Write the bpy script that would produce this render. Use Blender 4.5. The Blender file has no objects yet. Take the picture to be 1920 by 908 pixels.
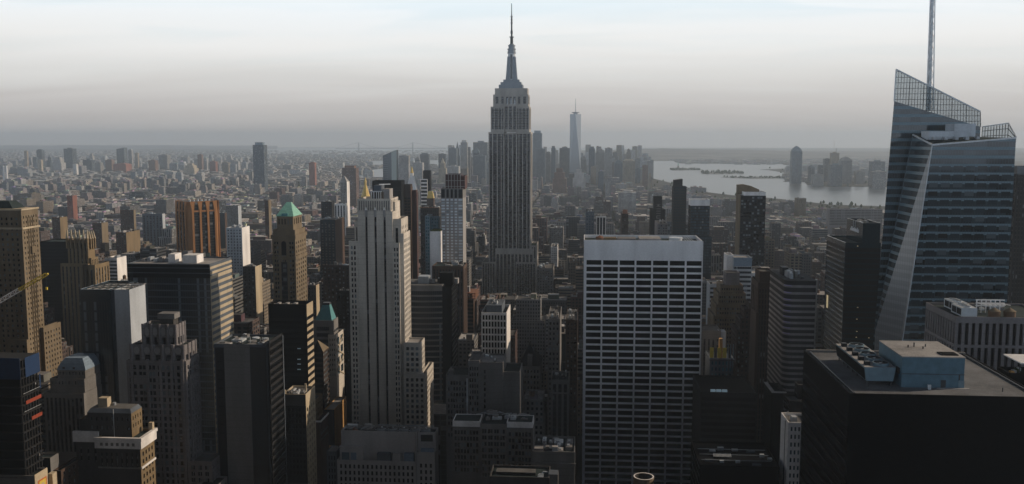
import bpy, math, random
from mathutils import Vector, Matrix
R_ = math.radians
scene = bpy.context.scene
C = scene.collection

# ---------------------------------------------------------------- camera, sky, sun, exposure
CAM_Z = 260.0; FPX = 1740.0; YAW = R_(4.4); PITCH = R_(6.3)
cd = bpy.data.cameras.new('camera'); cam = bpy.data.objects.new('camera', cd); C.objects.link(cam)
cam.location = (0, 0, CAM_Z); cam.rotation_euler = (R_(90) - PITCH, 0, YAW)
cd.sensor_width = 36; cd.lens = 36 * FPX / 1920; cd.clip_start = 1; cd.clip_end = 200000
scene.camera = cam
SUN_AZ = (0.90, 0.26); SUN_EL = R_(27)
_h = math.hypot(*SUN_AZ)
SUN = Vector((SUN_AZ[0] / _h * math.cos(SUN_EL), SUN_AZ[1] / _h * math.cos(SUN_EL), math.sin(SUN_EL)))
sl = bpy.data.lights.new('sun', 'SUN'); sl.energy = 3.9; sl.angle = R_(0.5); sl.color = (1.0, 0.80, 0.60)
so = bpy.data.objects.new('sun', sl); C.objects.link(so)
so.rotation_euler = (-SUN).to_track_quat('-Z', 'Y').to_euler()
scene.view_settings.view_transform = 'Standard'; scene.view_settings.look = 'None'
scene.view_settings.exposure = -0.30; scene.view_settings.gamma = 1.0
scene.view_settings.use_curve_mapping = False
HAZE = 5.8e-5; HAZE_C = (0.71, 0.84, 0.97); NORTH = (1.78, 2.06, 2.42); BAND = (0.11, 0.30); ZEN = 0.18

w = bpy.data.worlds.new('World'); scene.world = w; w.use_nodes = True
nt = w.node_tree; nt.nodes.clear()
def wn(t, **k):
    n = nt.nodes.new(t)
    for a, b in k.items(): setattr(n, a, b)
    return n
L = nt.links.new
def wmath(op, a, b=None, c=None):
    n = wn('ShaderNodeMath', operation=op)
    for i, x in enumerate((a, b, c)):
        if x is None: continue
        if isinstance(x, (int, float)): n.inputs[i].default_value = x
        else: L(x, n.inputs[i])
    return n.outputs[0]
def wmix(f, a, b, mode='MIX'):
    n = wn('ShaderNodeMix', data_type='RGBA', blend_type=mode)
    for s, x in ((0, f), (6, a), (7, b)):
        if isinstance(x, (int, float)): n.inputs[s].default_value = x
        elif isinstance(x, tuple): n.inputs[s].default_value = (*x, 1)
        else: L(x, n.inputs[s])
    return n.outputs[2]
sky = wn('ShaderNodeTexSky', sky_type='NISHITA', sun_disc=False, sun_elevation=SUN_EL,
         sun_rotation=math.atan2(SUN.x, SUN.y), altitude=100, air_density=1.0, dust_density=3.0, ozone_density=1.5)
tc = wn('ShaderNodeTexCoord'); sx = wn('ShaderNodeSeparateXYZ'); L(tc.outputs['Generated'], sx.inputs[0])
def wrange(f, lo, hi, a, b):
    n = wn('ShaderNodeMapRange', interpolation_type='SMOOTHSTEP')
    for k, x in enumerate((f, lo, hi, a, b)):
        if isinstance(x, (int, float)): n.inputs[k].default_value = x
        else: L(x, n.inputs[k])
    return n.outputs[0]
zc = wmath('ADD', wmath('MAXIMUM', sx.outputs[2], 0.0), 0.10)
cx = wn('ShaderNodeCombineXYZ')                                     # thin high cloud, seen foreshortened towards the horizon
L(wmath('DIVIDE', sx.outputs[0], zc), cx.inputs[0]); L(wmath('DIVIDE', sx.outputs[1], zc), cx.inputs[1])
mp = wn('ShaderNodeMapping'); mp.inputs['Rotation'].default_value = (0, 0, R_(-14)); mp.inputs['Scale'].default_value = (0.42, 1.15, 1); mp.inputs['Location'].default_value = (3.1, 1.7, 0)
L(cx.outputs[0], mp.inputs[0])
n1 = wn('ShaderNodeTexNoise'); n1.inputs['Scale'].default_value = 1.0; n1.inputs['Detail'].default_value = 4; n1.inputs['Roughness'].default_value = 0.45; n1.inputs['Distortion'].default_value = 0.6
L(mp.outputs[0], n1.inputs[0])
BG = 0.13; SKYGAIN = 1.19; K = lambda *c: tuple(x / BG for x in c)
zz = wmath('ADD', sx.outputs[2], wmath('MULTIPLY', wmath('SUBTRACT', n1.outputs[0], 0.5), 0.034))
rp = wn('ShaderNodeValToRGB'); L(wmath('MULTIPLY', zz, 4.0), rp.inputs[0]); el = rp.color_ramp.elements
for p, c in ((0.02, (0.52, 0.48, 0.455)), (0.14, (0.63, 0.595, 0.57)), (0.27, (0.80, 0.79, 0.765)), (0.40, (0.95, 0.95, 0.935)), (0.54, (0.97, 1.02, 1.05)), (0.66, (1.12, 1.14, 1.15))):
    x = el.new(p); x.color = (*c, 1)
el.remove(el[0]); el.remove(el[-1])
south = wmix(1.0, rp.outputs[0], (SKYGAIN / BG,) * 3, 'MULTIPLY')
mp2 = wn('ShaderNodeMapping'); mp2.inputs['Rotation'].default_value = (0, 0, R_(9)); mp2.inputs['Scale'].default_value = (0.7, 2.0, 1); mp2.inputs['Location'].default_value = (0.3, 5.2, 0); L(cx.outputs[0], mp2.inputs[0])
n2 = wn('ShaderNodeTexNoise'); n2.inputs['Scale'].default_value = 1.0; n2.inputs['Detail'].default_value = 5; n2.inputs['Roughness'].default_value = 0.55; n2.inputs['Distortion'].default_value = 0.8; L(mp2.outputs[0], n2.inputs[0])
streak = wmath('MULTIPLY', wrange(n2.outputs[0], 0.44, 0.64, 0.0, 1.0), wrange(sx.outputs[2], 0.06, 0.14, 0.1, 1.0))
south = wmix(streak, south, wmix(1.0, south, (0.89, 0.945, 0.97), 'MULTIPLY'))       # thin blue gaps between the veils
north = K(*NORTH)
side = wrange(sx.outputs[1], -0.15, 0.35, 0.0, 1.0)
low = wmix(side, north, south)
band = wmath('ADD', wmath('MULTIPLY', side, wrange(sx.outputs[2], 0.20, 0.40, 1.0, 0.0)), wmath('MULTIPLY', wmath('SUBTRACT', 1.0, side), wrange(sx.outputs[2], BAND[0], BAND[1], 1.0, 0.0)))            # the veil thins out towards the zenith
body = wmix(band, wmix(1.0, sky.outputs[0], (ZEN, ZEN, ZEN), 'MULTIPLY'), low)
bg = wn('ShaderNodeBackground'); bg.inputs[1].default_value = BG
L(body, bg.inputs[0]); wo = wn('ShaderNodeOutputWorld'); L(bg.outputs[0], wo.inputs[0])
cy = scene.cycles
scene.render.engine = 'CYCLES'
cy.use_denoising = True; cy.max_bounces = 5; cy.diffuse_bounces = 2; cy.glossy_bounces = 3; cy.transparent_max_bounces = 8
cy.volume_bounces = 1; cy.caustics_reflective = False; cy.caustics_refractive = False; cy.sample_clamp_indirect = 4

# ---------------------------------------------------------------- picture <-> place
_fw = Vector((-math.sin(YAW) * math.cos(PITCH), math.cos(YAW) * math.cos(PITCH), -math.sin(PITCH)))
_rt = Vector((math.cos(YAW), math.sin(YAW), 0)); _up = _rt.cross(_fw)
def ray(px, py): return _fw + _rt * ((px - 960) / FPX) + _up * ((454 - py) / FPX)
def at(px, py, v):
    d = ray(px, py); t = v / d.y
    return d.x * t, CAM_Z + d.z * t                                  # u, z on the plane at distance v
def along(px, py, u):
    d = ray(px, py); t = u / d.x
    return d.y * t, CAM_Z + d.z * t                                  # v, z on the plane at offset u
def gnd(px, py, z=0.0):
    d = ray(px, py); t = (z - CAM_Z) / d.z
    return d.x * t, d.y * t
def proj(x, y, z):
    q = Vector((x, y, z - CAM_Z)); k = FPX / q.dot(_fw)
    return 960 + q.dot(_rt) * k, 454 - q.dot(_up) * k

# ---------------------------------------------------------------- materials
class NT:
    def __init__(s, name):
        s.m = bpy.data.materials.new(name); s.m.use_nodes = True; s.t = s.m.node_tree
        s.b = s.t.nodes['Principled BSDF']; s.L = s.t.links.new
    def n(s, t, **k):
        x = s.t.nodes.new(t)
        for a, b in k.items(): setattr(x, a, b)
        return x
    def put(s, sock, x):
        if isinstance(x, (int, float)): sock.default_value = x
        elif isinstance(x, tuple): sock.default_value = (*x, 1) if len(sock.default_value) == 4 and len(x) == 3 else x
        else: s.L(x, sock)
    def ma(s, op, *a):
        x = s.n('ShaderNodeMath', operation=op)
        for i, v in enumerate(a): s.put(x.inputs[i], v)
        return x.outputs[0]
    def mix(s, f, a, b, mode='MIX'):
        x = s.n('ShaderNodeMix', data_type='RGBA', blend_type=mode)
        for i, v in ((0, f), (6, a), (7, b)): s.put(x.inputs[i], v)
        return x.outputs[2]
    def fmix(s, f, a, b):
        x = s.n('ShaderNodeMix', data_type='FLOAT')
        for i, v in ((0, f), (2, a), (3, b)): s.put(x.inputs[i], v)
        return x.outputs[0]
    def noise(s, scale, vec=None, detail=3, rough=0.55):
        x = s.n('ShaderNodeTexNoise'); x.inputs['Scale'].default_value = 1.0; x.inputs['Detail'].default_value = detail; x.inputs['Roughness'].default_value = rough
        if vec is None: vec = s.pos()
        mpn = s.n('ShaderNodeMapping'); mpn.inputs['Scale'].default_value = scale if isinstance(scale, tuple) else (scale,) * 3
        s.L(vec, mpn.inputs[0]); s.L(mpn.outputs[0], x.inputs[0])
        return x.outputs[0]
    def geo(s):
        if not hasattr(s, '_g'): s._g = s.n('ShaderNodeNewGeometry')
        return s._g
    def pos(s): return s.geo().outputs['Position']
    def hz(s):                                                       # run along the wall, height, |normal z|
        p = s.n('ShaderNodeSeparateXYZ'); s.L(s.pos(), p.inputs[0])
        q = s.n('ShaderNodeSeparateXYZ'); s.L(s.geo().outputs['True Normal'], q.inputs[0])
        side = s.ma('GREATER_THAN', s.ma('ABSOLUTE', q.outputs[0]), s.ma('ABSOLUTE', q.outputs[1]))
        return s.fmix(side, p.outputs[0], p.outputs[1]), p.outputs[2], s.ma('ABSOLUTE', q.outputs[2])
    def ramp(s, f, lo, hi, a, b):
        x = s.n('ShaderNodeMapRange')
        for i, v in enumerate((f, lo, hi, a, b)): s.put(x.inputs[i], v)
        return x.outputs[0]
    def out(s, col=None, rough=None, spec=None, metal=None):
        if col is not None: s.put(s.b.inputs['Base Color'], col)
        if rough is not None: s.put(s.b.inputs['Roughness'], rough)
        if spec is not None: s.put(s.b.inputs['Specular IOR Level'], spec)
        if metal is not None: s.put(s.b.inputs['Metallic'], metal)
        return s.m
def stone(name, c, amt=0.30, rough=0.88, course=0.0, spec=0.25):
    t = NT(name)
    a = t.noise((0.10, 0.10, 0.025)); b = t.noise(0.9, detail=4)
    f = t.ma('ADD', t.ramp(a, 0.3, 0.7, 1 - amt, 1 + amt * 0.6), t.ramp(b, 0.3, 0.7, -amt * 0.4, amt * 0.4))
    if course:
        h, z, _ = t.hz(); f = t.ma('MULTIPLY', f, t.ramp(t.ma('LESS_THAN', t.ma('FRACT', t.ma('DIVIDE', z, course)), 0.1), 0, 1, 1, 0.86))
    k = t.n('ShaderNodeCombineColor'); [t.L(f, k.inputs[i]) for i in range(3)]
    return t.out(t.mix(1.0, c, k.outputs[0], 'MULTIPLY'), rough, spec)
def glass(name, c=(0.010, 0.014, 0.018), blind=0.2, bright=(0.11, 0.14, 0.16), rough=0.12, spec=0.45):
    t = NT(name); oi = t.n('ShaderNodeObjectInfo')
    r = t.ma('FRACT', t.ma('ADD', oi.outputs['Random'], t.geo().outputs['Random Per Island']))
    lit = t.ma('LESS_THAN', r, blind)
    shade = t.mix(t.ma('FRACT', t.ma('MULTIPLY', r, 7.31)), tuple(x * 0.5 for x in c), tuple(x * 1.7 for x in c))
    return t.out(t.mix(lit, shade, bright), t.fmix(lit, rough, 0.5), spec)
def strip(name, fh, h, g=(0.012, 0.015, 0.018), sp=(0.09, 0.09, 0.09), mull=0, mw=0.1, mc=None):
    """a recessed run of windows: dark panes, a spandrel every floor, thin mullions"""
    t = NT(name); hh, z, _ = t.hz()
    zi = t.ma('DIVIDE', z, fh); s_ = t.ma('GREATER_THAN', t.ma('FRACT', zi), h)
    cell = t.n('ShaderNodeCombineXYZ'); t.L(t.ma('FLOOR', zi), cell.inputs[2]); t.L(t.ma('FLOOR', t.ma('DIVIDE', hh, mull or 3.0)), cell.inputs[0])
    wn_ = t.n('ShaderNodeTexWhiteNoise', noise_dimensions='3D'); t.L(cell.outputs[0], wn_.inputs[0])
    g2 = t.mix(t.ma('GREATER_THAN', wn_.outputs[0], 0.88), g, tuple(min(1, x * 4 + 0.09) for x in g))
    c = t.mix(s_, g2, sp); ro = t.fmix(s_, 0.14, 0.7)
    if mull:
        k = t.ma('LESS_THAN', t.ma('FRACT', t.ma('DIVIDE', hh, mull)), mw)
        c = t.mix(k, c, mc or sp); ro = t.fmix(k, ro, 0.6)
    return t.out(c, ro, 0.4)
def metal(name, c, rough=0.45, met=0.0, spec=0.4):
    t = NT(name); f = t.ramp(t.noise(0.5), 0.3, 0.7, 0.82, 1.12)
    k = t.n('ShaderNodeCombineColor'); [t.L(f, k.inputs[i]) for i in range(3)]
    return t.out(t.mix(1.0, c, k.outputs[0], 'MULTIPLY'), rough, spec, met)
def city_mat():
    """walls of the many ordinary blocks: the wall's own tint, punched windows floor by floor, tarred or pale roofs"""
    t = NT('city_masonry'); h, z, nz = t.hz()
    ti = t.n('ShaderNodeVertexColor', layer_name='tint'); pa = t.n('ShaderNodeVertexColor', layer_name='pat')
    ps = t.n('ShaderNodeSeparateColor'); t.L(pa.outputs[0], ps.inputs[0])
    hi = t.ma('DIVIDE', h, t.ma('MULTIPLY', ps.outputs[0], 10.0)); zi = t.ma('DIVIDE', z, 3.6)
    wmask = t.ma('MULTIPLY', t.ma('LESS_THAN', t.ma('FRACT', hi), ps.outputs[1]), t.ma('LESS_THAN', t.ma('FRACT', zi), ps.outputs[2]))
    wmask = t.ma('MULTIPLY', wmask, t.ma('LESS_THAN', nz, 0.5))
    cell = t.n('ShaderNodeCombineXYZ'); t.L(t.ma('FLOOR', hi), cell.inputs[0]); t.L(t.ma('FLOOR', zi), cell.inputs[2])
    wv = t.n('ShaderNodeTexWhiteNoise', noise_dimensions='3D'); t.L(cell.outputs[0], wv.inputs[0])
    win = t.mix(t.ma('GREATER_THAN', wv.outputs[0], 0.86), (0.018, 0.022, 0.027), (0.14, 0.16, 0.18))
    f = t.ramp(t.noise((0.08, 0.08, 0.03)), 0.3, 0.7, 0.68, 1.2)
    rf = t.ramp(t.noise(0.16, detail=4, rough=0.7), 0.35, 0.65, 0.55, 1.35)
    ff = t.fmix(t.ma('GREATER_THAN', nz, 0.5), f, rf)
    k = t.n('ShaderNodeCombineColor'); [t.L(ff, k.inputs[i]) for i in range(3)]
    wall = t.mix(1.0, ti.outputs[0], k.outputs[0], 'MULTIPLY')
    return t.out(t.mix(wmask, wall, win), t.fmix(wmask, 0.9, 0.2), 0.3)
def roof_mat(name, c):
    t = NT(name); a = t.noise(0.07, detail=5, rough=0.65); b = t.noise(2.2, detail=2)
    f = t.ma('ADD', t.ramp(a, 0.35, 0.65, 0.65, 1.25), t.ramp(b, 0.3, 0.7, -0.14, 0.14))
    k = t.n('ShaderNodeCombineColor'); [t.L(f, k.inputs[i]) for i in range(3)]
    return t.out(t.mix(1.0, c, k.outputs[0], 'MULTIPLY'), 0.92, 0.15)

M = {}
for n, c in dict(pale_stone=(0.42, 0.41, 0.405), limestone=(0.52, 0.485, 0.43), shaft_stone=(0.37, 0.35, 0.325), tan=(0.185, 0.148, 0.1), cream=(0.46, 0.39, 0.28), white_stone=(0.78, 0.77, 0.76), travertine=(0.80, 0.80, 0.81),
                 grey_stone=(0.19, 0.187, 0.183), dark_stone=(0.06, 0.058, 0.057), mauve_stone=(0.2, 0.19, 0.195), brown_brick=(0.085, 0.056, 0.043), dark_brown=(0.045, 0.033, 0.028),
                 red_brick=(0.23, 0.10, 0.075), orange_brick=(0.33, 0.16, 0.065), gold_brick=(0.2, 0.15, 0.088), ochre=(0.46, 0.27, 0.10), pale_blue=(0.42, 0.46, 0.50), blue_grey=(0.1, 0.12, 0.145),
                 black=(0.012, 0.012, 0.014), charcoal=(0.018, 0.019, 0.021), concrete=(0.3, 0.295, 0.29), gable=(0.165, 0.162, 0.16)).items():
    M[n] = stone(n, c, amt=0.16 if n == 'travertine' else 0.24, course=3.7 if n in ('limestone', 'grey_stone', 'gable', 'mauve_stone') else 0.0)
M['black'] = metal('black_panel', (0.005, 0.0055, 0.006), 0.7, 0, 0.05)
for n, c in dict(roof_dark=(0.03, 0.045, 0.047), roof_grey=(0.13, 0.13, 0.128), roof_pale=(0.32, 0.315, 0.31), roof_gravel=(0.15, 0.156, 0.165)).items(): M[n] = roof_mat(n, c)
M['glass'] = glass('window_glass'); M['glass_few'] = glass('clear_glass', blind=0.04)
M['glass_black'] = glass('black_glass', (0.004, 0.005, 0.006), 0.0, rough=0.3, spec=0.12)
M['glass_slab'] = glass('slab_glass', (0.002, 0.0025, 0.003), 0.06, (0.02, 0.024, 0.028), rough=0.3, spec=0.06)
M['glass_white'] = glass('curtained_glass', (0.30, 0.34, 0.38), 0.75, (0.66, 0.71, 0.76), 0.3)
M['glass_blue'] = glass('blue_glass', (0.03, 0.055, 0.075), 0.06, rough=0.1, spec=0.6)
M['glass_teal'] = glass('teal_glass', (0.03, 0.10, 0.13), 0.1, (0.08, 0.2, 0.25), rough=0.15, spec=0.6)
M['strip'] = strip('window_strip', 3.7, 0.62); M['strip_dark'] = strip('dark_window_strip', 3.7, 0.7, sp=(0.02, 0.02, 0.022))
M['strip_esb'] = strip('banded_window_strip', 3.72, 0.6, g=(0.008, 0.009, 0.011), sp=(0.055, 0.055, 0.055), mull=2.1, mw=0.14, mc=(0.16, 0.155, 0.15))
M['band'] = strip('ribbon_window', 60, 0.999, g=(0.014, 0.018, 0.022), mull=1.6, mw=0.14, mc=(0.06, 0.07, 0.08))
M['band_blue'] = strip('blue_ribbon_window', 60, 0.999, g=(0.012, 0.02, 0.028), mull=1.6, mw=0.12, mc=(0.05, 0.06, 0.07))
for n, c, r in (('mast_steel', (0.21, 0.24, 0.27), 0.4), ('steel', (0.30, 0.33, 0.36), 0.4), ('white_paint', (0.74, 0.74, 0.74), 0.5), ('pale_steel', (0.50, 0.54, 0.57), 0.4), ('dark_metal', (0.04, 0.045, 0.05), 0.5), ('blue_paint', (0.075, 0.155, 0.21), 0.55),
                ('teal_panel', (0.14, 0.22, 0.27), 0.45), ('yellow_paint', (0.62, 0.47, 0.05), 0.5), ('orange_net', (0.26, 0.045, 0.02), 0.8), ('blue_net', (0.006, 0.03, 0.09), 0.8),
                ('copper_green', (0.22, 0.47, 0.38), 0.7), ('teal_roof', (0.08, 0.26, 0.28), 0.6), ('gold', (0.62, 0.44, 0.12), 0.4), ('wood', (0.13, 0.08, 0.05), 0.85), ('rust', (0.22, 0.10, 0.055), 0.85),
                ('wine', (0.075, 0.036, 0.033), 0.7), ('sign_white', (0.8, 0.82, 0.84), 0.4), ('blue_wall', (0.18, 0.25, 0.33), 0.6), ('ornament', (0.62, 0.46, 0.08), 0.6), ('ornament_red', (0.5, 0.15, 0.04), 0.7), ('purple', (0.25, 0.22, 0.42), 0.5)):
    M[n] = metal(n, c, r)
M['spandrel'] = metal('spandrel_glass', (0.10, 0.15, 0.185), 0.25, 0, 0.7)
M['deep_glass'] = metal('deep_glass', (0.010, 0.024, 0.034), 0.15, 0, 0.6)
M['city'] = city_mat()
t = NT('screen_glass'); tr = t.n('ShaderNodeBsdfTransparent'); tr.inputs[0].default_value = (0.80, 0.84, 0.86, 1); mxs = t.n('ShaderNodeMixShader'); mxs.inputs[0].default_value = 0.22
t.out((0.10, 0.14, 0.17), 0.15, 0.6); t.L(tr.outputs[0], mxs.inputs[1]); t.L(t.b.outputs[0], mxs.inputs[2]); t.L(mxs.outputs[0], t.t.nodes['Material Output'].inputs[0]); M['screen'] = t.m

# ---------------------------------------------------------------- mesh builder and scene graph
class MB:
    def __init__(s): s.v = []; s.f = []; s.mi = []; s.tint = []; s.pat = []; s.mats = []
    def face(s, pts, mat, tint=None, pat=None):
        i = len(s.v); s.v += [tuple(p) for p in pts]; s.f.append(tuple(range(i, i + len(pts))))
        if mat not in s.mats: s.mats.append(mat)
        s.mi.append(s.mats.index(mat)); s.tint.append(tint); s.pat.append(pat)
    def box(s, x0, x1, y0, y1, z0, z1, mat, top=None, bottom=False, tint=None, rtint=None, pat=None):
        a, b, c, d = (x0, y0), (x1, y0), (x1, y1), (x0, y1)
        for p, q in ((a, b), (b, c), (c, d), (d, a)): s.face([(*p, z0), (*q, z0), (*q, z1), (*p, z1)], mat, tint, pat)
        s.face([(*a, z1), (*b, z1), (*c, z1), (*d, z1)], top or mat, rtint or tint, pat)
        if bottom: s.face([(*a, z0), (*d, z0), (*c, z0), (*b, z0)], mat, tint, pat)
    def prism(s, poly, z0, z1, mat, top=None, poly2=None, bottom=True):
        p2 = poly2 or poly; n = len(poly)
        for i in range(n):
            j = (i + 1) % n
            s.face([(*poly[i], z0), (*poly[j], z0), (*p2[j], z1), (*p2[i], z1)], mat)
        s.face([(*p, z1) for p in p2], top or mat)
        if bottom: s.face([(*p, z0) for p in reversed(poly)], mat)
    def cyl(s, x, y, r, z0, z1, mat, n=16, r2=None, top=None):
        r2 = r if r2 is None else r2
        c = lambda q: [(x + q * math.cos(2 * math.pi * i / n), y + q * math.sin(2 * math.pi * i / n)) for i in range(n)]
        s.prism(c(r), z0, z1, mat, top, c(max(r2, 0.01)))
    def beam(s, p, q, w, mat):
        p, q = Vector(p), Vector(q); d = (q - p).normalized(); a = d.cross(Vector((0, 0, 1)))
        if a.length < 1e-3: a = Vector((1, 0, 0))
        a = a.normalized() * w / 2; b = d.cross(a).normalized() * w / 2
        k = [a + b, a - b, -a - b, -a + b]
        for i in range(4): s.face([p + k[i], p + k[(i + 1) % 4], q + k[(i + 1) % 4], q + k[i]], mat)
        s.face([p + x for x in reversed(k)], mat); s.face([q + x for x in k], mat)
    def build(s, name, parent=None, loc=None):
        me = bpy.data.meshes.new(name); o = parent
        org = Vector(loc) if loc is not None else (Vector(parent['_org']) if parent is not None else Vector((0, 0, 0)))
        me.from_pydata([(x - org.x, y - org.y, z - org.z) for x, y, z in s.v], [], s.f)
        for m in s.mats: me.materials.append(M[m] if isinstance(m, str) else m)
        me.polygons.foreach_set('material_index', s.mi)
        if any(x is not None for x in s.tint):
            for nm, src, df in (('tint', s.tint, (0.3, 0.3, 0.3)), ('pat', s.pat, (0.3, 0.0, 0.0))):
                at_ = me.color_attributes.new(nm, 'FLOAT_COLOR', 'CORNER'); buf = []
                for f, x in zip(s.f, src): buf += [*(x or df), 1.0] * len(f)
                at_.data.foreach_set('color', buf)
        me.update()
        ob = bpy.data.objects.new(name, me); C.objects.link(ob)
        if parent is not None: ob.parent = parent; ob['_org'] = tuple(org)
        else: ob.location = org; ob['_org'] = tuple(org)
        return ob
def tag(o, label=None, cat=None, group=None, kind=None):
    for k, x in (('label', label), ('category', cat), ('group', group), ('kind', kind)):
        if x: o[k] = x
    return o
def root(name, x, y, label, cat, group=None, z=0):
    o = bpy.data.objects.new(name, None); C.objects.link(o); o.location = (x, y, z); o['_org'] = (x, y, z); o.empty_display_size = 5
    return tag(o, label, cat, group)
_pm = {}
def pane(parent, name, P, U, w_, h_, mat):
    key = (name, U, round(w_, 2), round(h_, 2), mat)
    me = _pm.get(key)
    if me is None:
        u = Vector(U) * w_; me = bpy.data.meshes.new(name)
        me.from_pydata([(0, 0, 0), tuple(u), (u.x, u.y, h_), (0, 0, h_)], [], [(0, 1, 2, 3)]); me.materials.append(M[mat]); _pm[key] = me
    o = bpy.data.objects.new(name, me); C.objects.link(o); o.parent = parent
    o.location = Vector(P) - Vector(parent['_org']); return o
FOOT = []                                                            # footprints of what is built by hand: (u0, u1, v0, v1)
SKY = []                                                             # (px0, px1, v, lowest picture row that must stay clear)
HB = []                                                              # (u0, u1, v, top) of what is built by hand
HERO = []                                                            # (short name, px, py, v) for the labels of ordinary blocks

def spans_grid(W, n, wf, m, groups=None):
    """n window spans of width fraction wf in W metres, margin m; groups = windows per bay"""
    if groups:
        bays = n // groups; p = (W - 2 * m) / bays; r = []
        for b in range(bays):
            bw = p * wf; g = bw / groups
            for k in range(groups): r.append((m + b * p + (p - bw) / 2 + k * g + g * 0.08, m + b * p + (p - bw) / 2 + (k + 1) * g - g * 0.08))
        return r
    p = (W - 2 * m) / n
    return [(m + (i + 0.5 - wf / 2) * p, m + (i + 0.5 + wf / 2) * p) for i in range(n)]
def face_panel(mb, P, U, N, W, H, spec, wall, panes):
    P, Uv, Nv, Z = Vector(P), Vector(U), Vector(N), Vector((0, 0, 1))
    q = lambda a, b, c, d: mb.face([P + Uv * a + Z * c, P + Uv * b + Z * c, P + Uv * b + Z * d, P + Uv * a + Z * d], wall)
    if not spec: q(0, W, 0, H); return
    k = spec['kind']; d = spec.get('depth', 0.4); top = spec.get('top', 1.5); bot = max(spec.get('bot', 3.0), 0)
    if k == 'bands': xs = [(spec.get('m', 0.4), W - spec.get('m', 0.4))]
    elif 'cols' in spec: xs = [(a * W, b * W) for a, b in spec['cols']]
    else: xs = spans_grid(W, spec.get('n') or max(1, round(W / spec['pitch'])), spec.get('w', 0.5), spec.get('m', 0.6), spec.get('groups'))
    if k == 'strips': zs = [(bot, H - top)]
    else:
        fh = spec.get('fh', 3.7); hf = spec.get('h', 0.55); zs = []; z = H - top
        while z - fh > bot and len(zs) < 90: zs.append((z - fh * hf, z)); z -= fh
        zs.reverse()
    xs = [x for x in xs if x[1] - x[0] > 0.05]
    if not xs or not zs or zs[0][1] - zs[0][0] < 0.2: q(0, W, 0, H); return
    z = 0
    for a, b in zs:
        q(0, W, z, a); x = 0
        for c, e in xs: q(x, c, a, b); x = e
        q(x, W, a, b); z = b
        for c, e in xs:
            A, B, Cc, D = P + Uv * c + Z * a, P + Uv * e + Z * a, P + Uv * e + Z * b, P + Uv * c + Z * b; n = Nv * d
            for s1, s2 in ((A, B), (B, Cc), (Cc, D), (D, A)): mb.face([s1, s2, s2 - n, s1 - n], wall)
            g = spec.get('glass', 'glass')
            panes.append((A - n, U, e - c, b - a, g, spec.get('pn', {'strips': 'window_strip', 'bands': 'window_band'}.get(k, 'window'))))
    q(0, W, z, H)
class Bx: pass
def tierw(Rt, u0, u1, v0, v1, z0, z1, wall='limestone', front=None, side=None, roof='roof_grey', para=1.1, name='wall', merge=100, fwall=None):
    """one block of a building: front to the camera, the side one can see, roof with parapet; its windows are parts"""
    mb = MB(); pn = []; pt = 0.5 if u1 - u0 > 3 else 0.2
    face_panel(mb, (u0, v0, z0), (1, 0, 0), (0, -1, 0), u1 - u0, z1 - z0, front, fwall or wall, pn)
    vis_right = u1 < 0
    sp = side
    face_panel(mb, (u1, v0, z0), (0, 1, 0), (1, 0, 0), v1 - v0, z1 - z0, sp if vis_right else None, wall, pn)
    face_panel(mb, (u0, v1, z0), (0, -1, 0), (-1, 0, 0), v1 - v0, z1 - z0, sp if not vis_right else None, wall, pn)
    mb.face([(u1, v1, z0), (u0, v1, z0), (u0, v1, z1), (u1, v1, z1)], wall)
    if para:
        mb.face([(u0 + pt, v0 + pt, z1 - para), (u1 - pt, v0 + pt, z1 - para), (u1 - pt, v1 - pt, z1 - para), (u0 + pt, v1 - pt, z1 - para)], roof)
        o = [(u0, v0), (u1, v0), (u1, v1), (u0, v1)]; i = [(u0 + pt, v0 + pt), (u1 - pt, v0 + pt), (u1 - pt, v1 - pt), (u0 + pt, v1 - pt)]
        for k in range(4):
            j = (k + 1) % 4
            mb.face([(*o[k], z1), (*o[j], z1), (*i[j], z1), (*i[k], z1)], wall)
            mb.face([(*i[k], z1), (*i[j], z1), (*i[j], z1 - para), (*i[k], z1 - para)], wall)
    else: mb.face([(u0, v0, z1), (u1, v0, z1), (u1, v1, z1), (u0, v1, z1)], roof)
    ob = mb.build(name, Rt)
    panes = sorted(pn, key=lambda p: -p[0].z)
    budget = Rt.get('_budget', merge)
    for P, U, w_, h_, g, nm in panes[:budget]: pane(Rt, nm, P, U, w_, h_, g)
    Rt['_budget'] = max(0, budget - len(panes))
    if panes[budget:]:
        r = MB()
        for P, U, w_, h_, g, nm in panes[budget:]:
            u = Vector(U) * w_; z = Vector((0, 0, h_)); r.face([P, P + u, P + u + z, P + z], g)
        tag(r.build('windows', Rt), kind='stuff')
    FOOT.append((min(u0, u1), max(u0, u1), v0, v1)); HB.append((u0, u1, v0, z1))
    b = Bx(); b.u0, b.u1, b.v0, b.v1, b.z0, b.z1, b.zr, b.ob = u0, u1, v0, v1, z0, z1, z1 - para, ob
    return b
def tier(Rt, x0, x1, y, v, dv=None, xs=None, z0=0, ybot=None, **k):
    """the same, measured in the photograph: left and right edge and top row of its front at distance v, and the far edge of the side seen"""
    u0, z1 = at(x0, y, v); u1, _ = at(x1, y, v)
    if xs is not None: dv = max(6, min(52, abs(along(xs, y, u1 if u1 < 0 else u0)[0] - v)))
    if ybot: SKY.append((min(x0, x1, xs or x0), max(x0, x1, xs or x1), v, ybot))
    return tierw(Rt, u0, u1, v, v + dv, z0, z1, **k)
def hero(name, px, py, v, label, cat, short=None, group=None):
    u, z = at(px, py, v); o = root(name, u, v, label, cat, group)
    if short: HERO.append((short, px, py, v))
    return o
def box_part(Rt, name, x0, x1, y0, y1, z0, z1, mat, top=None, label=None):
    m = MB(); m.box(x0, x1, y0, y1, z0, z1, mat, top, bottom=True); return tag(m.build(name, Rt), label)
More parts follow.
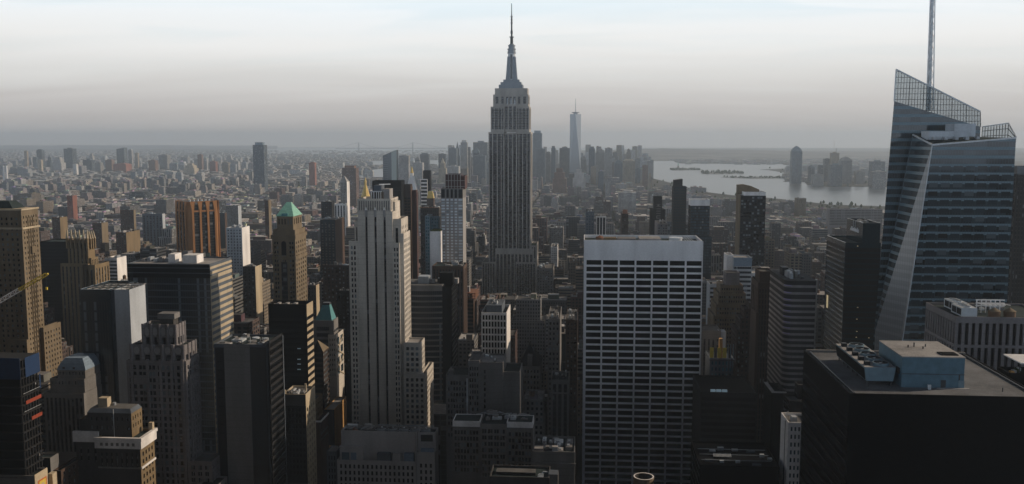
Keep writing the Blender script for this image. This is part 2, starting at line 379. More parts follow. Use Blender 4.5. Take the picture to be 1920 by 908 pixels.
def water_tank(x, y, z, r=2.2, h=3.6, label='wooden water tank on a roof', wood='wood', roofm='rust', group=None, legs=2.0):
    t_ = root('water_tank', x, y, label, 'water tank', group, z)
    m = MB()
    for a in (-1, 1):
        for b in (-1, 1): m.beam((x + a * r * 0.6, y + b * r * 0.6, z), (x + a * r * 0.6, y + b * r * 0.6, z + legs + 0.05), 0.25, 'dark_metal')
    m.build('leg_frame', t_)
    m = MB(); m.cyl(x, y, r, z + legs, z + legs + h, wood); m.build('barrel', t_)
    m = MB(); m.cyl(x, y, r * 1.08, z + legs + h, z + legs + h + r * 0.62, roofm, r2=0.05); m.build('lid', t_)
    return t_
def clutter(Rt, b, seed, n=5, big=True, mats=('steel', 'pale_steel', 'concrete', 'dark_metal', 'grey_stone')):
    """plant on a roof: bulkheads, fans, ducts - each a part of the building"""
    rnd = random.Random(seed); W, D = b.u1 - b.u0, b.v1 - b.v0; used = []
    for i in range(n):
        for _ in range(12):
            w_ = rnd.uniform(0.07, 0.24) * W; d_ = rnd.uniform(0.10, 0.30) * D
            x = b.u0 + 0.8 + rnd.random() * max(0.1, W - w_ - 1.6); y = b.v0 + 0.8 + rnd.random() * max(0.1, D - d_ - 1.6)
            if all(x + w_ < q[0] or x > q[1] or y + d_ < q[2] or y > q[3] for q in used): break
        else: continue
        used.append((x - 0.4, x + w_ + 0.4, y - 0.4, y + d_ + 0.4))
        h_ = rnd.uniform(1.2, 3.6) if big else rnd.uniform(0.8, 2.0); m = MB(); mt = rnd.choice(mats)
        if rnd.random() < 0.3:
            r = min(w_, d_) / 2; m.cyl(x + r, y + r, r, b.zr, b.zr + h_ * 0.7, mt); m.build('roof_fan', Rt)
        else:
            m.box(x, x + w_, y, y + d_, b.zr, b.zr + h_, mt); m.box(x + w_ * 0.2, x + w_ * 0.6, y + d_ * 0.2, y + d_ * 0.7, b.zr + h_, b.zr + h_ + 0.5, rnd.choice(mats)); m.build('roof_plant', Rt)
    return used

# ---------------------------------------------------------------- the ground, water, islands, hills
def sheet(name, pts, z, mat, kind='structure'):
    m = MB(); m.face([(x, y, z) for x, y in pts], mat); return tag(m.build(name), kind=kind)
t = NT('asphalt_ground'); a = t.noise(0.004, detail=6, rough=0.7); b_ = t.noise(0.03, detail=4)
cr = t.n('ShaderNodeValToRGB'); e = cr.color_ramp; e.elements[0].position = 0.35; e.elements[0].color = (0.035, 0.036, 0.038, 1); e.elements[1].position = 0.7; e.elements[1].color = (0.10, 0.095, 0.085, 1)
t.L(a, cr.inputs[0]); M['ground'] = t.out(t.mix(t.ramp(b_, 0.4, 0.6, 0, 0.5), cr.outputs[0], (0.05, 0.06, 0.045)), 0.95, 0.1)
t = NT('water'); bmp = t.n('ShaderNodeBump'); bmp.inputs['Strength'].default_value = 0.25; bmp.inputs['Distance'].default_value = 1.0
t.L(t.noise((0.02, 0.05, 0.05), detail=6), bmp.inputs['Height']); t.L(bmp.outputs[0], t.b.inputs['Normal'])
t.b.inputs['IOR'].default_value = 1.33; M['water'] = t.out((0.07, 0.09, 0.105), 0.28, 0.45)
t = NT('far_land'); f = t.noise(0.0016, detail=6, rough=0.75); M['land'] = t.out(t.mix(t.ramp(f, 0.4, 0.62, 0, 1), (0.10, 0.115, 0.125), (0.23, 0.235, 0.24)), 0.95, 0.1)
t = NT('foliage'); f = t.noise(0.12, detail=5, rough=0.7); M['foliage'] = t.out(t.mix(t.ramp(f, 0.35, 0.65, 0, 1), (0.018, 0.032, 0.016), (0.06, 0.085, 0.035)), 0.95, 0.1)
t = NT('road'); M['road'] = t.out(t.mix(t.ramp(t.noise(0.06, detail=4), 0.3, 0.7, 0, 1), (0.035, 0.035, 0.037), (0.06, 0.06, 0.06)), 0.9, 0.2)
FAR = 30000
sheet('ground', [(-36000, -400), (36000, -400), (36000, FAR), (-36000, FAR)], 0, 'ground')
def wpoly(name, px, z=0.6, mat='water'): return sheet(name, [gnd(x, y, z) for x, y in px][::-1], z, mat)
wpoly('water', [(1080, 302), (1262, 302), (1275, 307), (1480, 308), (1490, 316), (1430, 317.5), (1470, 324), (1486, 334), (1467, 341), (1508, 341.5), (1513, 347), (1548, 350), (1620, 350.5), (1700, 352), (1950, 356),
                 (2100, 400), (1660, 387), (1560, 384), (1500, 377), (1430, 370), (1380, 367), (1330, 361), (1295, 353), (1250, 341), (1205, 330), (1180, 322), (1080, 318)])
wpoly('sea', [(470, 277.7), (1200, 277.7), (1200, 284), (1000, 288), (860, 288), (700, 290), (470, 288)])
wpoly('river', [(690, 302), (880, 300), (900, 309), (760, 311), (700, 309)])
wpoly('inlet', [(668, 322), (740, 314), (800, 316), (720, 336), (655, 336)])
wpoly('creek', [(500, 323), (640, 321), (640, 325), (500, 327)])
# the long ridge beyond the bay and the low one at the far left
def ridge(name, prof, vnear, vfar, seed, mat='land'):
    rnd = random.Random(seed); m = MB(); rows = []
    for f_ in (0, 0.12, 0.4, 0.75, 1.0, 1.35):
        row = []
        for i, (px, py) in enumerate(prof):
            v = vnear + (vfar - vnear) * f_; u_, zt = at(px, py, vfar)
            s = math.sin(min(f_, 1) * math.pi / 2) if f_ <= 1 else 0.2
            row.append((u_ * v / vfar, v + rnd.uniform(-60, 60), max(-1, zt * s * (1 + rnd.uniform(-0.08, 0.08)))))
        rows.append(row)
    for r1, r2 in zip(rows, rows[1:]):
        for i in range(len(r1) - 1): m.face([r1[i], r1[i + 1], r2[i + 1], r2[i]], mat)
    return tag(m.build(name), kind='structure')
def wav(x0, x1, y0, y1, n, seed, a=0.8):
    r = random.Random(seed); return [(x0 + (x1 - x0) * i / n, y0 + (y1 - y0) * i / n + a * math.sin(i * 0.9 + seed) * r.uniform(0.2, 1)) for i in range(n + 1)]
ridge('hills', wav(1060, 1260, 283, 278.5, 12, 2, 0.5) + wav(1275, 1500, 279, 283, 14, 3, 0.5) + wav(1515, 2150, 283.5, 287, 20, 4, 0.7), 11800, 15500, 5)
ridge('hill', wav(-300, 100, 274, 272.5, 10, 5, 0.4) + wav(130, 520, 272, 273.5, 12, 6, 0.3), 25000, 29000, 6)
def island(px, h, seed, trees=True):
    rnd = random.Random(seed); p = [gnd(x, y, 1) for x, y in px][::-1]; cx_ = sum(a for a, _ in p) / len(p); cy_ = sum(b for _, b in p) / len(p)
    m = MB(); m.prism(p, 0.3, 2.6, 'land', poly2=[(cx_ + (a - cx_) * 0.97, cy_ + (b - cy_) * 0.97) for a, b in p])
    tag(m.build('island'), kind='structure')
    if trees:
        m = MB(); x0, x1 = min(a for a, _ in p), max(a for a, _ in p); y0, y1 = min(b for _, b in p), max(b for _, b in p)
        for i in range(90):
            a = cx_ + (x1 - x0) * 0.42 * rnd.uniform(-1, 1); b = cy_ + (y1 - y0) * 0.3 * rnd.uniform(-1, 1); r = rnd.uniform(7, 16)
            m.cyl(a, b, r * 0.6, 2.4, 2.4 + h * rnd.uniform(0.5, 1), 'foliage', n=6, r2=r * 0.25)
        tag(m.build('island_trees'), kind='stuff')
island([(1256, 319), (1268, 317), (1300, 316.5), (1318, 318), (1300, 319.5), (1262, 320)], 16, 1)
island([(1315, 326), (1335, 322.5), (1384, 322), (1386, 325.5), (1340, 327.5)], 22, 2)
island([(1350, 333), (1390, 332), (1480, 331), (1482, 334.5), (1410, 335.5)], 9, 3)
island([(1425, 318.5), (1480, 316), (1488, 318), (1450, 319.5)], 6, 4, False)
# statue on the small island
sx_, sy_ = gnd(1271.5, 317.6); st = root('statue', sx_, sy_, 'tiny statue with raised arm on a pedestal on the small harbour island', 'statue')
m = MB(); m.prism([(sx_ + 22 * math.cos(a), sy_ + 22 * math.sin(a)) for a in [i * math.pi / 5 for i in range(10)]], 0, 12, 'concrete'); m.prism([(sx_ - 8, sy_ - 8), (sx_ + 8, sy_ - 8), (sx_ + 8, sy_ + 8), (sx_ - 8, sy_ + 8)], 12, 32, 'concrete', poly2=[(sx_ - 6, sy_ - 6), (sx_ + 6, sy_ - 6), (sx_ + 6, sy_ + 6), (sx_ - 6, sy_ + 6)]); m.build('pedestal', st)
m = MB(); m.cyl(sx_, sy_, 5, 32, 52, 'copper_green', r2=3); m.cyl(sx_, sy_, 2.2, 52, 57, 'copper_green', r2=1.8); m.beam((sx_ - 2.5, sy_, 48), (sx_ - 4.5, sy_, 64), 1.8, 'copper_green'); m.build('figure', st)
# the far bridge
bx0, by0 = gnd(673, 285); _, bz = at(673, 271, by0); bx1, _ = at(774, 271, by0)
br = root('suspension_bridge', (bx0 + bx1) / 2, by0, 'hazy suspension bridge far across the bay on two tall towers', 'bridge')
for x in (bx0, bx1):
    m = MB()
    for s in (-14, 14): m.box(x - 12, x + 12, by0 + s - 8, by0 + s + 8, 0, 200, 'steel')
    m.box(x - 12, x + 12, by0 - 6, by0 + 6, 176, 198, 'steel'); m.box(x - 12, x + 12, by0 - 6, by0 + 6, 92, 110, 'steel'); m.build('bridge_tower', br)
m = MB(); m.box(bx0 - 500, bx1 + 700, by0 - 14, by0 + 14, 66, 76, 'steel'); m.build('deck', br)
m = MB(); pts = [(bx0 - 500, 76)] + [(bx0 + (bx1 - bx0) * i / 16, 78 + 120 * (abs(i - 8) / 8) ** 2) for i in range(17)] + [(bx1 + 700, 76)]
for (xa, za), (xb, zb) in zip(pts, pts[1:]): m.beam((xa, by0, za), (xb, by0, zb), 6, 'steel')
m.build('cable', br)

# ---------------------------------------------------------------- towers far away: downtown, across the rivers
TI = dict(blue=(0.17, 0.23, 0.29), slate=(0.12, 0.16, 0.20), pale=(0.44, 0.44, 0.44), tan=(0.36, 0.30, 0.23), brown=(0.20, 0.125, 0.095), dark=(0.04, 0.046, 0.052), grey=(0.26, 0.26, 0.26), red=(0.27, 0.12, 0.09), teal=(0.07, 0.13, 0.16), cream=(0.50, 0.44, 0.34), white=(0.58, 0.58, 0.57))
PA = dict(punch=(0.32, 0.45, 0.5), ribbon=(0.9, 0.99, 0.5), strip=(0.4, 0.5, 0.99), glass=(0.5, 0.86, 0.86), blank=(0.3, 0.0, 0.0), fine=(0.24, 0.55, 0.6))
def far_tower(name, cat, x0, x1, y, v, tint, pat, label, top=None, group=None, dv=None, ybase=None):
    u0, z = at(x0, y, v); u1, _ = at(x1, y, v); d = dv or (u1 - u0) * 0.9; m = MB(); c = TI[tint]; rt = tuple(q * 0.8 for q in c); P = PA[pat]
    k = dict(tint=c, rtint=rt, pat=P); W = u1 - u0
    if top == 'steps':
        m.box(u0, u1, v, v + d, 0, z * 0.62, 'city', **k); m.box(u0 + W * .12, u1 - W * .12, v + d * .1, v + d * .9, z * .62, z * .85, 'city', **k); m.box(u0 + W * .27, u1 - W * .27, v + d * .25, v + d * .75, z * .85, z, 'city', **k)
    elif top == 'cap':
        m.box(u0, u1, v, v + d, 0, z * 0.95, 'city', **k); m.box(u0 + W * .15, u1 - W * .15, v + d * .2, v + d * .8, z * .95, z, 'city', tint=c, rtint=rt, pat=PA['blank'])
    elif top == 'spire':
        m.box(u0, u1, v, v + d, 0, z * 0.6, 'city', **k); m.box(u0 + W * .18, u1 - W * .18, v + d * .2, v + d * .8, z * .6, z * .8, 'city', **k)
        o = [(u0 + W * .25, v + d * .25), (u1 - W * .25, v + d * .25), (u1 - W * .25, v + d * .75), (u0 + W * .25, v + d * .75)]; cx_, cy_ = (u0 + u1) / 2, v + d / 2
        for i in range(4): m.face([(*o[i], z * .8), (*o[(i + 1) % 4], z * .8), (cx_, cy_, z)], 'city', c, PA['blank'])
    elif top == 'dome':
        m.box(u0, u1, v, v + d, 0, z * 0.86, 'city', **k)
        for i, (a, b) in enumerate(((.06, .91), (.16, .95), (.28, .98), (.40, 1.0))): m.box(u0 + W * a, u1 - W * a, v + d * a, v + d * (1 - a), z * (.86, .91, .95, .98)[i], z * b, 'city', tint=c, rtint=rt, pat=PA['blank'])
    elif top == 'slope':
        m.prism([(u0, v), (u1, v), (u1, v + d), (u0, v + d)], 0, z * .88, 'city'); m.tint[-6:] = [c] * 6; m.pat[-6:] = [P] * 6
        A = [(u0, v), (u1, v), (u1, v + d), (u0, v + d)]; zz = (z * .93, z, z, z * .93)
        for i in range(4):
            j = (i + 1) % 4; m.face([(*A[i], z * .88), (*A[j], z * .88), (*A[j], zz[j]), (*A[i], zz[i])], 'city', c, P)
        m.face([(*A[i], zz[i]) for i in range(4)], 'city', rt, P)
    else:
        m.box(u0, u1, v, v + d, 0, z, 'city', **k)
        m.box(u0 + W * .3, u0 + W * .7, v + d * .3, v + d * .7, z, z + W * .10, 'city', tint=rt, rtint=rt, pat=PA['blank'])
    ob = m.build(name, loc=((u0 + u1) / 2, v + d / 2, 0)); tag(ob, label, cat, group); FOOT.append((u0, u1, v, v + d))
    SKY.append((x0, x1, v, ybase or y + 30)); return ob
O, A_ = ('office_tower', 'office tower'), ('apartment_tower', 'apartment tower')
DT = [
 (*O, 999, 1016, 245, 5900, 'blue', 'strip', 'tall ribbed blue glass tower just beyond the stone shaft of the spired skyscraper', 'cap'),
 (*O, 1006, 1022, 279, 5500, 'slate', 'strip', 'shorter slate tower in front of the tall ribbed blue one', None),
 (*O, 1024.5, 1032, 285, 5700, 'grey', 'strip', 'slim grey tower standing beside a slightly taller slim slate one', None),
 (*O, 1033.5, 1041.5, 274, 5650, 'slate', 'fine', 'slim slate tower alone in a gap before the broad dark block', 'cap'),
 (*O, 1049, 1070, 278, 6200, 'slate', 'glass', 'broad dark flat topped block at the foot of the tallest downtown tower', None),
 (*O, 1090, 1099.5, 293, 5900, 'grey', 'fine', 'small grey tower with a rounded top close by the tallest downtown tower', 'dome'),
 (*O, 1104, 1115.5, 275, 5400, 'slate', 'strip', 'dark narrow tower beside the domed tower', 'cap'),
 (*O, 1117, 1134, 278, 6100, 'grey', 'fine', 'grey tower topped by a stepped dome', 'dome'),
 (*O, 1134.5, 1148, 278, 5700, 'pale', 'ribbon', 'pale flat topped tower with horizontal bands next to the stepped dome', None),
 (*O, 1152, 1168, 300, 5500, 'slate', 'fine', 'slate round shouldered tower touching the cream flat topped tower', 'dome'),
 (*O, 1168.5, 1191, 299, 5200, 'cream', 'strip', 'broad cream tower with a flat crown at the edge of the bay', 'cap'),
 (*A_, 1191.5, 1201, 316, 5600, 'slate', 'fine', 'short slate tower beside the broad cream tower', None),
 (*A_, 1205, 1215, 310, 5100, 'brown', 'punch', 'unfinished brown tower by the water with a crane arm on top', None),
 (*A_, 1215.5, 1222.5, 325, 4900, 'tan', 'punch', 'small tan tower by the water leaning on the unfinished brown one', 'steps'),
 (*O, 887, 914, 267, 6400, 'blue', 'glass', 'wide pale blue block just before the stone shaft of the spired skyscraper', None),
 (*O, 887.5, 899, 278, 5800, 'slate', 'glass', 'dark small tower in front of the wide pale blue block', 'dome'),
 (*O, 888, 910, 292, 5300, 'slate', 'strip', 'dark slab with a pale edge below the wide pale blue block', None),
 (*A_, 863.5, 876, 263, 5600, 'pale', 'strip', 'pale steel tower with twin vertical folds, highest of its cluster', 'cap'),
 (*A_, 876.5, 882, 276, 5700, 'grey', 'fine', 'thin grey tower pressed to the pale folded tower', None),
 (*O, 841, 856, 278, 6300, 'slate', 'fine', 'broad slate block with a small pointed tower rising behind it', None),
 (*O, 852, 862, 265, 6500, 'slate', 'fine', 'slate tower with a pointed crown beside the pale folded tower', 'spire'),
 (*O, 822, 836, 296, 5400, 'cream', 'fine', 'pale stone tower tapering to a pyramid in the downtown cluster', 'spire'),
 (*O, 822, 835, 289, 6100, 'slate', 'glass', 'dark block behind the pale pyramid topped tower', None),
 (*O, 787.5, 803.5, 287, 6300, 'slate', 'glass', 'dark blue tower with a small raised top near the gold tipped clock tower', 'cap'),
 (*O, 778, 787, 294, 6000, 'grey', 'fine', 'grey tower with a round cap next to the dark blue tower', 'dome'),
 (*O, 773, 792, 305, 5300, 'pale', 'fine', 'broad pale block low in the downtown cluster near the gold tipped tower', None),
 (*O, 748, 766, 292, 4300, 'pale', 'strip', 'pale slender tower with a blue left half, standing beside the dark slant topped glass tower', None),
 (*O, 838, 860, 312, 5000, 'pale', 'punch', 'pale court building with a flat roof low among downtown towers', None),
 (*O, 1036, 1062, 316, 4300, 'brown', 'punch', 'reddish brown stepped block amid the haze below the downtown towers', 'steps'),
 (*O, 1074, 1098, 318, 4600, 'pale', 'blank', 'pale windowless block with stepped roof below the tallest downtown tower', 'steps'),
 (*O, 1108, 1118, 313, 4800, 'tan', 'fine', 'thin tan tower below the narrow dark downtown tower', None),
 (*O, 1122, 1132, 322, 4400, 'slate', 'fine', 'small slate slab below the stepped dome', None),
 (*O, 1136, 1146, 333, 3600, 'pale', 'strip', 'little pale twin ribbed slab over the village rooftops', None),
 (*O, 1160, 1193, 361, 2900, 'white', 'ribbon', 'wide white block with long window bands above the low rooftops', None),
 (*A_, 473.5, 494, 267, 4300, 'blue', 'glass', 'solitary tall glass tower with a reddish crown and edge above the low rooftops', 'cap'),
 (*A_, 641, 667, 311, 3300, 'brown', 'strip', 'wide brown slab tower with a raised middle beside the inlet', 'cap'),
 (*A_, 579, 590, 305, 5200, 'red', 'blank', 'small red block far off beyond the rooftops', None),
 (*O, 1486, 1505, 274, 5600, 'blue', 'strip', 'tallest glass tower on the far shore with rounded shoulders', 'dome'),
 (*O, 1517, 1528, 310, 5700, 'slate', 'glass', 'short slate tower nearest to the tallest one on the far shore', 'dome'),
 (*O, 1535, 1544, 310, 5750, 'slate', 'glass', 'short square slate tower midway along the far shore', None),
 (*O, 1546, 1558, 298, 5900, 'slate', 'glass', 'medium dark tower on the far shore beside the unfinished one', None),
 (*A_, 1559.5, 1574, 287, 5800, 'tan', 'punch', 'unfinished tan tower with a crane on the far shore', None),
 (*O, 1558, 1580, 309, 5300, 'blue', 'glass', 'broad blue block before the unfinished tower on the far shore', None),
 (*O, 1577.5, 1598.5, 294, 5600, 'grey', 'strip', 'grey tower with clipped shoulders on the far shore', 'dome'),
 (*O, 1636, 1660, 303, 5300, 'blue', 'glass', 'blue top heavy block on the far shore by the slant topped glass tower', None),
 (*O, 1637, 1662, 322, 5000, 'pale', 'glass', 'pale block stepping out below the blue block on the far shore', None),
 (*O, 1606, 1622, 322, 5600, 'grey', 'punch', 'low grey block between towers on the far shore', None),
 (*O, 1525, 1545, 328, 5300, 'grey', 'punch', 'low grey waterfront block below the short slate towers', None),
 (*O, 68, 78, 280, 8200, 'slate', 'glass', 'tall dark blue tower on the far horizon of the flat borough', 'cap'),
 (*O, 119, 135, 279, 7600, 'slate', 'glass', 'broadest dark tower on the far horizon of the flat borough', None),
 (*O, 218, 232, 277, 8000, 'blue', 'glass', 'slant topped blue tower on the far horizon of the flat borough', 'slope'),
 (*O, 240, 246.5, 280, 7900, 'pale', 'strip', 'thin pale tower with dark tip beside the slant topped blue tower', 'cap'),
 (*O, 252.5, 258, 287, 7800, 'tan', 'punch', 'thin tan tower on the horizon right after the thin pale one', None),
 (*A_, 45, 50, 283, 8100, 'tan', 'punch', 'very thin pinkish tower on the horizon nearest the tan stepped tower', None),
 (*O, 61, 68, 295, 7900, 'blue', 'glass', 'small blue tower at the foot of the tall dark blue one', None),
 (*O, 71, 77, 300, 7300, 'cream', 'punch', 'cream slab lit by the sun before the tall dark blue tower', None),
 (*O, 87, 94, 290, 8000, 'slate', 'glass', 'lone slender slate tower with a pointed top on the horizon', 'spire'),
 (*O, 97, 114, 295, 7200, 'pale', 'punch', 'pale stepped tower lit by the sun on the horizon', 'steps'),
 (*O, 136, 143, 308, 6400, 'white', 'blank', 'thin white slab standing under the broadest dark tower', None),
 (*O, 155, 171, 300, 7300, 'slate', 'glass', 'squat dark tower midway along the borough horizon', None),
 (*O, 166, 174, 288, 7700, 'pale', 'punch', 'pale tower with stepped top behind the squat dark tower', 'steps'),
 (*O, 178, 188, 305, 7100, 'grey', 'punch', 'grey twin slab beyond the squat dark tower', None),
 (*O, 197, 209, 299, 7300, 'brown', 'punch', 'brown block beside the wide dull red one on the horizon', 'cap'),
 (*O, 212, 236, 306, 7000, 'red', 'blank', 'wide dull red block below the slant topped blue tower', 'dome'),
 (*O, 278, 291, 301, 7100, 'brown', 'punch', 'brown slab midway to the pale horizon tower', None),
 (*O, 297, 313, 291, 7600, 'grey', 'fine', 'wide grey tower with flat top on the borough horizon', None),
 (*O, 370, 378, 290, 7400, 'brown', 'punch', 'slim brown tower on the borough horizon before the solitary glass tower', None),
 (*O, 393, 404, 303, 7000, 'red', 'punch', 'reddish short tower on the borough horizon', None),
 (*O, 416, 428, 305, 6900, 'tan', 'strip', 'tan paired slab on the borough horizon', None),
 (*O, 343, 364, 307, 6500, 'cream', 'punch', 'bright cream block lit by the sun on the borough horizon', 'steps'),
]
for d in DT: far_tower(*d[:9], top=d[9])
# chimney pair, crane arms on the unfinished towers
for x in (6.5, 12):
    u_, v_ = at(x, 311, 5200)[0], 5200; m = MB(); m.cyl(u_, v_, 6, 0, at(x, 311, 5200)[1], 'white_paint', n=10, r2=4.5); tag(m.build('chimney_stack', loc=(u_, v_, 0)), 'tall white power station chimney, %s of the pair beyond the tan brick tower' % ('outer' if x < 8 else 'inner'), 'chimney')
def mini_crane(px, py, v, dx, lab):
    u_, z = at(px, py, v); k = v / FPX; o = root('tower_crane', u_, v, lab, 'crane', z=z)
    m = MB(); m.beam((u_, v, z), (u_, v, z + 9 * k), 2.5, 'steel'); m.build('mast', o)
    m = MB(); m.beam((u_ - 4 * k, v, z + 7 * k), (u_ + dx * k, v, z + (9 if abs(dx) > 6 else 22) * k), 2.0, 'white_paint'); m.build('boom', o)
mini_crane(1209, 310, 5110, 10, 'thin crane on the unfinished brown tower by the water')
mini_crane(1568, 287, 5810, -4, 'thin crane with steep boom on the unfinished tower of the far shore')
# the tallest downtown tower: square plan turning into a rotated square
v = 6000; u0, z1 = at(1069, 214, v); u1, _ = at(1089, 214, v); cxx = (u0 + u1) / 2; hw = (u1 - u0) / 2 * 1.04; vc = v + hw
wt = root('faceted_tower', cxx, vc, 'tallest downtown tower with tapering mirror facets and a thin mast', 'skyscraper'); m = MB()
B4 = [(cxx - hw, vc - hw), (cxx + hw, vc - hw), (cxx + hw, vc + hw), (cxx - hw, vc + hw)]; T4 = [(cxx, vc - hw), (cxx + hw, vc), (cxx, vc + hw), (cxx - hw, vc)]
m.prism(B4, 0, 50, 'spandrel')
for i in range(4):
    j = (i + 1) % 4
    m.face([(*B4[i], 50), (*B4[j], 50), (*T4[i], z1)], 'mirror' if i == 0 else 'spandrel'); m.face([(*B4[j], 50), (*T4[j], z1), (*T4[i], z1)], 'mirror')
m.face([(*p, z1) for p in T4], 'roof_grey'); M['mirror'] = metal('pale_mirror', (0.24, 0.27, 0.30), 0.3, 0.3, 0.6); m.build('facade', wt)
m = MB(); m.cyl(cxx, vc, hw * 0.72, z1 + 8, z1 + 13, 'steel', n=14); m.cyl(cxx, vc, hw * 0.4, z1, z1 + 8, 'steel', n=10); m.build('ring', wt)
m = MB(); m.cyl(cxx, vc, 2.6, z1 + 13, at(1079, 184, v)[1], 'steel', n=6, r2=0.9); m.build('mast', wt); FOOT.append((u0, u1, v, v + 2 * hw)); SKY.append((1069, 1089, v, 300)); HERO.append(('tallest downtown tower', 1079, 214, 6000))

# ---------------------------------------------------------------- the landmark towers, built one by one
def G(fh=3.7, w=0.5, h=0.55, **k): return dict(kind='grid', fh=fh, w=w, h=h, **k)
def S(w=0.5, **k): return dict(kind='strips', w=w, **{'glass': 'strip', 'bot': 4, **k})
def BD(fh=3.8, h=0.5, **k): return dict(kind='bands', fh=fh, h=h, **{'glass': 'band', **k})
SK = 'skyscraper'; OB = 'office building'

# -- the stone skyscraper with the steel spire, centre
v = 1300.0; E = hero('art_deco_skyscraper', 958, 165, v, 'tallest grey stone skyscraper with stepped shaft, steel mooring mast and long antenna', SK, 'spired stone skyscraper')
E['_budget'] = 100
eu = lambda px, py=300: at(px, py, v)[0]; ez = lambda py: at(958, py, v)[1]
se = dict(kind='strips', glass='strip_esb', bot=4, depth=0.8, top=2.5)
def wing(px0, px1, ytop, v0, dv, cols, z0=0, side=True, top=2.5):
    return tierw(E, eu(px0), eu(px1), v0, v0 + dv, z0, ez(ytop), wall='shaft_stone', front=dict(se, cols=cols, top=top), side=dict(se, w=0.6, pitch=6.5) if side else None, para=1.0)
cl = [(0.07, 0.23), (0.29, 0.53), (0.59, 0.79), (0.84, 0.95)]; crr = [(1 - b, 1 - a) for a, b in cl[::-1]]
z248, z200, z177 = ez(248), ez(200), ez(177)
wing(916, 945, 248, v, 46, cl); wing(968, 995, 248, v, 46, crr); wing(945, 968, 249, v + 5, 40, [(0.06, 0.27), (0.38, 0.62), (0.73, 0.94)])
wing(920, 945, 200, v + 2, 42, cl, z248); wing(968, 992, 200, v + 2, 42, crr, z248); wing(945, 968, 196, v + 5, 40, [(0.06, 0.27), (0.38, 0.62), (0.73, 0.94)], z248)
wing(924, 990, 177, v + 7, 32, [(0.07, .15), (.23, .30), (.36, .43), (.46, .53), (.57, .64), (.70, .77), (.85, .93)], z200, top=3)
tierw(E, eu(927), eu(988), v + 9, v + 37, z177, ez(165), wall='shaft_stone', front=G(9, .25, .35, n=7, top=2.5, depth=.5, bot=0), side=G(9, .25, .35, n=3, top=2.5, bot=0))
tierw(E, eu(904), eu(929), v - 9, v + 70, 0, ez(490), wall='shaft_stone', front=dict(se, n=5, w=.66), side=dict(se, w=0.5, pitch=6)); tierw(E, eu(929), eu(1001), v - 4, v, 0, ez(466), wall='shaft_stone', front=dict(se, n=10, w=.64, top=8))
tierw(E, eu(968), eu(1006), v - 9, v + 60, 0, ez(490), wall='shaft_stone', front=dict(se, n=7, w=.66), side=dict(se, w=0.5, pitch=6)); tierw(E, eu(995.5), eu(1006), v + 1, v + 58, ez(490), ez(460), wall='shaft_stone', front=dict(se, n=2, w=.5), side=dict(se, w=.5, pitch=6))
box_part(E, 'roof_garden', eu(997), eu(1005), v + 2, v + 20, ez(460) - 0.5, ez(460) + 1.2, 'foliage')
for a, b in ((949, 952), (956, 959), (963, 966)):                    # the fanned crests over the centre bays
    m = MB(); m.prism([(eu(a), v + 6), (eu(b), v + 6), (eu(b), v + 9), (eu(a), v + 9)], z200 - 4, ez(184), 'pale_steel', poly2=[(eu(a) + .8, v + 6.5), (eu(b) - .8, v + 6.5), (eu(b) - .8, v + 8), (eu(a) + .8, v + 8)]); m.build('crest', E)
mast = MB(); cu, cv = eu(957), v + 23
hx = lambda px: (px - 957) * v / FPX
for a, b, y0, y1 in ((-23, 22, 165, 158), (-20, 19, 158, 153), (-15, 15, 153, 148)):
    mast.box(cu + hx(957 + a), cu + hx(957 + b), cv + hx(957 + a) * .7, cv + hx(957 + b) * .7, ez(y0), ez(y1), 'mast_steel')
mast.build('mast_base', E)
m = MB(); m.cyl(cu, cv, hx(957 + 7), ez(148), ez(97), 'pale_steel', n=16); m.build('mast_shaft', E)
for s in (-1, 1):                                                   # winged buttresses on all four corners
    for q in (-1, 1):
        m = MB(); prof = [(11, 148), (10, 138), (9, 125), (8.3, 115), (7.6, 104)]
        for (r1, y1), (r2, y2) in zip(prof, prof[1:]):
            f = lambda r: [(cu + s * hx(957 + 3), cv + q * 1.2), (cu + s * hx(957 + r), cv + q * 3.2), (cu + s * hx(957 + r), cv + q * 5.2), (cu + s * hx(957 + 3), cv + q * 5.2)]
            p1, p2 = f(r1), f(r2)
            if s * q < 0: p1, p2 = p1[::-1], p2[::-1]
            m.prism(p1, ez(y1), ez(y2), 'mast_steel', poly2=p2)
        m.build('mast_wing', E)
m = MB(); m.box(cu - hx(957 + 1.8), cu + hx(957 + 1.8), cv - hx(957 + 7) - .3, cv - hx(957 + 6), ez(147), ez(100), 'glass'); m.build('mast_window', E)
m = MB()
for r1, r2, y0, y1 in ((8, 8, 98, 94), (7, 7, 94, 91), (8, 8, 91, 88.5), (6, 6, 88.5, 84), (7, 7, 84, 82), (6, 3, 82, 79)): m.cyl(cu, cv, hx(957 + r1), ez(y0), ez(y1), 'mast_steel', n=18, r2=hx(957 + r2))
m.build('mast_crown', E)
m = MB()
for r1, r2, y0, y1 in ((2.9, 2.7, 79, 67), (4.4, 4.4, 67, 65.6), (1.7, 1.5, 65.6, 52), (2.2, 2.2, 60, 54), (1.5, 1.3, 52, 28), (2.4, 2.4, 40, 38.8), (2.4, 2.4, 34, 33), (2.6, 2.6, 28, 26.8), (0.9, 0.6, 26.8, 2)): m.cyl(cu, cv, hx(957 + r1), ez(y0), ez(y1), 'dark_metal', n=8, r2=hx(957 + r2))
m.build('antenna', E); SKY.append((903, 1007, v - 10, 556))

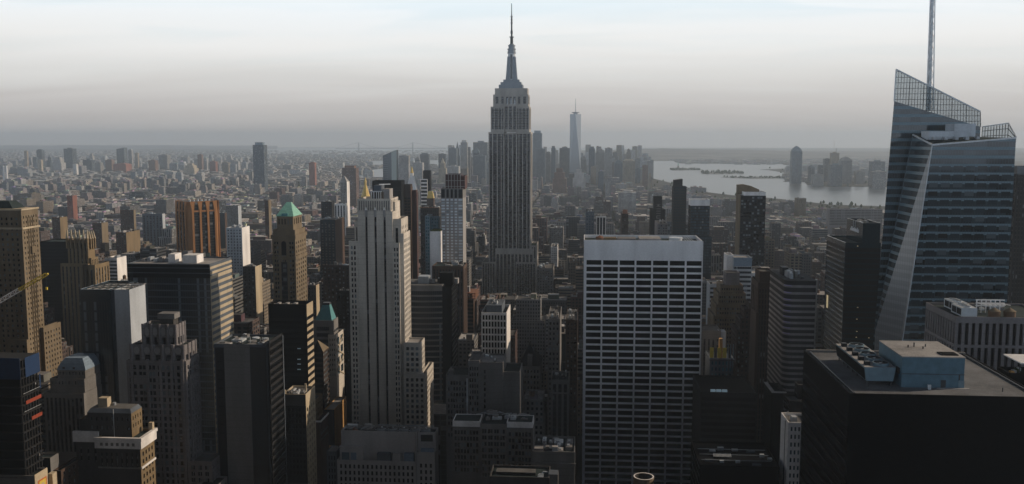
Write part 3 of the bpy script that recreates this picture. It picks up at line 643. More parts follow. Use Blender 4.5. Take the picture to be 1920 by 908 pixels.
# -- white travertine slab with black ribbon windows
v = 600.0; Gr = hero('travertine_slab', 1205, 450, v, 'white stone slab with a wide grid of black window bands and a blank top', SK, 'white gridded slab')
u0, z1 = at(1095, 450, v); u1, _ = at(1317, 450, v); W = u1 - u0
zy = lambda y: at(1205, y, v)[1]
cols = [((4 + 31.4 * i + 1.2) / 222, (4 + 31.4 * i + 29.2) / 222) for i in range(7)]
Gr['_budget'] = 100
tierw(Gr, u0, u1, v, v + 34, 0, zy(486), wall='travertine', front=dict(kind='grid', cols=cols, fh=12.6 * v / FPX, h=0.70, top=1.0, bot=8, depth=.45, glass='glass_slab', pn='window_band'), side=BD(12.6 * v / FPX, .5, glass='glass_black', bot=8, top=1), para=0)
tierw(Gr, u0, u1, v, v + 34, zy(486), z1, wall='travertine', front=dict(kind='grid', cols=cols, fh=1.3, h=0.85, top=10.6, bot=0.6, depth=1.0, glass='glass_black', pn='window_band'), side=None, roof='roof_dark', para=2.2)
m = MB()
for i in range(8): x = u0 + (4 + 31.4 * i - 0.9) / 222 * W; m.box(x - .25, x + .25, v - .35, v, 55, z1 - .3, 'travertine')
m.build('pier', Gr)
m = MB(); m.box(u0 + 8, u0 + 12.6, v + 9, v + 13, z1 - 2.2, z1 + 1.3, 'concrete'); m.cyl(u0 + 10.3, v + 5, 2.6, z1 - 2.2, z1 + 1.2, 'wood', n=14); m.cyl(u0 + 10.3, v + 5, 2.7, z1 + 1.2, z1 + 2.6, 'rust', n=14, r2=.2); m.build('roof_tank', Gr)
box_part(Gr, 'roof_plant', u0 + 13.3, u0 + 21, v + 4, v + 12, z1 - 2.2, z1 + 0.9, 'gold_brick'); box_part(Gr, 'roof_plant', u0 + 22, u0 + 34, v + 8, v + 20, z1 - 2.2, z1 + .2, 'grey_stone'); box_part(Gr, 'roof_plant', u0 + 36, u0 + 50, v + 5, v + 22, z1 - 2.2, z1 + .5, 'roof_pale')
m = MB(); m.cyl(u0 + 59.5, v + 8, 4.3, z1 - 2.2, z1 + .6, 'pale_steel', n=20); m.cyl(u0 + 59.5, v + 8, 4.6, z1 + .6, z1 + 1.3, 'pale_steel', n=20); m.build('cooling_drum', Gr)
for i in range(4): m = MB(); m.beam((u0 + 66 + i * 1.6, v + 2, z1 - .6), (u0 + 65 + i * 1.6, v + 30, z1 - .6), .3, 'steel'); m.build('window_washer_rail', Gr)
SKY.append((1092, 1319, v, 908))

# -- limestone tower with three dark strips
v = 600.0; Fv = hero('limestone_tower', 705, 380, v, 'limestone setback tower with three long dark vertical strips and stepped shoulders', SK, 'three striped limestone tower')
Fv['_budget'] = 100
zy = lambda y: at(705, y, v)[1]; uu = lambda px: at(px, 500, v)[0]
fw3 = [(14.2 / 65, 18.3 / 65), (31 / 65, 35.2 / 65), (48.2 / 65, 52.4 / 65)]
tierw(Fv, uu(672), uu(737), v, v + 26, 0, zy(397), wall='limestone', front=S(cols=fw3, glass='strip_dark', top=3.6, depth=1.5), side=S(.3, n=3, glass='strip', top=14), para=0)
tierw(Fv, uu(671.5), uu(734), v + .6, v + 25, zy(397), zy(373), wall='limestone', front=dict(kind='strips', n=14, w=.5, glass='grey_stone', depth=.9, top=1.2, bot=.6, pn='flute'), side=dict(kind='strips', n=5, w=.4, glass='grey_stone', depth=.5, top=1, bot=.6, pn='flute'), para=1.4)
tierw(Fv, uu(734), uu(738), v + 8, v + 24, zy(397), zy(380), wall='limestone')
for f0, f1 in fw3:                                                   # palmette caps over each strip
    x = uu(672) + (f0 + f1) / 2 * (uu(737) - uu(672)); m = MB(); m.prism([(x - .8, v - .7), (x + .8, v - .7), (x + .8, v), (x - .8, v)], zy(407), zy(394), 'concrete'); m.prism([(x - .8, v - .7), (x + .8, v - .7), (x + .8, v), (x - .8, v)], zy(394), zy(389), 'white_stone', poly2=[(x - .2, v - .5), (x + .2, v - .5), (x + .2, v), (x - .2, v)]); m.build('finial', Fv)
gw = dict(fh=3.62, h=.62, depth=.35, glass='glass')
tierw(Fv, uu(664), uu(672), v + 3, v + 26, 0, zy(416), front=S(n=1, w=.45, glass='strip_dark', top=4, bot=148), side=None)
tierw(Fv, uu(655.5), uu(672), v - 1.2, v + 24, 0, zy(452), front=G(w=.56, n=2, m=1.0, top=3.2, bot=62, **gw), side=None)
tierw(Fv, uu(737), uu(752), v + 2, v + 26, 0, zy(411), front=S(cols=[(.28, .62)], glass='strip_dark', top=6, bot=148), side=G(w=.35, n=4, top=5, bot=148, **gw))
tierw(Fv, uu(737), uu(750), v - 1.2, v + 20, 0, zy(455), front=G(w=.56, n=2, m=.6, top=3.2, bot=62, **gw), side=G(w=.4, n=4, top=4, bot=80, **gw))
tierw(Fv, uu(750), uu(757), v + 1, v + 24, 0, zy(438), wall='limestone', front=None, side=G(w=.45, n=5, top=4, bot=80, **gw))
tierw(Fv, uu(757), uu(788), v - 2.5, v + 14, 0, zy(640), front=G(w=.6, n=3, groups=None, m=.8, top=3, bot=62, **gw), side=G(w=.4, n=4, top=4, bot=60, **gw), roof='roof_pale')
tierw(Fv, uu(757), uu(797), v - 4, v - 2.6, 0, zy(697), front=G(w=.55, n=4, m=.6, top=3, bot=62, **gw), side=None)
tierw(Fv, uu(788), uu(797), v - 2.5, v + 30, 0, zy(697), front=None, side=G(w=.4, n=7, top=3, bot=60, **gw))
zr = zy(374)
box_part(Fv, 'roof_bulkhead', uu(696), uu(716), v + 6, v + 20, zr - 1, zy(362), 'dark_stone'); box_part(Fv, 'roof_bulkhead', uu(698), uu(712), v + 8, v + 18, zy(362), zy(349), 'blue_grey'); box_part(Fv, 'roof_tank', uu(714), uu(727), v + 9, v + 20, zr - 1, zy(356), 'concrete')
m = MB()
for x in (695.5, 700, 705, 709, 713): m.beam((uu(x), v + 5, zr - 1), (uu(x), v + 5, zy(360)), .4, 'pale_steel')
m.beam((uu(694), v + 5, zy(360)), (uu(715), v + 5, zy(360)), .5, 'pale_steel'); m.beam((uu(709), v + 7, zy(347)), (uu(727), v + 12, zy(347)), .6, 'pale_steel'); m.build('roof_frame', Fv)
SKY.append((655, 806, v - 5, 800))

# -- the block in front of it
v = 500.0; Bk = hero('pale_stone_building', 725, 860, v, 'pale stone block with blank top storeys, small windows and round roof fans', OB, 'pale stone fan block')
mv = lambda x0, x1, y, **k: tier(Bk, x0, x1, y, v, **k); fh = 12.9 * v / FPX
b1 = mv(632, 780, 862, dv=13.5, wall='pale_stone', front=G(fh, .48, .66, n=17, m=.9, top=2.6, bot=30, depth=.5, glass='glass_black'), side=None, roof='roof_dark')
b2 = mv(781.5, 815, 848, dv=13.5, wall='pale_stone', front=G(fh, .46, .66, n=3, m=.9, top=6.6, bot=30, depth=.5, glass='glass_black'), side=G(fh, .2, .5, n=2, top=30, bot=30), roof='roof_dark')
m = MB(); m.box(at(779.6, 862, v)[0], at(781.6, 862, v)[0], v - .8, v + 2, 20, at(780, 812, v)[1], 'concrete'); m.build('pier', Bk)
z0, z1 = b1.zr, at(700, 812, v)[1]; q = lambda px: at(px, 830, v)[0]
b3 = tierw(Bk, q(637), q(779.6), v + 3.2, v + 13.4, z0, z1, wall='pale_stone', front=dict(kind='bands', fh=13, h=.36, top=1.6, bot=3, m=4, depth=.4, glass='deep_glass', pn='louvre_band'), side=None, roof='roof_dark', para=1.2)
b4 = tierw(Bk, q(781.6), q(815), v + 3.2, v + 13.4, b2.zr, z1, wall='pale_stone', front=dict(kind='bands', fh=8, h=.5, top=1.4, bot=0, m=1.6, depth=.4, glass='deep_glass', pn='louvre_band'), side=None, roof='roof_dark', para=1.2)
box_part(Bk, 'roof_bulkhead', q(636), q(680), v + .7, v + 3.1, z0, at(650, 838, v)[1], 'pale_stone')
for a, b, cc in ((640, 654, 'spandrel'), (657, 667, 'blue_wall'), (706, 731, 'blue_grey'), (736, 750, 'pale_stone'), (757, 775, 'blue_wall')): box_part(Bk, 'skylight', q(a), q(b), v + .3, v + .65 if a < 680 else v + 3.1, z0, at(650, 849, v)[1], cc)
box_part(Bk, 'blue_panel', q(788), q(812), v + 1.5, v + 3.15, b2.zr, b2.zr + 2.6, 'blue_wall')
for i in range(5):
    x = q(710 + i * 21); m = MB(); m.cyl(x, v + 8.6, 2.7, z1 - 1.2, z1 + .6, 'steel', n=18, top='dark_metal'); m.cyl(x, v + 8.6, .6, z1 + .6, z1 + 1.0, 'pale_steel', n=8); m.build('roof_fan', Bk)
for i in range(6):
    m = MB(); x = q(640 + i * 11); m.beam((x, v + 4.5, z1 + .5), (x + 4, v + 12.6, z1 + .5), .5, ('steel', 'concrete', 'grey_stone')[i % 3]); m.build('roof_duct', Bk)
m = MB(); m.beam((q(700), v + 12.4, z1 + .8), (q(806), v + 12.4, z1 + .8), .45, 'steel'); m.beam((q(700), v + 5, z1 + .3), (q(806), v + 5, z1 + .3), .35, 'steel'); m.build('roof_pipe', Bk)
m = MB(); m.cyl(q(660), v + 7, 2, z1 - 1.2, z1 + .5, 'rust', n=12, r2=.6); m.build('roof_dome', Bk)
box_part(Bk, 'roof_plant', q(643), q(662), v + 9, v + 12.6, z1 - 1.2, z1 + 1.2, 'steel'); box_part(Bk, 'roof_plant', q(676), q(690), v + 9, v + 12.6, z1 - 1.2, z1 + 1.6, 'concrete')
b5 = tier(Bk, 612, 631.5, 847, v + 2, 11, wall='blue_grey', front=G(fh, .4, .66, n=3, top=2.5, bot=30, glass='glass_black'), roof='roof_dark')
for i in range(5): box_part(Bk, 'roof_slat', b5.u0 + .6 + i * 1.0, b5.u0 + 1.0 + i * 1.0, v + 3, v + 12, b5.zr, b5.zr + 1, 'concrete')
SKY.append((612, 822, v, 908))

# -- far left: tan brick tower, dark front, sunlit side
v = 640.0; Ln = hero('tan_brick_tower', 40, 400, v, 'tan brick tower with a dark hipped roof and ornate golden sunlit side', SK, 'tan brick tower')
bw = dict(fh=3.75, h=.5, depth=.35)
b = tier(Ln, -110, 39, 392, v, xs=71, wall='tan', front=G(w=.42, n=15, m=2, top=6, bot=60, **bw), side=G(w=.34, n=6, m=1.2, top=5, bot=60, **bw), roof='roof_dark', ybot=660)
box_part(Ln, 'cornice', b.u0 - .6, b.u1 + .9, b.v0 - .7, b.v1 + .5, b.z1 - 14.6, b.z1 - 13.2, 'cream'); box_part(Ln, 'cornice', b.u0 - .5, b.u1 + .8, b.v0 - .6, b.v1 + .4, b.z1 - .9, b.z1 + .25, 'cream')
for f in (.36, .5, .64): box_part(Ln, 'pilaster', b.u1 + .02, b.u1 + .55, b.v0 + (b.v1 - b.v0) * f - .35, b.v0 + (b.v1 - b.v0) * f + .35, 70, b.z1 - 6, 'tan')
box_part(Ln, 'balcony', b.u1, b.u1 + 1.5, b.v0 + (b.v1 - b.v0) * .42, b.v0 + (b.v1 - b.v0) * .62, b.z1 - 33, b.z1 - 28, 'tan')
m = MB(); m.prism([(b.u0, b.v0 + 2), (at(22, 392, v)[0], b.v0 + 2), (at(22, 392, v)[0], b.v1 - 2), (b.u0, b.v1 - 2)], b.zr, b.z1 + 5.5, 'roof_dark', poly2=[(b.u0, b.v0 + 6), (at(8, 392, v)[0], b.v0 + 6), (at(8, 392, v)[0], b.v1 - 6), (b.u0, b.v1 - 6)]); m.build('hipped_roof', Ln)
b2 = tierw(Ln, b.u1 - 14, b.u1 + .6, b.v0 - 3, b.v0 - .1, 0, at(50, 636, v)[1], wall='tan', front=G(w=.4, n=3, top=4, bot=50, **bw), side=None)
b3 = tierw(Ln, b.u1 + .6, b.u1 + 3.4, b.v0 + 14, b.v1 + 16, 0, at(85, 622, v)[1], wall='tan', front=None, side=G(w=.35, n=6, top=4, bot=50, **bw), roof='roof_grey')
# dark slab beside it
v = 960.0; D1 = hero('dark_slab_tower', 100, 455, v, 'featureless black glass slab between the tan brick tower and the gothic crowned one', SK)
tier(D1, 74, 126, 453, v, 30, wall='black', front=BD(3.8, .6, glass='glass_black', bot=60, m=1), side=None, roof='roof_dark', ybot=660)
# gothic crown tower
v = 900.0; Ch = hero('gothic_tower', 145, 440, v, 'dark brick tower crowned by a row of pointed gothic buttress fins', SK, 'gothic crowned tower')
zy = lambda y: at(150, y, v)[1]
cb = tier(Ch, 126, 164, 450, v, xs=177, wall='gold_brick', front=S(n=5, w=.4, glass='strip_dark', top=3, depth=.8), side=S(n=3, w=.4, glass='strip_dark', top=3, depth=.8, bot=150), ybot=650)
for i in range(6):
    x = cb.u0 + (cb.u1 - cb.u0) * i / 5; m = MB(); m.prism([(x - .8, v - 1.6), (x + .8, v - 1.6), (x + .8, v + 1), (x - .8, v + 1)], zy(466), zy(447), 'gold_brick'); m.prism([(x - .8, v - 1.6), (x + .8, v - 1.6), (x + .8, v + 1), (x - .8, v + 1)], zy(447), zy(431), 'cream', poly2=[(x - .3, v + .2), (x + .3, v + .2), (x + .3, v + .8), (x - .3, v + .8)]); m.build('buttress', Ch)
for i in (1, 2, 3):
    y_ = cb.v0 + (cb.v1 - cb.v0) * i / 3.2; x = cb.u1; m = MB(); m.prism([(x - 1, y_ - .8), (x + 1.6, y_ - .8), (x + 1.6, y_ + .8), (x - 1, y_ + .8)], zy(468), zy(449), 'gold_brick'); m.prism([(x - 1, y_ - .8), (x + 1.6, y_ - .8), (x + 1.6, y_ + .8), (x - 1, y_ + .8)], zy(449), zy(434), 'cream', poly2=[(x - .8, y_ - .3), (x - .2, y_ - .3), (x - .2, y_ + .3), (x - .8, y_ + .3)]); m.build('buttress', Ch)
tierw(Ch, cb.u0 - 7, cb.u1 + 1, v - 3, v - .1, 0, zy(494), wall='gold_brick', front=S(n=7, w=.4, glass='strip_dark', top=3), side=None)
tierw(Ch, cb.u1, cb.u1 + 2.5, cb.v0 + 1, cb.v1 + 1, zy(575), zy(484), wall='gold_brick', front=None, side=S(n=4, w=.4, glass='strip_dark', bot=1, top=2))
tierw(Ch, cb.u1 - 6, cb.u1 + 8, v - 3, v + 26, 0, zy(496), wall='gold_brick', front=S(n=2, w=.3, glass='strip_dark', top=5), side=S(n=5, w=.4, glass='strip_dark', top=4, bot=100))
# orange ribbed tower turned on its corner
v = 1250.0; Or = hero('orange_brick_tower', 355, 378, v, 'orange brick tower set diagonally with flared vertical piers and black window strips', SK, 'orange ribbed tower')
zt = at(355, 379, v)[1]; zc_ = at(355, 398, v)[1]; uc = at(354, 400, v)[0]; rad = (at(392, 400, v)[0] - at(316, 400, v)[0]) / 2; vc = v + rad
th = R_(45)                                                          # plan: a square with clipped corners, turned
def rot(x, y): return (uc + x * math.cos(th) - y * math.sin(th), vc + x * math.sin(th) + y * math.cos(th))
a_ = rad * 0.80; c_ = rad * 0.24
plan = [rot(*p) for p in ((-a_ + c_, -a_), (a_ - c_, -a_), (a_, -a_ + c_), (a_, a_ - c_), (a_ - c_, a_), (-a_ + c_, a_), (-a_, a_ - c_), (-a_, -a_ + c_))]
m = MB(); m.prism(plan, 0, zt, 'orange_brick', top='roof_grey'); m.build('core', Or)
for s in range(4):
    ang = th + s * math.pi / 2; d = (math.cos(ang), math.sin(ang)); nrm = (math.sin(ang), -math.cos(ang))
    base = (uc + nrm[0] * a_, vc + nrm[1] * a_); half = a_ - c_
    P = lambda along_, out: (base[0] + d[0] * along_ + nrm[0] * out, base[1] + d[1] * along_ + nrm[1] * out)
    for k in range(3):
        x0, x1 = -half + (k + .14) * half * 2 / 3, -half + (k + .86) * half * 2 / 3
        m = MB(); m.face([(*P(x0, .12), 60), (*P(x1, .12), 60), (*P(x1, .12), zc_), (*P(x0, .12), zc_)], 'strip_dark'); m.build('window_strip', Or)
        m = MB(); m.face([(*P(x0 + .9, .12), zc_ + 2), (*P(x1 - .9, .12), zc_ + 2), (*P(x1 - 1.9, .12), zt - .6), (*P(x0 + 1.9, .12), zt - .6)], 'strip_dark'); m.build('crown_louvre', Or)
    for k in range(4):
        x = -half + k * half * 2 / 3; w1 = half * 2 / 3 * .13
        m = MB(); m.prism([P(x - w1, 0), P(x - w1, 1.6), P(x + w1, 1.6), P(x + w1, 0)][::-1], 60, zc_ + 2, 'orange_brick'); m.prism([P(x - w1, 0), P(x - w1, 1.6), P(x + w1, 1.6), P(x + w1, 0)][::-1], zc_ + 2, zt + .5, 'orange_brick', poly2=[P(x - w1 * 2.4, 0), P(x - w1 * 2.4, .5), P(x + w1 * 2.4, .5), P(x + w1 * 2.4, 0)][::-1]); m.build('pier', Or)
    m = MB(); m.box(-1, 1, -1, 1, 0, 1, 'orange_brick'); m = MB(); m.prism([P(-half, 0), P(-half, 1.0), P(half, 1.0), P(half, 0)][::-1], zc_ - .2, zc_ + 1.8, 'orange_brick'); m.build('spandrel_ring', Or)
for i in range(6): x, y_ = rot(-a_ * .6 + i * a_ * .24, -a_ * .4); m = MB(); m.cyl(x, y_, 1.5, zt, zt + 2.2, 'pale_steel', n=8); m.build('roof_vent', Or)
FOOT.append((uc - rad, uc + rad, v, v + 2 * rad)); SKY.append((316, 393, v, 480)); HB.append((uc - rad, uc + rad, v, zt))
# dark ribbon-window slab with the white banded side
v = 585.0; Sl = hero('banded_slab', 340, 490, v, 'big dark ribbon windowed slab with white banded sunlit side and a plant covered roof', SK, 'dark banded slab')
b = tier(Sl, 238, 393, 494, v, xs=434, wall='blue_grey', front=BD(4.35, .80, top=9.5, bot=50, m=.3, glass='band_blue', depth=.2), side=None, roof='roof_pale', para=.8, ybot=640)
pnl = []; mb = MB(); D_ = b.v1 - b.v0
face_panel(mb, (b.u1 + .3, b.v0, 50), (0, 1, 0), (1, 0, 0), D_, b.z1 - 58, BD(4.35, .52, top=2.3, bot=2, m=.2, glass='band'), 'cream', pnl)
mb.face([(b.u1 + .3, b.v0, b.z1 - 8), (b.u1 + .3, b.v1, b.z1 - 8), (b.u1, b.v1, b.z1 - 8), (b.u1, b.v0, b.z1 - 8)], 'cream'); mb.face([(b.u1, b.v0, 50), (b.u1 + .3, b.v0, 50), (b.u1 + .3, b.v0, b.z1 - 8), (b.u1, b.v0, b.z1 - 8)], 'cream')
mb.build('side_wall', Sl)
for P, U, w_, h_, g, nm in pnl: pane(Sl, nm, P, U, w_, h_, g)
box_part(Sl, 'dark_frieze', b.u0, b.u1 + .02, b.v0 - .1, b.v0 - .02, b.z1 - 9.4, b.z1 - .6, 'black')
for z_ in (b.z1 - 3.0, b.z1 - 6.4): box_part(Sl, 'spandrel_band', b.u0, b.u1 + .1, b.v0 - .2, b.v0 - .11, z_, z_ + .6, 'blue_grey'); box_part(Sl, 'spandrel_band', b.u1 + .02, b.u1 + .3, b.v0, b.v1, z_ - .5, z_ + 1.1, 'cream')
q = lambda px: at(px, 485, v)[0]
box_part(Sl, 'penthouse', q(300), q(313), v + 12, v + 22, b.zr, b.zr + 5.6, 'white_stone'); box_part(Sl, 'penthouse', q(331), q(358), v + 9, v + 20, b.zr, b.zr + 5.4, 'white_stone')
for i, x in enumerate((246, 256, 266, 276, 286)): box_part(Sl, 'roof_plant', q(x), q(x + 6), v + 14 + i, v + 20 + i, b.zr, b.zr + 2 + i % 2, ('concrete', 'steel', 'pale_steel')[i % 3])
# glass and pale concrete block
v = 520.0; Gw = hero('glass_and_concrete_block', 207, 545, v, 'dark glass block with a tall blank pale grey end wall and open roof', OB, 'glass block with pale wall')
zt = at(200, 543, v)[1]; q = lambda px: at(px, 543, v)[0]
f1 = tierw(Gw, q(150), q(205), v, v + 34, 0, zt, wall='deep_glass', front=BD(6.2, .82, top=7.5, bot=30, m=1.2, glass='band_blue'), side=None, roof='roof_dark', para=2)
f2 = tierw(Gw, q(205), q(214), v + 1.5, v + 30, 0, zt - .4, wall='blue_grey', front=G(7, .4, .5, n=1, top=20, bot=30, glass='glass_blue'), side=None, roof='roof_dark', para=2)
d_ = abs(along(272, 535, q(242))[0] - v)
f3 = tierw(Gw, q(214), q(242), v + .2, v + d_, 0, zt, wall='pale_blue', front=None, side=G(4.1, .12, .6, n=4, m=2, top=32, bot=40, glass='glass'), roof='roof_dark', para=2)
for i in range(6): m = MB(); x = q(158 + i * 13); m.beam((x, v + 3, zt - .4), (x + 4, v + 26, zt - .4), .4, 'concrete'); m.build('roof_beam', Gw)
for i in range(3): m = MB(); m.beam((q(152), v + 8 + i * 7, zt + .1), (q(238), v + 8 + i * 7, zt + .1), .5, 'concrete'); m.build('roof_beam', Gw)
SKY.append((150, 273, v, 760))
# scalloped art deco tower
v = 470.0; Zg = hero('scalloped_art_deco_tower', 300, 610, v, 'grey art deco tower stepping up to a scalloped crown with round headed piers', SK, 'scalloped art deco tower')
Zg['_budget'] = 100; zy = lambda y: at(300, y, v)[1]; q = lambda px: at(px, 660, v)[0]
gg = dict(fh=3.5, h=.66, depth=.5, glass='glass')
def crown(u0, u1, v0, v1, z0, z1, n, ns, top=4):
    t_ = tierw(Zg, u0, u1, v0, v1, z0, z1, wall='mauve_stone', front=S(n=n, w=.5, glass='strip_dark', top=top, bot=.8, depth=1.0), side=S(n=ns, w=.5, glass='strip_dark', top=top, bot=.8, depth=1.0), roof='roof_dark')
    p = (u1 - u0 - 1.2) / n
    for i in range(n + 1):
        x = u0 + .6 + i * p; m = MB(); r_ = p * .20
        m.prism([(x + r_ * math.cos(math.pi + a * math.pi / 6), v0 + .1 + r_ * math.sin(math.pi + a * math.pi / 6)) for a in range(7)], z0, z1 + .35, 'mauve_stone'); m.build('round_pier', Zg)
        if i < n:
            m = MB(); xc = x + p / 2; zz = z1 - top * .55; ring = [(xc + p * .30 * math.cos(a * math.pi / 6), zz + top * .34 * math.sin(a * math.pi / 6)) for a in range(12)]
            m.face([(a, v0 - .35, b) for a, b in ring], 'concrete')
            for (a, b), (c, d) in zip(ring, ring[1:] + ring[:1]): m.face([(a, v0 - .35, b), (a, v0 + .05, b), (c, v0 + .05, d), (c, v0 - .35, d)], 'mauve_stone')
            m.build('medallion', Zg)
    p = (v1 - v0) / ns
    for i in range(1, ns + 1):
        y_ = v0 + i * p - .2; m = MB(); r_ = p * .15; m.prism([(u1 + r_ * math.cos(-math.pi / 2 + a * math.pi / 6), y_ + r_ * math.sin(-math.pi / 2 + a * math.pi / 6)) for a in range(7)], z0, z1 + .35, 'mauve_stone'); m.build('round_pier', Zg)
    return t_
s3 = tierw(Zg, q(236), q(348), v, v + 17, 0, zy(677), wall='mauve_stone', front=G(w=.8, n=12, groups=2, m=.8, top=2.6, bot=20, **gg), side=G(w=.6, n=5, m=1, top=2.6, bot=20, **gg), roof='roof_dark')
for px in (246, 276, 300, 320.5, 341): box_part(Zg, 'pier', q(px) - .7, q(px) + .7, v - .7, v + .1, 20, zy(674), 'mauve_stone')
crown(q(243), q(344), v + 1.2, v + 15.5, zy(677) - 1, zy(648), 5, 3, 5.5)
crown(q(263), q(328), v + 3, v + 13.5, zy(648) - 1, zy(611), 4, 3, 7)
box_part(Zg, 'tank_room', q(292), q(318), v + 6, v + 12, zy(611) - 1, zy(602), 'dark_stone'); box_part(Zg, 'tank_room', q(289), q(321), v + 5.5, v + 12.5, zy(602), zy(592), 'grey_stone')
s5 = tierw(Zg, q(348), q(352), v + 2.5, v + 13, 0, zy(705), wall='mauve_stone', front=None, side=G(w=.45, n=3, top=2.4, bot=20, **gg))
s6 = tierw(Zg, q(345), q(391), v - 1, v + 13, 0, zy(862), wall='mauve_stone', front=G(w=.6, n=6, groups=2, m=1, top=2.4, bot=20, **gg), side=G(w=.45, n=4, top=2.4, bot=20, **gg), roof='roof_grey')
s7 = tierw(Zg, q(372), q(410), v - 8, v + 6, 0, zy(897), wall='mauve_stone', front=G(w=.6, n=5, m=1, top=2.4, bot=20, **gg), side=G(w=.45, n=4, top=2.4, bot=20, **gg), roof='roof_dark')
box_part(Zg, 'balcony', q(250), q(275), v - 1.1, v - .02, zy(716) - 1, zy(704), 'mauve_stone'); SKY.append((234, 414, v, 900))
# cream cornice block
v = 440.0; Cr = hero('cornice_block', 220, 820, v, 'dark fronted block with broad white cornice and golden sunlit side', OB, 'white corniced block')
q = lambda px, y=850: at(px, y, v)[0]; zy = lambda y: at(220, y, v)[1]
gb = dict(depth=.45, glass='glass')
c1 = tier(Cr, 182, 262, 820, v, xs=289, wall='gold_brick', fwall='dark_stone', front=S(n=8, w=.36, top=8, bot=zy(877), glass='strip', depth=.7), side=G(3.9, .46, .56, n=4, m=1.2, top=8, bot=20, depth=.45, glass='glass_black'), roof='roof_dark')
for P in ((c1.u0 - .9, c1.u1 + 1.1, v - 1.1, v + .25, c1.z1 - 5.4, c1.z1 - 1.2), (c1.u0 - 1.3, c1.u1 + 1.6, v - 1.7, v - .2, c1.z1 - 1.2, c1.z1 + .4)): box_part(Cr, 'cornice', *P, 'white_stone')
box_part(Cr, 'cornice', c1.u1 + .02, c1.u1 + 1.1, v + .26, c1.v1 + .6, c1.z1 - 5.4, c1.z1 - 1.2, 'white_stone'); box_part(Cr, 'cornice', c1.u1 - .2, c1.u1 + 1.6, v - .19, c1.v1 + 1, c1.z1 - 1.2, c1.z1 + .4, 'white_stone')
box_part(Cr, 'string_course', c1.u1 + .02, c1.u1 + .6, v + .1, c1.v1, zy(877) - .5, zy(877) + .5, 'white_stone'); box_part(Cr, 'string_course', c1.u0, c1.u1 + .4, v - .5, v - .02, zy(877) - .4, zy(877) + .4, 'grey_stone')
for k in range(7): box_part(Cr, 'medallion', c1.u0 + 2 + k * (c1.u1 - c1.u0 - 4) / 6.6, c1.u0 + 3.4 + k * (c1.u1 - c1.u0 - 4) / 6.6, v - 1.2, v - 1.11, c1.z1 - 4, c1.z1 - 2.4, 'grey_stone')
gl_ = MB(); tierw(Cr, q(182) + .01, q(262) - .01, v - .02, v - .01, 20, zy(880), wall='dark_stone', front=G(3.6, .36, .5, n=8, m=1, top=2, bot=2, **gb), side=None, para=0)
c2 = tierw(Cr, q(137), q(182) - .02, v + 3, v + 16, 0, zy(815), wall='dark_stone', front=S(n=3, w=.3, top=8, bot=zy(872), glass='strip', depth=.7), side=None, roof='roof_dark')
box_part(Cr, 'cornice', c2.u0 - .9, c2.u1 - .1, c2.v0 - 1.1, c2.v0 + .25, c2.z1 - 5, c2.z1 + .4, 'white_stone')
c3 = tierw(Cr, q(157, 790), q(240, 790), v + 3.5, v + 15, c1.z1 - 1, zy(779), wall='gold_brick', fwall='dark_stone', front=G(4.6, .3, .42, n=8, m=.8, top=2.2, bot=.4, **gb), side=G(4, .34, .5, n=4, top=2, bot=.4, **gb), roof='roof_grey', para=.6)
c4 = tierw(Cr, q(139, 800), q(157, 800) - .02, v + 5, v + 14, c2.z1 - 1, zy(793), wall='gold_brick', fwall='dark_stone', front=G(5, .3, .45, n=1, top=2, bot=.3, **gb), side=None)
m = MB(); m.prism([(c3.u0, c3.v0), (c3.u1 + .1, c3.v0), (c3.u1 + .1, c3.v1), (c3.u0, c3.v1)], c3.z1 + .01, c3.z1 + 2.0, 'blue_grey', poly2=[(c3.u0 + 1.2, c3.v0 + 1.6), (c3.u1 - 1.2, c3.v0 + 1.6), (c3.u1 - 1.2, c3.v1 - 1), (c3.u0 + 1.2, c3.v1 - 1)], top='roof_grey'); m.build('mansard_roof', Cr)
box_part(Cr, 'roof_hut', q(171, 766), q(188, 766), v + 7, v + 11, c3.z1 + 1.6, zy(755), 'cream'); m = MB(); m.box(c1.u1 - 1.6, c1.u1 + .5, c1.v1 - 2.4, c1.v1 - .4, c1.z1, c1.z1 + 4, 'cream'); m.build('chimney', Cr)
m = MB(); m.beam((q(210), v + 3.2, c1.z1 - 1), (q(210), v + 3.2, c1.z1 + 14), .2, 'pale_steel'); m.build('flagpole', Cr); SKY.append((137, 292, v, 908))
bq = Bx(); bq.u0, bq.u1, bq.v0, bq.v1, bq.zr = c3.u0 + 2, c3.u1 - 2, c3.v0 + 3, c3.v1 - 2, c3.z1 + 2.0; clutter(Cr, bq, 71, 4, False)
# corner of the frame: roof with the painted side
v = 400.0; Oc = hero('ornamented_block', 55, 885, v, 'low dark block whose sunlit side carries a square golden medallion', OB, 'block with golden medallion')
o1 = tier(Oc, -60, 63, 889, v, xs=88, wall='gable', front=None, side=None, roof='roof_dark')
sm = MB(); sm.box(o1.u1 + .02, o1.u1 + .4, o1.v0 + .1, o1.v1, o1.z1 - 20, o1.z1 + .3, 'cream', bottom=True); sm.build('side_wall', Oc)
yc = (o1.v0 + o1.v1) / 2 + .6; zc2 = o1.z1 - 6.4; hs = (o1.v1 - o1.v0) * .34
for nm, s, cc, o_ in (('ornament_frame', hs, 'ornament_red', .46), ('ornament_panel', hs * .76, 'ornament', .54), ('ornament_panel', hs * .32, 'cream', .6)):
    m = MB(); m.box(o1.u1 + .4, o1.u1 + o_, yc - s, yc + s, zc2 - s * .85, zc2 + s * .85, cc, bottom=True); m.build(nm, Oc)
box_part(Oc, 'chimney', o1.u1 + .1, o1.u1 + 2.5, o1.v1 + .3, o1.v1 + 4, o1.z1 - 20, o1.z1 - 3, 'cream')
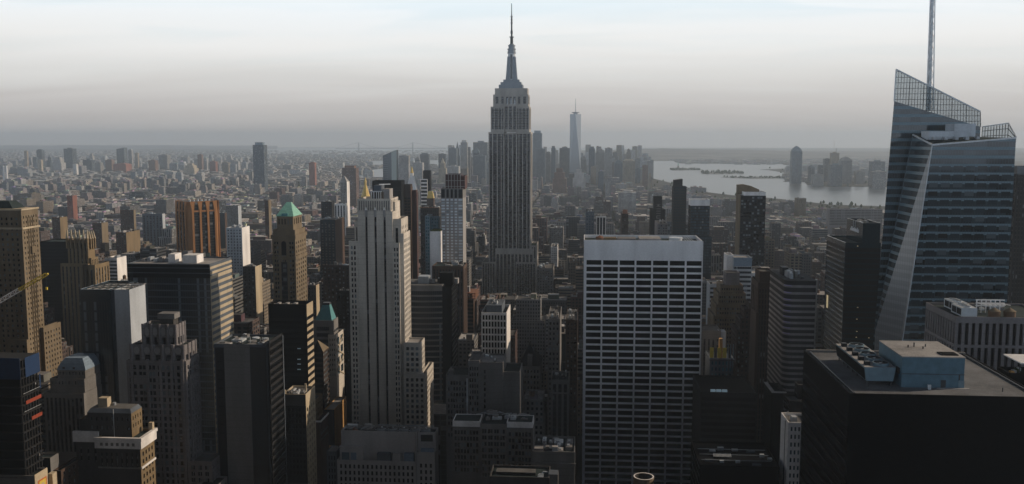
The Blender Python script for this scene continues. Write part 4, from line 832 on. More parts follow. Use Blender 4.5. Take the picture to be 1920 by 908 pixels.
x_ = at(33, 889, v + 8)[0]; water_tank(x_, v + 8, o1.zr, 3.6, 3.4, 'squat round water tank with white conical lid on the low dark roof', 'dark_stone', 'white_paint', legs=1.0)
x_ = at(14, 876, v + 13)[0]; m = MB(); m.box(x_ - 2, x_ + 2, v + 13, v + 16, o1.zr, o1.zr + 5, 'cream', bottom=True); m.build('chimney', Oc)
for i, (a, b_) in enumerate(((62, 870), (42, 870))): box_part(Oc, 'roof_duct', at(a, b_, v + 12)[0] - 6, at(a, b_, v + 12)[0] - 5, v + 6, v + 15, o1.zr, o1.zr + 1.6, 'steel')
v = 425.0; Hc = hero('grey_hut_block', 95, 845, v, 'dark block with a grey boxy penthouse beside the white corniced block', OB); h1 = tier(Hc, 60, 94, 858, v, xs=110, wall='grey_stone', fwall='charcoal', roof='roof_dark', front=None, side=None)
tierw(Hc, h1.u1, h1.u1 + 4, h1.v0 + 2, h1.v1 + 14, 0, h1.z1 - 7, wall='brown_brick', front=None, side=G(3.6, .4, .5, n=4, top=1.5, bot=60), roof='roof_dark')
v = 560.0; Wr = hero('pale_roofed_block', 120, 845, v, 'low block with plain white flat roof tucked behind the white corniced block', OB); tier(Wr, 104, 137, 855, v, 18, wall='charcoal', roof='roof_pale', front=BD(4, .5), side=None, para=.4)
# mansard topped small block
v = 500.0; Mn = hero('mansard_tower', 125, 690, v, 'small pale stepped tower with ribbed mansard roof and dormers', OB, 'mansard roofed small tower')
q = lambda px: at(px, 700, v)[0]; zy = lambda y: at(120, y, v)[1]
tierw(Mn, q(80), q(155), v, v + 30, 0, zy(737), wall='grey_stone', front=S(n=9, w=.55, glass='strip_dark', top=3, bot=80), side=None, roof='roof_dark')
tierw(Mn, q(89), q(154), v + 2, v + 28, zy(737) - 1.2, zy(712), wall='grey_stone', front=G(4.1, .4, .5, n=10, top=1.4, bot=.8), side=None, roof='roof_dark'); tierw(Mn, q(100), q(152.5), v + 4, v + 24, zy(712) - 1.2, zy(697.5), wall='grey_stone', front=G(3.6, .4, .5, n=8, top=1, bot=.8), side=None, roof='roof_dark', para=0)
lv = [(0, 697.5), (3.5, 690), (6, 685), (9, 681), (12, 677)]
m = MB()
for (i1, y1), (i2, y2) in zip(lv, lv[1:]):
    f = lambda i: [(q(100) + i * .3 - .3, v + 4 + i * .3), (q(152.5) - i * .3 + .3, v + 4 + i * .3), (q(152.5) - i * .3 + .3, v + 24 - i * .3), (q(100) + i * .3 - .3, v + 24 - i * .3)]
    m.prism(f(i1), zy(y1), zy(y2) + .01, 'blue_wall', poly2=f(i2 - .9))
m.build('mansard_roof', Mn)
for px in (112, 131): box_part(Mn, 'dormer', q(px) - .7, q(px) + .7, v + 4.2, v + 7, zy(697.5), zy(692), 'dark_metal')
SKY.append((80, 156, v, 775))
# building under construction with nets, and the crane boom over it
v = 400.0; Un = hero('building_under_construction', 20, 700, v, 'bare floors of a dark building under construction with blue and orange safety nets', 'building site', 'netted building site')
u1 = at(38, 700, v)[0]; d_ = abs(along(74, 700, u1)[0] - v); u0 = u1 - 42; ztop = at(38, 676, v)[1]
fl = ztop; k = 0
while fl > 40 and k < 26: box_part(Un, 'floor_slab', u0, u1, v, v + d_, fl - .5, fl, 'charcoal'); fl -= 4.3; k += 1
m = MB(); m.box(u0 + 2, u1 - 1.6, v + 1.2, v + d_ - 1.2, 0, ztop - .6, 'black'); m.build('core', Un)
for i in range(7): box_part(Un, 'column', u1 - 1.2, u1 - .6, v + .6 + i * (d_ - 1.8) / 6, v + 1.2 + i * (d_ - 1.8) / 6, 40, ztop - .5, 'charcoal')
m = MB(); m.box(u1 + .1, u1 + .2, v + d_ * .25, v + d_ + .4, ztop - 9, ztop + .3, 'blue_net', bottom=True); m.box(u0 + 14, u1 + .1, v - .25, v - .1, ztop - 9, ztop + 1, 'blue_net', bottom=True); m.build('blue_net', Un)
m = MB(); m.box(u1 + .1, u1 + .2, v + d_ - .6, v + d_ + .3, ztop - 17, ztop - 10, 'blue_net', bottom=True); m.build('blue_net', Un)
for zz, f in ((ztop - 21.5, .2), (ztop - 30.1, .45)): m = MB(); m.box(u1 + .05, u1 + .16, v + d_ * f, v + d_ + .2, zz - .2, zz + 1.5, 'orange_net', bottom=True); m.build('orange_net', Un)
for zz in (ztop - 25.8, ztop - 17.2): m = MB(); m.beam((u1 + .1, v + 1, zz + 1), (u1 + .1, v + d_, zz + 1), .12, 'pale_steel'); m.build('guard_rail', Un)
FOOT.append((u0, u1, v, v + d_)); SKY.append((-50, 82, v, 840)); HB.append((u0, u1, v, ztop))
vb = 414.0; tip = at(86, 515, vb); mid = at(37, 543, vb); bs = at(-130, 640, vb)
Cn = root('tower_crane', bs[0], vb, 'yellow tipped white lattice crane boom reaching in over the building site', 'crane', z=bs[1])
def lattice(p, q_, w_, mat, n, mb):
    p, q_ = Vector((p[0], vb, p[1])), Vector((q_[0], vb, q_[1])); d = (q_ - p).normalized(); a = Vector((0, 1, 0)) * w_ / 2; b = d.cross(Vector((0, 1, 0))) * w_ / 2
    C4 = [a + b, a - b, -a - b, -a + b]
    for c in C4: mb.beam(p + c, q_ + c, .22, mat)
    for i in range(n):
        s0, s1 = p + (q_ - p) * i / n, p + (q_ - p) * (i + 1) / n
        for j in range(4): mb.beam(s0 + C4[j], s1 + C4[(j + 1) % 4], .13, mat); mb.beam(s0 + C4[j], s0 + C4[(j + 1) % 4], .13, mat)
m = MB(); lattice(bs, mid, 1.7, 'white_paint', 18, m); m.build('boom', Cn); m = MB(); lattice(mid, tip, 1.4, 'yellow_paint', 7, m); m.beam((tip[0], vb, tip[1]), (tip[0] + 1.1, vb, tip[1] + .4), .8, 'yellow_paint'); m.build('boom_tip', Cn)
m = MB(); m.beam((tip[0], vb, tip[1]), (tip[0], vb, tip[1] - 6), .07, 'dark_metal'); m.build('cable', Cn); m = MB(); m.box(tip[0] - .4, tip[0] + .4, vb - .4, vb + .4, tip[1] - 7.3, tip[1] - 6, 'yellow_paint', bottom=True); m.build('hook_block', Cn)
m = MB(); m.box(bs[0] - 1.2, bs[0] + 1.2, vb - 1.2, vb + 1.2, 100, bs[1] + 2, 'yellow_paint'); m.build('mast', Cn)

# -- between the banded slab and the striped limestone tower
v = 480.0; Bp = hero('blank_panel_block', 450, 645, v, 'dark block with a wide blank blue grey panel down its front', OB, 'blue grey panelled block')
b = tier(Bp, 401, 502, 645, v, 26, wall='blue_grey', front=None, side=None, roof='roof_dark', ybot=800)
q = lambda px: at(px, 700, v)[0]
box_part(Bp, 'pale_panel', q(421.5), q(469.5), v - .12, v - .02, 20, b.z1 - .4, 'grey_stone'); box_part(Bp, 'dark_panel', q(405), q(421), v - .15, v - .02, 50, b.z1 - 2, 'charcoal'); box_part(Bp, 'dark_panel', q(470), q(500), v - .15, v - .02, 50, b.z1 - 1.5, 'deep_glass')
for i in range(9): box_part(Bp, 'vent', q(409), q(417), v - .3, v - .16, b.z1 - 10 - i * 5, b.z1 - 9.2 - i * 5, 'black')
clutter(Bp, b, 4, 16, False)
m = MB()
for x in (444, 461, 480, 484): m.beam((q(x), v + 8, b.zr), (q(x), v + 8, b.zr + 3.4), .25, 'pale_steel')
m.beam((q(444), v + 8, b.zr + 3.4), (q(461), v + 8, b.zr + 3.4), .25, 'pale_steel'); m.build('roof_frame', Bp)
v = 474.0; Dg = hero('green_glass_block', 510, 655, v, 'dark green glass block wedged before the black tower with diagonal side bands', OB)
tier(Dg, 503.5, 505, 640, v, xs=530, wall='charcoal', front=None, side=BD(4, .6, glass='glass_black', bot=60), roof='roof_grey')
v = 625.0; Bt = hero('black_tower', 540, 566, v, 'black glass tower with a narrow white striped sunlit side', SK, 'black tower with striped side')
b = tier(Bt, 502.5, 574, 570, v, xs=586, wall='black', front=BD(3.9, .6, glass='glass_black', bot=60, top=10, m=1), side=None, roof='roof_dark', para=2.4, ybot=735)
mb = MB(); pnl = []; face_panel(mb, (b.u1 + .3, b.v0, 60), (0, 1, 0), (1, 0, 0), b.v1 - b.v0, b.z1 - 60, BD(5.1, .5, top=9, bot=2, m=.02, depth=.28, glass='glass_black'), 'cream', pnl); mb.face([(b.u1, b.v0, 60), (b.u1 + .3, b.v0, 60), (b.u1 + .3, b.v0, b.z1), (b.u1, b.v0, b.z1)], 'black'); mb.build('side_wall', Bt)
for P, U, w_, h_, g, nm in pnl: pane(Bt, nm, P, U, w_, h_, g)
M['lamp'] = metal('lit_window', (0.5, 0.6, 0.65), 0.5); nb = M['lamp'].node_tree.nodes['Principled BSDF']; nb.inputs['Emission Color'].default_value = (0.55, 0.8, 0.95, 1); nb.inputs['Emission Strength'].default_value = 0.12
for y in (653, 673, 682, 692): box_part(Bt, 'lit_window', at(557.5, y, v)[0], at(564, y, v)[0], v - .1, v - .02, at(560, y + 1.6, v)[1], at(560, y, v)[1], 'lamp')
m = MB()
for i in range(6): m.box(b.u0 + 2 + i * 3, b.u0 + 4 + i * 3, v + 3, v + 8, b.zr, b.zr + 1.5 + i % 2, 'concrete')
m.build('roof_plant', Bt)
# green pyramid tower
v = 740.0; Py = hero('green_pyramid_tower', 540, 395, v, 'tan stone tower with a mint green pyramid roof and arched loggia', SK, 'green pyramid roofed tower')
Py['_budget'] = 90; q = lambda px: at(px, 440, v)[0]; zy = lambda y: at(540, y, v)[1]
gp = dict(fh=3.7, h=.55, depth=.4)
d1 = abs(along(574, 450, q(553))[0] - v)
p1 = tierw(Py, q(510), q(553), v, v + d1, 0, zy(447), wall='tan', front=G(w=.4, n=7, m=.8, cols=[(.08, .15), (.19, .26), (.42, .47), (.53, .58), (.74, .81), (.85, .92)], top=3, bot=70, **gp), side=G(w=.35, n=5, m=.6, top=3, bot=70, **gp), para=.5)
box_part(Py, 'cornice', q(508), q(554.5), v - 1, v + d1 + 1, zy(447) - .3, zy(441), 'tan'); box_part(Py, 'cornice', q(509), q(554), v - .7, v + d1 + .7, zy(487), zy(481), 'tan')
p2 = tierw(Py, q(511), q(552.5), v + .8, v + d1 - .8, zy(441), zy(431.5), wall='tan', front=G(3.4, .35, .5, n=8, top=.6, bot=.2), side=G(3.4, .35, .5, n=5, top=.6, bot=.2), para=.6)
p3 = tierw(Py, q(517.5), q(548), v + 3, v + d1 - 4, zy(432) - .6, zy(406.5), wall='tan', front=G(8, .42, .6, n=5, top=2, bot=.8, depth=.8), side=G(8, .4, .6, n=4, top=2, bot=.8, depth=.8), para=0)
m = MB(); e = .6; m.prism([(p3.u0 - e, p3.v0 - e), (p3.u1 + e, p3.v0 - e), (p3.u1 + e, p3.v1 + e), (p3.u0 - e, p3.v1 + e)], zy(406.5), zy(381.5), 'copper_green', poly2=[((p3.u0 + p3.u1) / 2 - 2.0, (p3.v0 + p3.v1) / 2 - .6), ((p3.u0 + p3.u1) / 2 + 2.0, (p3.v0 + p3.v1) / 2 - .6), ((p3.u0 + p3.u1) / 2 + 2.0, (p3.v0 + p3.v1) / 2 + .6), ((p3.u0 + p3.u1) / 2 - 2.0, (p3.v0 + p3.v1) / 2 + .6)]); m.build('pyramid_roof', Py)
box_part(Py, 'dormer', q(527), q(538), p3.v0 - .2, p3.v0 + 3, zy(406.3), zy(401), 'teal_roof')
m = MB(); xc = q(531.5); ring = [(xc - 2.0, zy(479)), (xc + 2.0, zy(479))] + [(xc + 2.0 * math.cos(a * math.pi / 8), zy(457) + 2.0 * math.sin(a * math.pi / 8)) for a in range(9)]; m.face([(a, v - .05, b) for a, b in ring], 'glass_black'); m.build('arched_window', Py)
m = MB(); m.face([(q(526), v - .06, 80), (q(537), v - .06, 80), (q(537), v - .06, zy(492)), (q(526), v - .06, zy(492))], 'strip_dark'); m.build('window_strip', Py)
SKY.append((508, 576, v - 2, 566))
# teal hipped tower
v = 700.0; Th = hero('teal_hipped_tower', 605, 580, v, 'stepped stone tower with teal hipped roof and a trussed sunlit side', SK, 'teal hip roofed tower')
q = lambda px: at(px, 620, v)[0]; zy = lambda y: at(605, y, v)[1]
t1 = tier(Th, 586, 624, 601, v, xs=634, wall='grey_stone', front=BD(5, .6, top=5, bot=70, m=3, glass='band'), side=BD(5, .4, top=8, bot=70), roof='roof_dark', ybot=640)
m = MB(); m.prism([(t1.u0 + 1, t1.v0 + 1), (t1.u1 - 1, t1.v0 + 1), (t1.u1 - 1, t1.v1 - 1), (t1.u0 + 1, t1.v1 - 1)], t1.zr, zy(575), 'teal_roof', poly2=[(q(601), v + 7), (q(614), v + 7), (q(614), v + 12), (q(601), v + 12)]); m.build('hipped_roof', Th); box_part(Th, 'roof_hut', q(601), q(614), v + 7, v + 12, zy(575), zy(571), 'dark_metal')
t2 = tier(Th, 615, 630, 628, v - 2, xs=644, wall='limestone', front=G(4, .4, .5, n=3, top=3, bot=70), side=G(8, .7, .75, n=2, top=3, bot=70, glass='glass_blue'), roof='roof_dark')
for i in range(14):
    m = MB(); z_ = t2.z1 - 4 - i * 8; y0_, y1_ = (t2.v0 + 1, t2.v1 - 1) if i % 2 else (t2.v1 - 1, t2.v0 + 1)
    if z_ > 75: m.beam((t2.u1 + .3, y0_, z_), (t2.u1 + .3, y1_, z_ - 8), .6, 'cream'); m.build('truss', Th)
v = 650.0; Wd = hero('wedge_roofed_block', 600, 650, v, 'brown glass block with a steep wedge roof below the teal hip roof', OB)
w1 = tier(Wd, 588, 606, 660, v, xs=617, wall='dark_brown', front=BD(3.8, .6, glass='glass_black', bot=60), side=BD(3.8, .5, glass='band', bot=60), roof='roof_dark', para=0)
m = MB(); zt = at(597, 637, v)[1]; m.face([(w1.u0, w1.v0, w1.z1), (w1.u1, w1.v0, w1.z1), (w1.u0 + 3, w1.v0, zt)], 'charcoal'); m.face([(w1.u1, w1.v0, w1.z1), (w1.u1, w1.v1, w1.z1), (w1.u0 + 3, w1.v0, zt)], 'tan'); m.face([(w1.u1, w1.v1, w1.z1), (w1.u0, w1.v1, w1.z1), (w1.u0 + 3, w1.v0, zt)], 'charcoal'); m.face([(w1.u0, w1.v1, w1.z1), (w1.u0, w1.v0, w1.z1), (w1.u0 + 3, w1.v0, zt)], 'charcoal'); m.build('wedge_roof', Wd)  # sun-facing slope tan, the others charcoal: sunlight put into the colour
# sunlit-sided blocks in the lower middle
v = 540.0; K1 = hero('dark_fronted_block', 550, 735, v, 'tall narrow block with dark gridded front and cream sunlit side full of windows', OB, 'cream sided narrow block')
k1 = tier(K1, 530, 573, 739, v, xs=591, wall='cream', front=G(3.6, .6, .6, n=6, m=.6, top=9, bot=50, glass='glass_black'), side=G(4.2, .5, .58, n=4, m=.8, top=9, bot=30, glass='glass_black'), roof='roof_grey', ybot=905, fwall='dark_stone')  # front wall made darker than the side: its shade is in the colour
m = MB(); m.face([(k1.u0 + .4, v - .05, 50), (k1.u1 - .4, v - .05, 50), (k1.u1 - .4, v - .05, k1.z1 - 9.3), (k1.u0 + .4, v - .05, k1.z1 - 9.3)], 'charcoal')
clutter(K1, k1, 8, 12, False); box_part(K1, 'chimney', k1.u1 - 3.4, k1.u1 - 2.4, k1.v0 + 9, k1.v0 + 10, k1.zr, k1.zr + 5.4, 'cream'); m = MB(); m.cyl(k1.u0 + 1, v + 1.6, .7, k1.zr, k1.zr + 3.2, 'cream', n=10); m.build('roof_vent', K1)
tierw(K1, k1.u0 - .2, k1.u1 + .1, k1.v0 - .4, k1.v0 - .05, 50, k1.z1 - 7, wall='charcoal', front=G(3.6, .62, .6, n=6, m=.6, top=1.6, bot=2, glass='glass_black', depth=.3), side=None, para=0)  # charcoal skin over the front, shade put into its colour
v = 590.0; K2 = hero('ochre_block', 596, 745, v, 'small ochre sunlit block right behind the cream sided narrow one', OB); k2 = tier(K2, 578, 592, 750, v, xs=605, wall='gold_brick', front=None, side=G(3.8, .5, .45, n=4, top=3, bot=70), roof='roof_grey')
v = 575.0; K3 = hero('ribbed_terrace_block', 605, 780, v, 'brown block with rounded pale roof rim and balcony bands along its sunlit side', OB); k3 = tier(K3, 592, 601, 790, v, xs=616, wall='brown_brick', front=None, side=BD(3.8, .5, glass='glass_black', top=8, bot=60), roof='roof_dark', para=1.4); box_part(K3, 'parapet_rim', k3.u0 - .3, k3.u1 + .5, k3.v0 - .4, k3.v0 + .2, k3.z1 - .6, k3.z1 + .4, 'white_stone'); box_part(K3, 'parapet_rim', k3.u1 - .1, k3.u1 + .5, k3.v0 + .3, k3.v1, k3.z1 - .6, k3.z1 + .4, 'white_stone')
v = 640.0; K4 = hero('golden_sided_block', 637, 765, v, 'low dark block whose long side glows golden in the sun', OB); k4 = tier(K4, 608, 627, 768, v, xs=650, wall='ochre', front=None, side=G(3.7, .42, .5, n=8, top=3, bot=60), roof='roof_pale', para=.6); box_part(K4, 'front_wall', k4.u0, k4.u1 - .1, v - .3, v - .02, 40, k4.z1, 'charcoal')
v = 500.0; K5 = hero('dark_corniced_block', 490, 850, v, 'dark low block with pale corner cornice beside the cream sided narrow one', OB); k5 = tier(K5, 400, 488, 857, v, xs=510, wall='grey_stone', front=G(4, .5, .6, n=9, top=3, bot=80, glass='glass_black'), side=G(4.2, .5, .6, n=6, top=2, bot=80), roof='roof_dark', ybot=905); box_part(K5, 'cornice', k5.u1 + .02, k5.u1 + .7, k5.v0, k5.v1, k5.z1 - 3.4, k5.z1 - 2.8, 'white_stone'); clutter(K5, k5, 12, 6)
# curved ribbon building right of the striped tower
v = 690.0; Cu = hero('curved_ribbon_building', 800, 540, v, 'broad dark building of long ribbon windows bowing gently outward', OB, 'bowed ribbon windowed building')
a0, zt = at(757, 534, v); a1, _ = at(829, 534, v); n = 8; pts = [(a0 + (a1 - a0) * i / n, v - 2.2 * math.sin(math.pi * (i / n) ** .8)) for i in range(n + 1)]
m = MB(); poly = pts + [(a1, v + 30), (a0, v + 30)]; m.prism(poly, 0, zt, 'grey_stone', top='roof_grey'); m.build('wall', Cu)
z_ = zt - 4.5
while z_ > 60:
    m = MB()
    for (xa, ya), (xb, yb) in zip(pts, pts[1:]): m.face([(xa, ya - .12, z_ - 2.9), (xb, yb - .12, z_ - 2.9), (xb, yb - .12, z_), (xa, ya - .12, z_)], 'band_blue')
    m.build('window_band', Cu); z_ -= 4.3
FOOT.append((a0, a1, v - 3, v + 30)); HB.append((a0, a1, v, zt)); SKY.append((757, 832, v, 700)); bq = Bx(); bq.u0, bq.u1, bq.v0, bq.v1, bq.zr = a0 + 4, a1 - 2, v + 3, v + 26, zt; clutter(Cu, bq, 3, 4); box_part(Cu, 'penthouse', at(781, 525, v)[0], at(801, 525, v)[0], v + 6, v + 16, zt, zt + 5.5, 'steel')
v = 690.0; Bk2 = hero('black_block', 840, 535, v, 'black windowless block at the end of the bowed ribbon windowed building', OB); b = tier(Bk2, 829.2, 847, 537, v, xs=858, wall='black', front=None, side=BD(4, .5, glass='glass_black', bot=60), roof='roof_dark', ybot=700); box_part(Bk2, 'penthouse', at(821, 524, v)[0], at(846, 524, v)[0], v + 8, v + 18, b.zr, at(830, 515, v)[1], 'black'); box_part(Bk2, 'roof_plant', at(838, 530, v)[0], at(852, 530, v)[0], v + 19, v + 26, b.zr, b.zr + 4, 'concrete')
v = 860.0; Bb = hero('arcaded_brown_tower', 845, 500, v, 'brown brick tower of tall arched piers below the white gridded tower', SK, 'arcaded brown tower'); b = tier(Bb, 810, 869, 499, v, xs=876, wall='brown_brick', front=S(n=10, w=.5, glass='strip_dark', top=3.5, depth=.8), side=S(n=3, w=.4, glass='strip_dark', top=3.5), roof='roof_dark', ybot=620); clutter(Bb, b, 6, 8)
# white gridded tower with reddish unfinished top
v = 1000.0; Wg = hero('white_gridded_tower', 850, 350, v, 'slim white gridded tower with pale curtained windows and a red brown unfinished top', SK, 'slim white gridded tower')
Wg['_budget'] = 100; q = lambda px: at(px, 420, v)[0]; zy = lambda y: at(850, y, v)[1]; d_ = abs(along(874, 420, q(868))[0] - v)
cols = [(.03, .15), (.155, .2), (.245, .3), (.31, .365), (.425, .48), (.49, .545), (.605, .66), (.67, .72), (.79, .87), (.88, .97)]
g1 = tierw(Wg, q(827), q(868), v, v + d_, 0, zy(372), wall='concrete', front=dict(kind='grid', cols=[(.02, .18), (.25, .36), (.44, .55), (.62, .74), (.80, .98)], fh=5.55 * v / FPX, h=.58, top=.8, bot=85, depth=.5, glass='glass_white'), side=None, para=0)
tierw(Wg, q(827), q(868), v + .1, v + d_, zy(372), zy(353.5), wall='grey_stone', front=dict(kind='strips', cols=[(.02, .18), (.25, .36), (.44, .55), (.62, .74), (.80, .98)], glass='charcoal', top=.8, bot=.4, depth=.8, pn='louvre'), side=None, roof='roof_grey')
tierw(Wg, q(835), q(863), v + 3, v + d_ - 4, zy(353.5) - 1, zy(327), wall='wine', front=S(n=6, w=.75, glass='wine', top=.8, bot=1), side=S(n=3, w=.7, glass='wine', top=.8, bot=1)); tierw(Wg, q(864), q(871), v + 5, v + d_ - 2, zy(353.5) - 1, zy(330), wall='wine', front=None, side=None)
for x in (835, 840.6, 846.2, 851.8, 857.4, 863): m = MB(); m.beam((q(x), v + 2.6, zy(354)), (q(x), v + 2.6, zy(327)), .5, 'concrete'); m.build('scaffold_post', Wg)
for y in (327.5, 339, 350): m = MB(); m.beam((q(834), v + 2.4, zy(y)), (q(871), v + 2.4, zy(y)), .5, 'concrete'); m.build('scaffold_rail', Wg)
SKY.append((826, 876, v, 500))
v = 985.0; Lg = hero('blank_pale_slab', 817, 433, v, 'blank pale grey windowless slab with a roof garden beside the slim white gridded tower', OB); b = tier(Lg, 806, 826.5, 434, v, 24, wall='white_stone', front=None, side=None, ybot=520); box_part(Lg, 'roof_garden', b.u0 + .6, b.u1 - 1, b.v0 + 1, b.v1 - 2, b.zr, b.z1 + 1.2, 'foliage')
v = 1120.0
for x0, x1, xs_, y, w_, lb in ((757, 769.5, 773, 346, 'dark_brown', 'nearer glassy one of the two thin brown slabs below the gold tipped clock tower'), (772.6, 780.5, 783, 357, 'wine', 'windowless dark red one of the two thin slabs below the gold tipped clock tower')):
    o = hero('thin_slab_tower', x0, y, v, lb, SK); b = tier(o, x0, x1, y, v, xs=xs_, wall=w_, front=G(3.6, .9, .6, n=2, m=.2, top=16, bot=60, glass='glass_black') if x0 < 760 else None, side=None, ybot=480); box_part(o, 'side_edge', b.u1, b.u1 + .4, b.v0, b.v1, 40, b.z1 - 3, 'brown_brick' if x0 < 760 else 'wine'); v += 6
v = 2050.0; Ck = hero('clock_tower', 770, 330, v, 'pale campanile tower with pyramid roof and golden lantern tip', SK, 'gold tipped clock tower')
q = lambda px: at(px, 350, v)[0]; zy = lambda y: at(770, y, v)[1]
b = tierw(Ck, q(761), q(781), v, v + 22, 0, zy(357), wall='white_stone', front=G(4, .4, .5, n=6, top=3, bot=120), side=None, para=0); c0 = (b.u0 + b.u1) / 2
m = MB(); m.prism([(b.u0, v), (b.u1, v), (b.u1, v + 22), (b.u0, v + 22)], b.z1, zy(331), 'white_stone', poly2=[(c0 - 4, v + 7), (c0 + 4, v + 7), (c0 + 4, v + 15), (c0 - 4, v + 15)]); m.build('pyramid_roof', Ck); m = MB(); m.cyl(c0, v + 11, 4, zy(331), zy(325), 'white_stone', n=8); m.cyl(c0, v + 11, 3.6, zy(325), zy(313), 'gold', n=8, r2=.6); m.build('lantern', Ck)
v = 1900.0; Gp = hero('gold_pyramid_tower', 684, 350, v, 'stone tower capped by a steep gilded pyramid with a lantern tip', SK, 'gilded pyramid'); b = tier(Gp, 672, 694, 374, v, 24, wall='limestone', front=G(4, .4, .5, n=5, top=3, bot=100), side=None, para=0, ybot=420); c0, y_ = (b.u0 + b.u1) / 2, v + 12; zy = lambda y: at(684, y, v)[1]
m = MB(); R8 = lambda r: [(c0 + r * math.cos(a * math.pi / 4 + math.pi / 8), y_ + r * math.sin(a * math.pi / 4 + math.pi / 8)) for a in range(8)]; m.prism(R8(11), b.z1, zy(348), 'gold', poly2=R8(3)); m.build('pyramid_roof', Gp); m = MB(); m.prism(R8(2.4), zy(348), zy(342), 'gold'); m.prism(R8(3), zy(342), zy(333), 'gold', poly2=R8(.3)); m.build('lantern', Gp)
v = 1350.0; Bs = hero('black_slab_tower', 726, 340, v, 'wide flat topped black slab standing behind the striped limestone tower', SK, 'flat topped black slab'); tier(Bs, 698, 752.5, 339, v, 26, wall='black', front=BD(4, .55, glass='glass_black', bot=80, top=9, m=.5), side=None, roof='roof_dark', ybot=440)
v = 2250.0; Sg = hero('slanted_glass_tower', 730, 285, v, 'dark slant topped glass tower of two offset halves above the flat topped black slab', SK, 'slanted glass tower')
q = lambda px: at(px, 310, v)[0]; zy = lambda y: at(730, y, v)[1]
m = MB(); p = [(q(718), v), (q(735), v - 6), (q(742.5), v + 6), (q(742.5), v + 30), (q(718), v + 30)]; zs = (zy(292), zy(285), zy(281.5), zy(281.5), zy(292))
for i in range(5): j = (i + 1) % 5; m.face([(*p[i], 0), (*p[j], 0), (*p[j], zs[j]), (*p[i], zs[i])], 'spandrel' if i == 1 else 'deep_glass')
m.face([(*p[i], zs[i]) for i in range(5)], 'roof_dark'); m.build('facade', Sg); FOOT.append((q(718), q(743), v, v + 30)); SKY.append((717, 743, v, 338)); HB.append((q(718), q(742), v, zy(288)))
for y in range(296, 338, 4): m = MB(); m.box(q(718.2), q(734), v - 3.4, v + 20, zy(y) - .8, zy(y), 'blue_grey'); m.build('floor_edge', Sg)
v = 2060.0; On = hero('black_and_white_tower', 797, 320, v, 'thin black tower clasped by a lower white banded half', A_[1], 'thin black and white tower'); b = tier(On, 793, 806, 320, v + 4, 20, wall='black', front=None, side=None, ybot=400); tier(On, 789, 801, 336, v, 4, wall='white_stone', front=BD(8, .6, glass='glass_black', top=2, bot=60), side=None, ybot=400)
v = 1900.0; Gc = hero('gold_cupola_tower', 806, 365, v, 'stone tower with small golden hipped cap near the thin black and white tower', SK); b = tier(Gc, 800, 813, 372, v, 14, wall='brown_brick', front=G(4, .4, .5, n=4, top=3, bot=90), side=None, para=0, ybot=390); m = MB(); m.prism([(b.u0, b.v0), (b.u1, b.v0), (b.u1, b.v1), (b.u0, b.v1)], b.z1, at(806, 359, v)[1], 'gold', poly2=[(b.u0 + 3, b.v0 + 4), (b.u1 - 3, b.v0 + 4), (b.u1 - 3, b.v1 - 4), (b.u0 + 3, b.v1 - 4)]); m.build('hipped_cap', Gc)
v = 1100.0; Dk = hero('dark_masonry_block', 808, 388, v, 'dark masonry block with pale roof rim behind the teal glass building', OB); b = tier(Dk, 788, 823, 390, v, xs=829, wall='dark_stone', front=G(3.7, .45, .5, n=9, top=3, bot=80), side=G(3.7, .4, .5, n=3, top=3, bot=80), roof='roof_dark', ybot=410); box_part(Dk, 'parapet_rim', b.u0 - .3, b.u1 + .3, b.v0 - .3, b.v0 + .4, b.z1, b.z1 + .8, 'rust'); clutter(Dk, b, 9, 5)
v = 1000.0; Tg = hero('teal_glass_building', 808, 407, v, 'slim teal glass building squeezed beside the blank pale slab', OB); tier(Tg, 797, 805, 405, v, 20, wall='teal_panel', front=G(3.6, .7, .6, n=2, m=.3, top=1.5, bot=70, glass='glass_teal'), side=None, ybot=520); tier(Tg, 805.4, 822, 407, v + 10, 14, wall='teal_panel', front=G(3.6, .6, .6, n=5, m=.3, top=1.5, bot=70, glass='glass_teal'), side=None, ybot=430)
# lower centre
v = 700.0; Wb = hero('white_grid_block', 930, 580, v, 'white framed block with an even grid of tall black windows and glass penthouse', OB, 'white framed grid block'); Wb['_budget'] = 100
b = tier(Wb, 902.5, 950, 586, v, xs=957, wall='white_stone', front=G(13.5 * v / FPX, .68, .78, n=8, m=.5, top=1.6, bot=60, depth=.8, glass='glass_black'), side=None, roof='roof_dark', para=2.2, ybot=672)
box_part(Wb, 'penthouse', b.u0 + 3, b.u1 - 4, b.v0 + 4, b.v1 - 4, b.zr, b.z1 + 5, 'blue_grey'); bq = Bx(); bq.u0, bq.u1, bq.v0, bq.v1, bq.zr = b.u0 + 5, b.u1 - 6, b.v0 + 5, b.v1 - 5, b.z1 + 5; clutter(Wb, bq, 5, 5, False)
v = 900.0; Rc = hero('rusty_frame_building', 882, 555, v, 'narrow building frame under construction, topped by bare rust coloured decks', 'building site'); b = tier(Rc, 868, 888, 562, v, xs=894, wall='brown_brick', front=BD(3.8, .6, glass='glass_black', top=1, bot=50), side=None, ybot=620)
for i in range(3): box_part(Rc, 'deck', b.u0 - 1.2, b.u1 + 2.2, b.v0 - 1, b.v1, b.z1 + 1.0 + i * 2.6, b.z1 + 1.5 + i * 2.6, 'rust')
for x in (b.u0, (b.u0 + b.u1) / 2, b.u1 + 1): box_part(Rc, 'post', x, x + .5, b.v0, b.v0 + .5, b.z1 - .5, b.z1 + 7, 'rust')
box_part(Rc, 'stair_tower', b.u0 - 1, b.u0 + 6, b.v0 + 4, b.v0 + 10, b.z1, at(880, 539, v)[1], 'concrete')
v = 560.0; Gd = hero('grey_stepped_block', 905, 690, v, 'plain grey stepped block with blank wall and pale flat roof', OB, 'grey stepped block')
gs = dict(fh=3.7, h=.62, depth=.3)
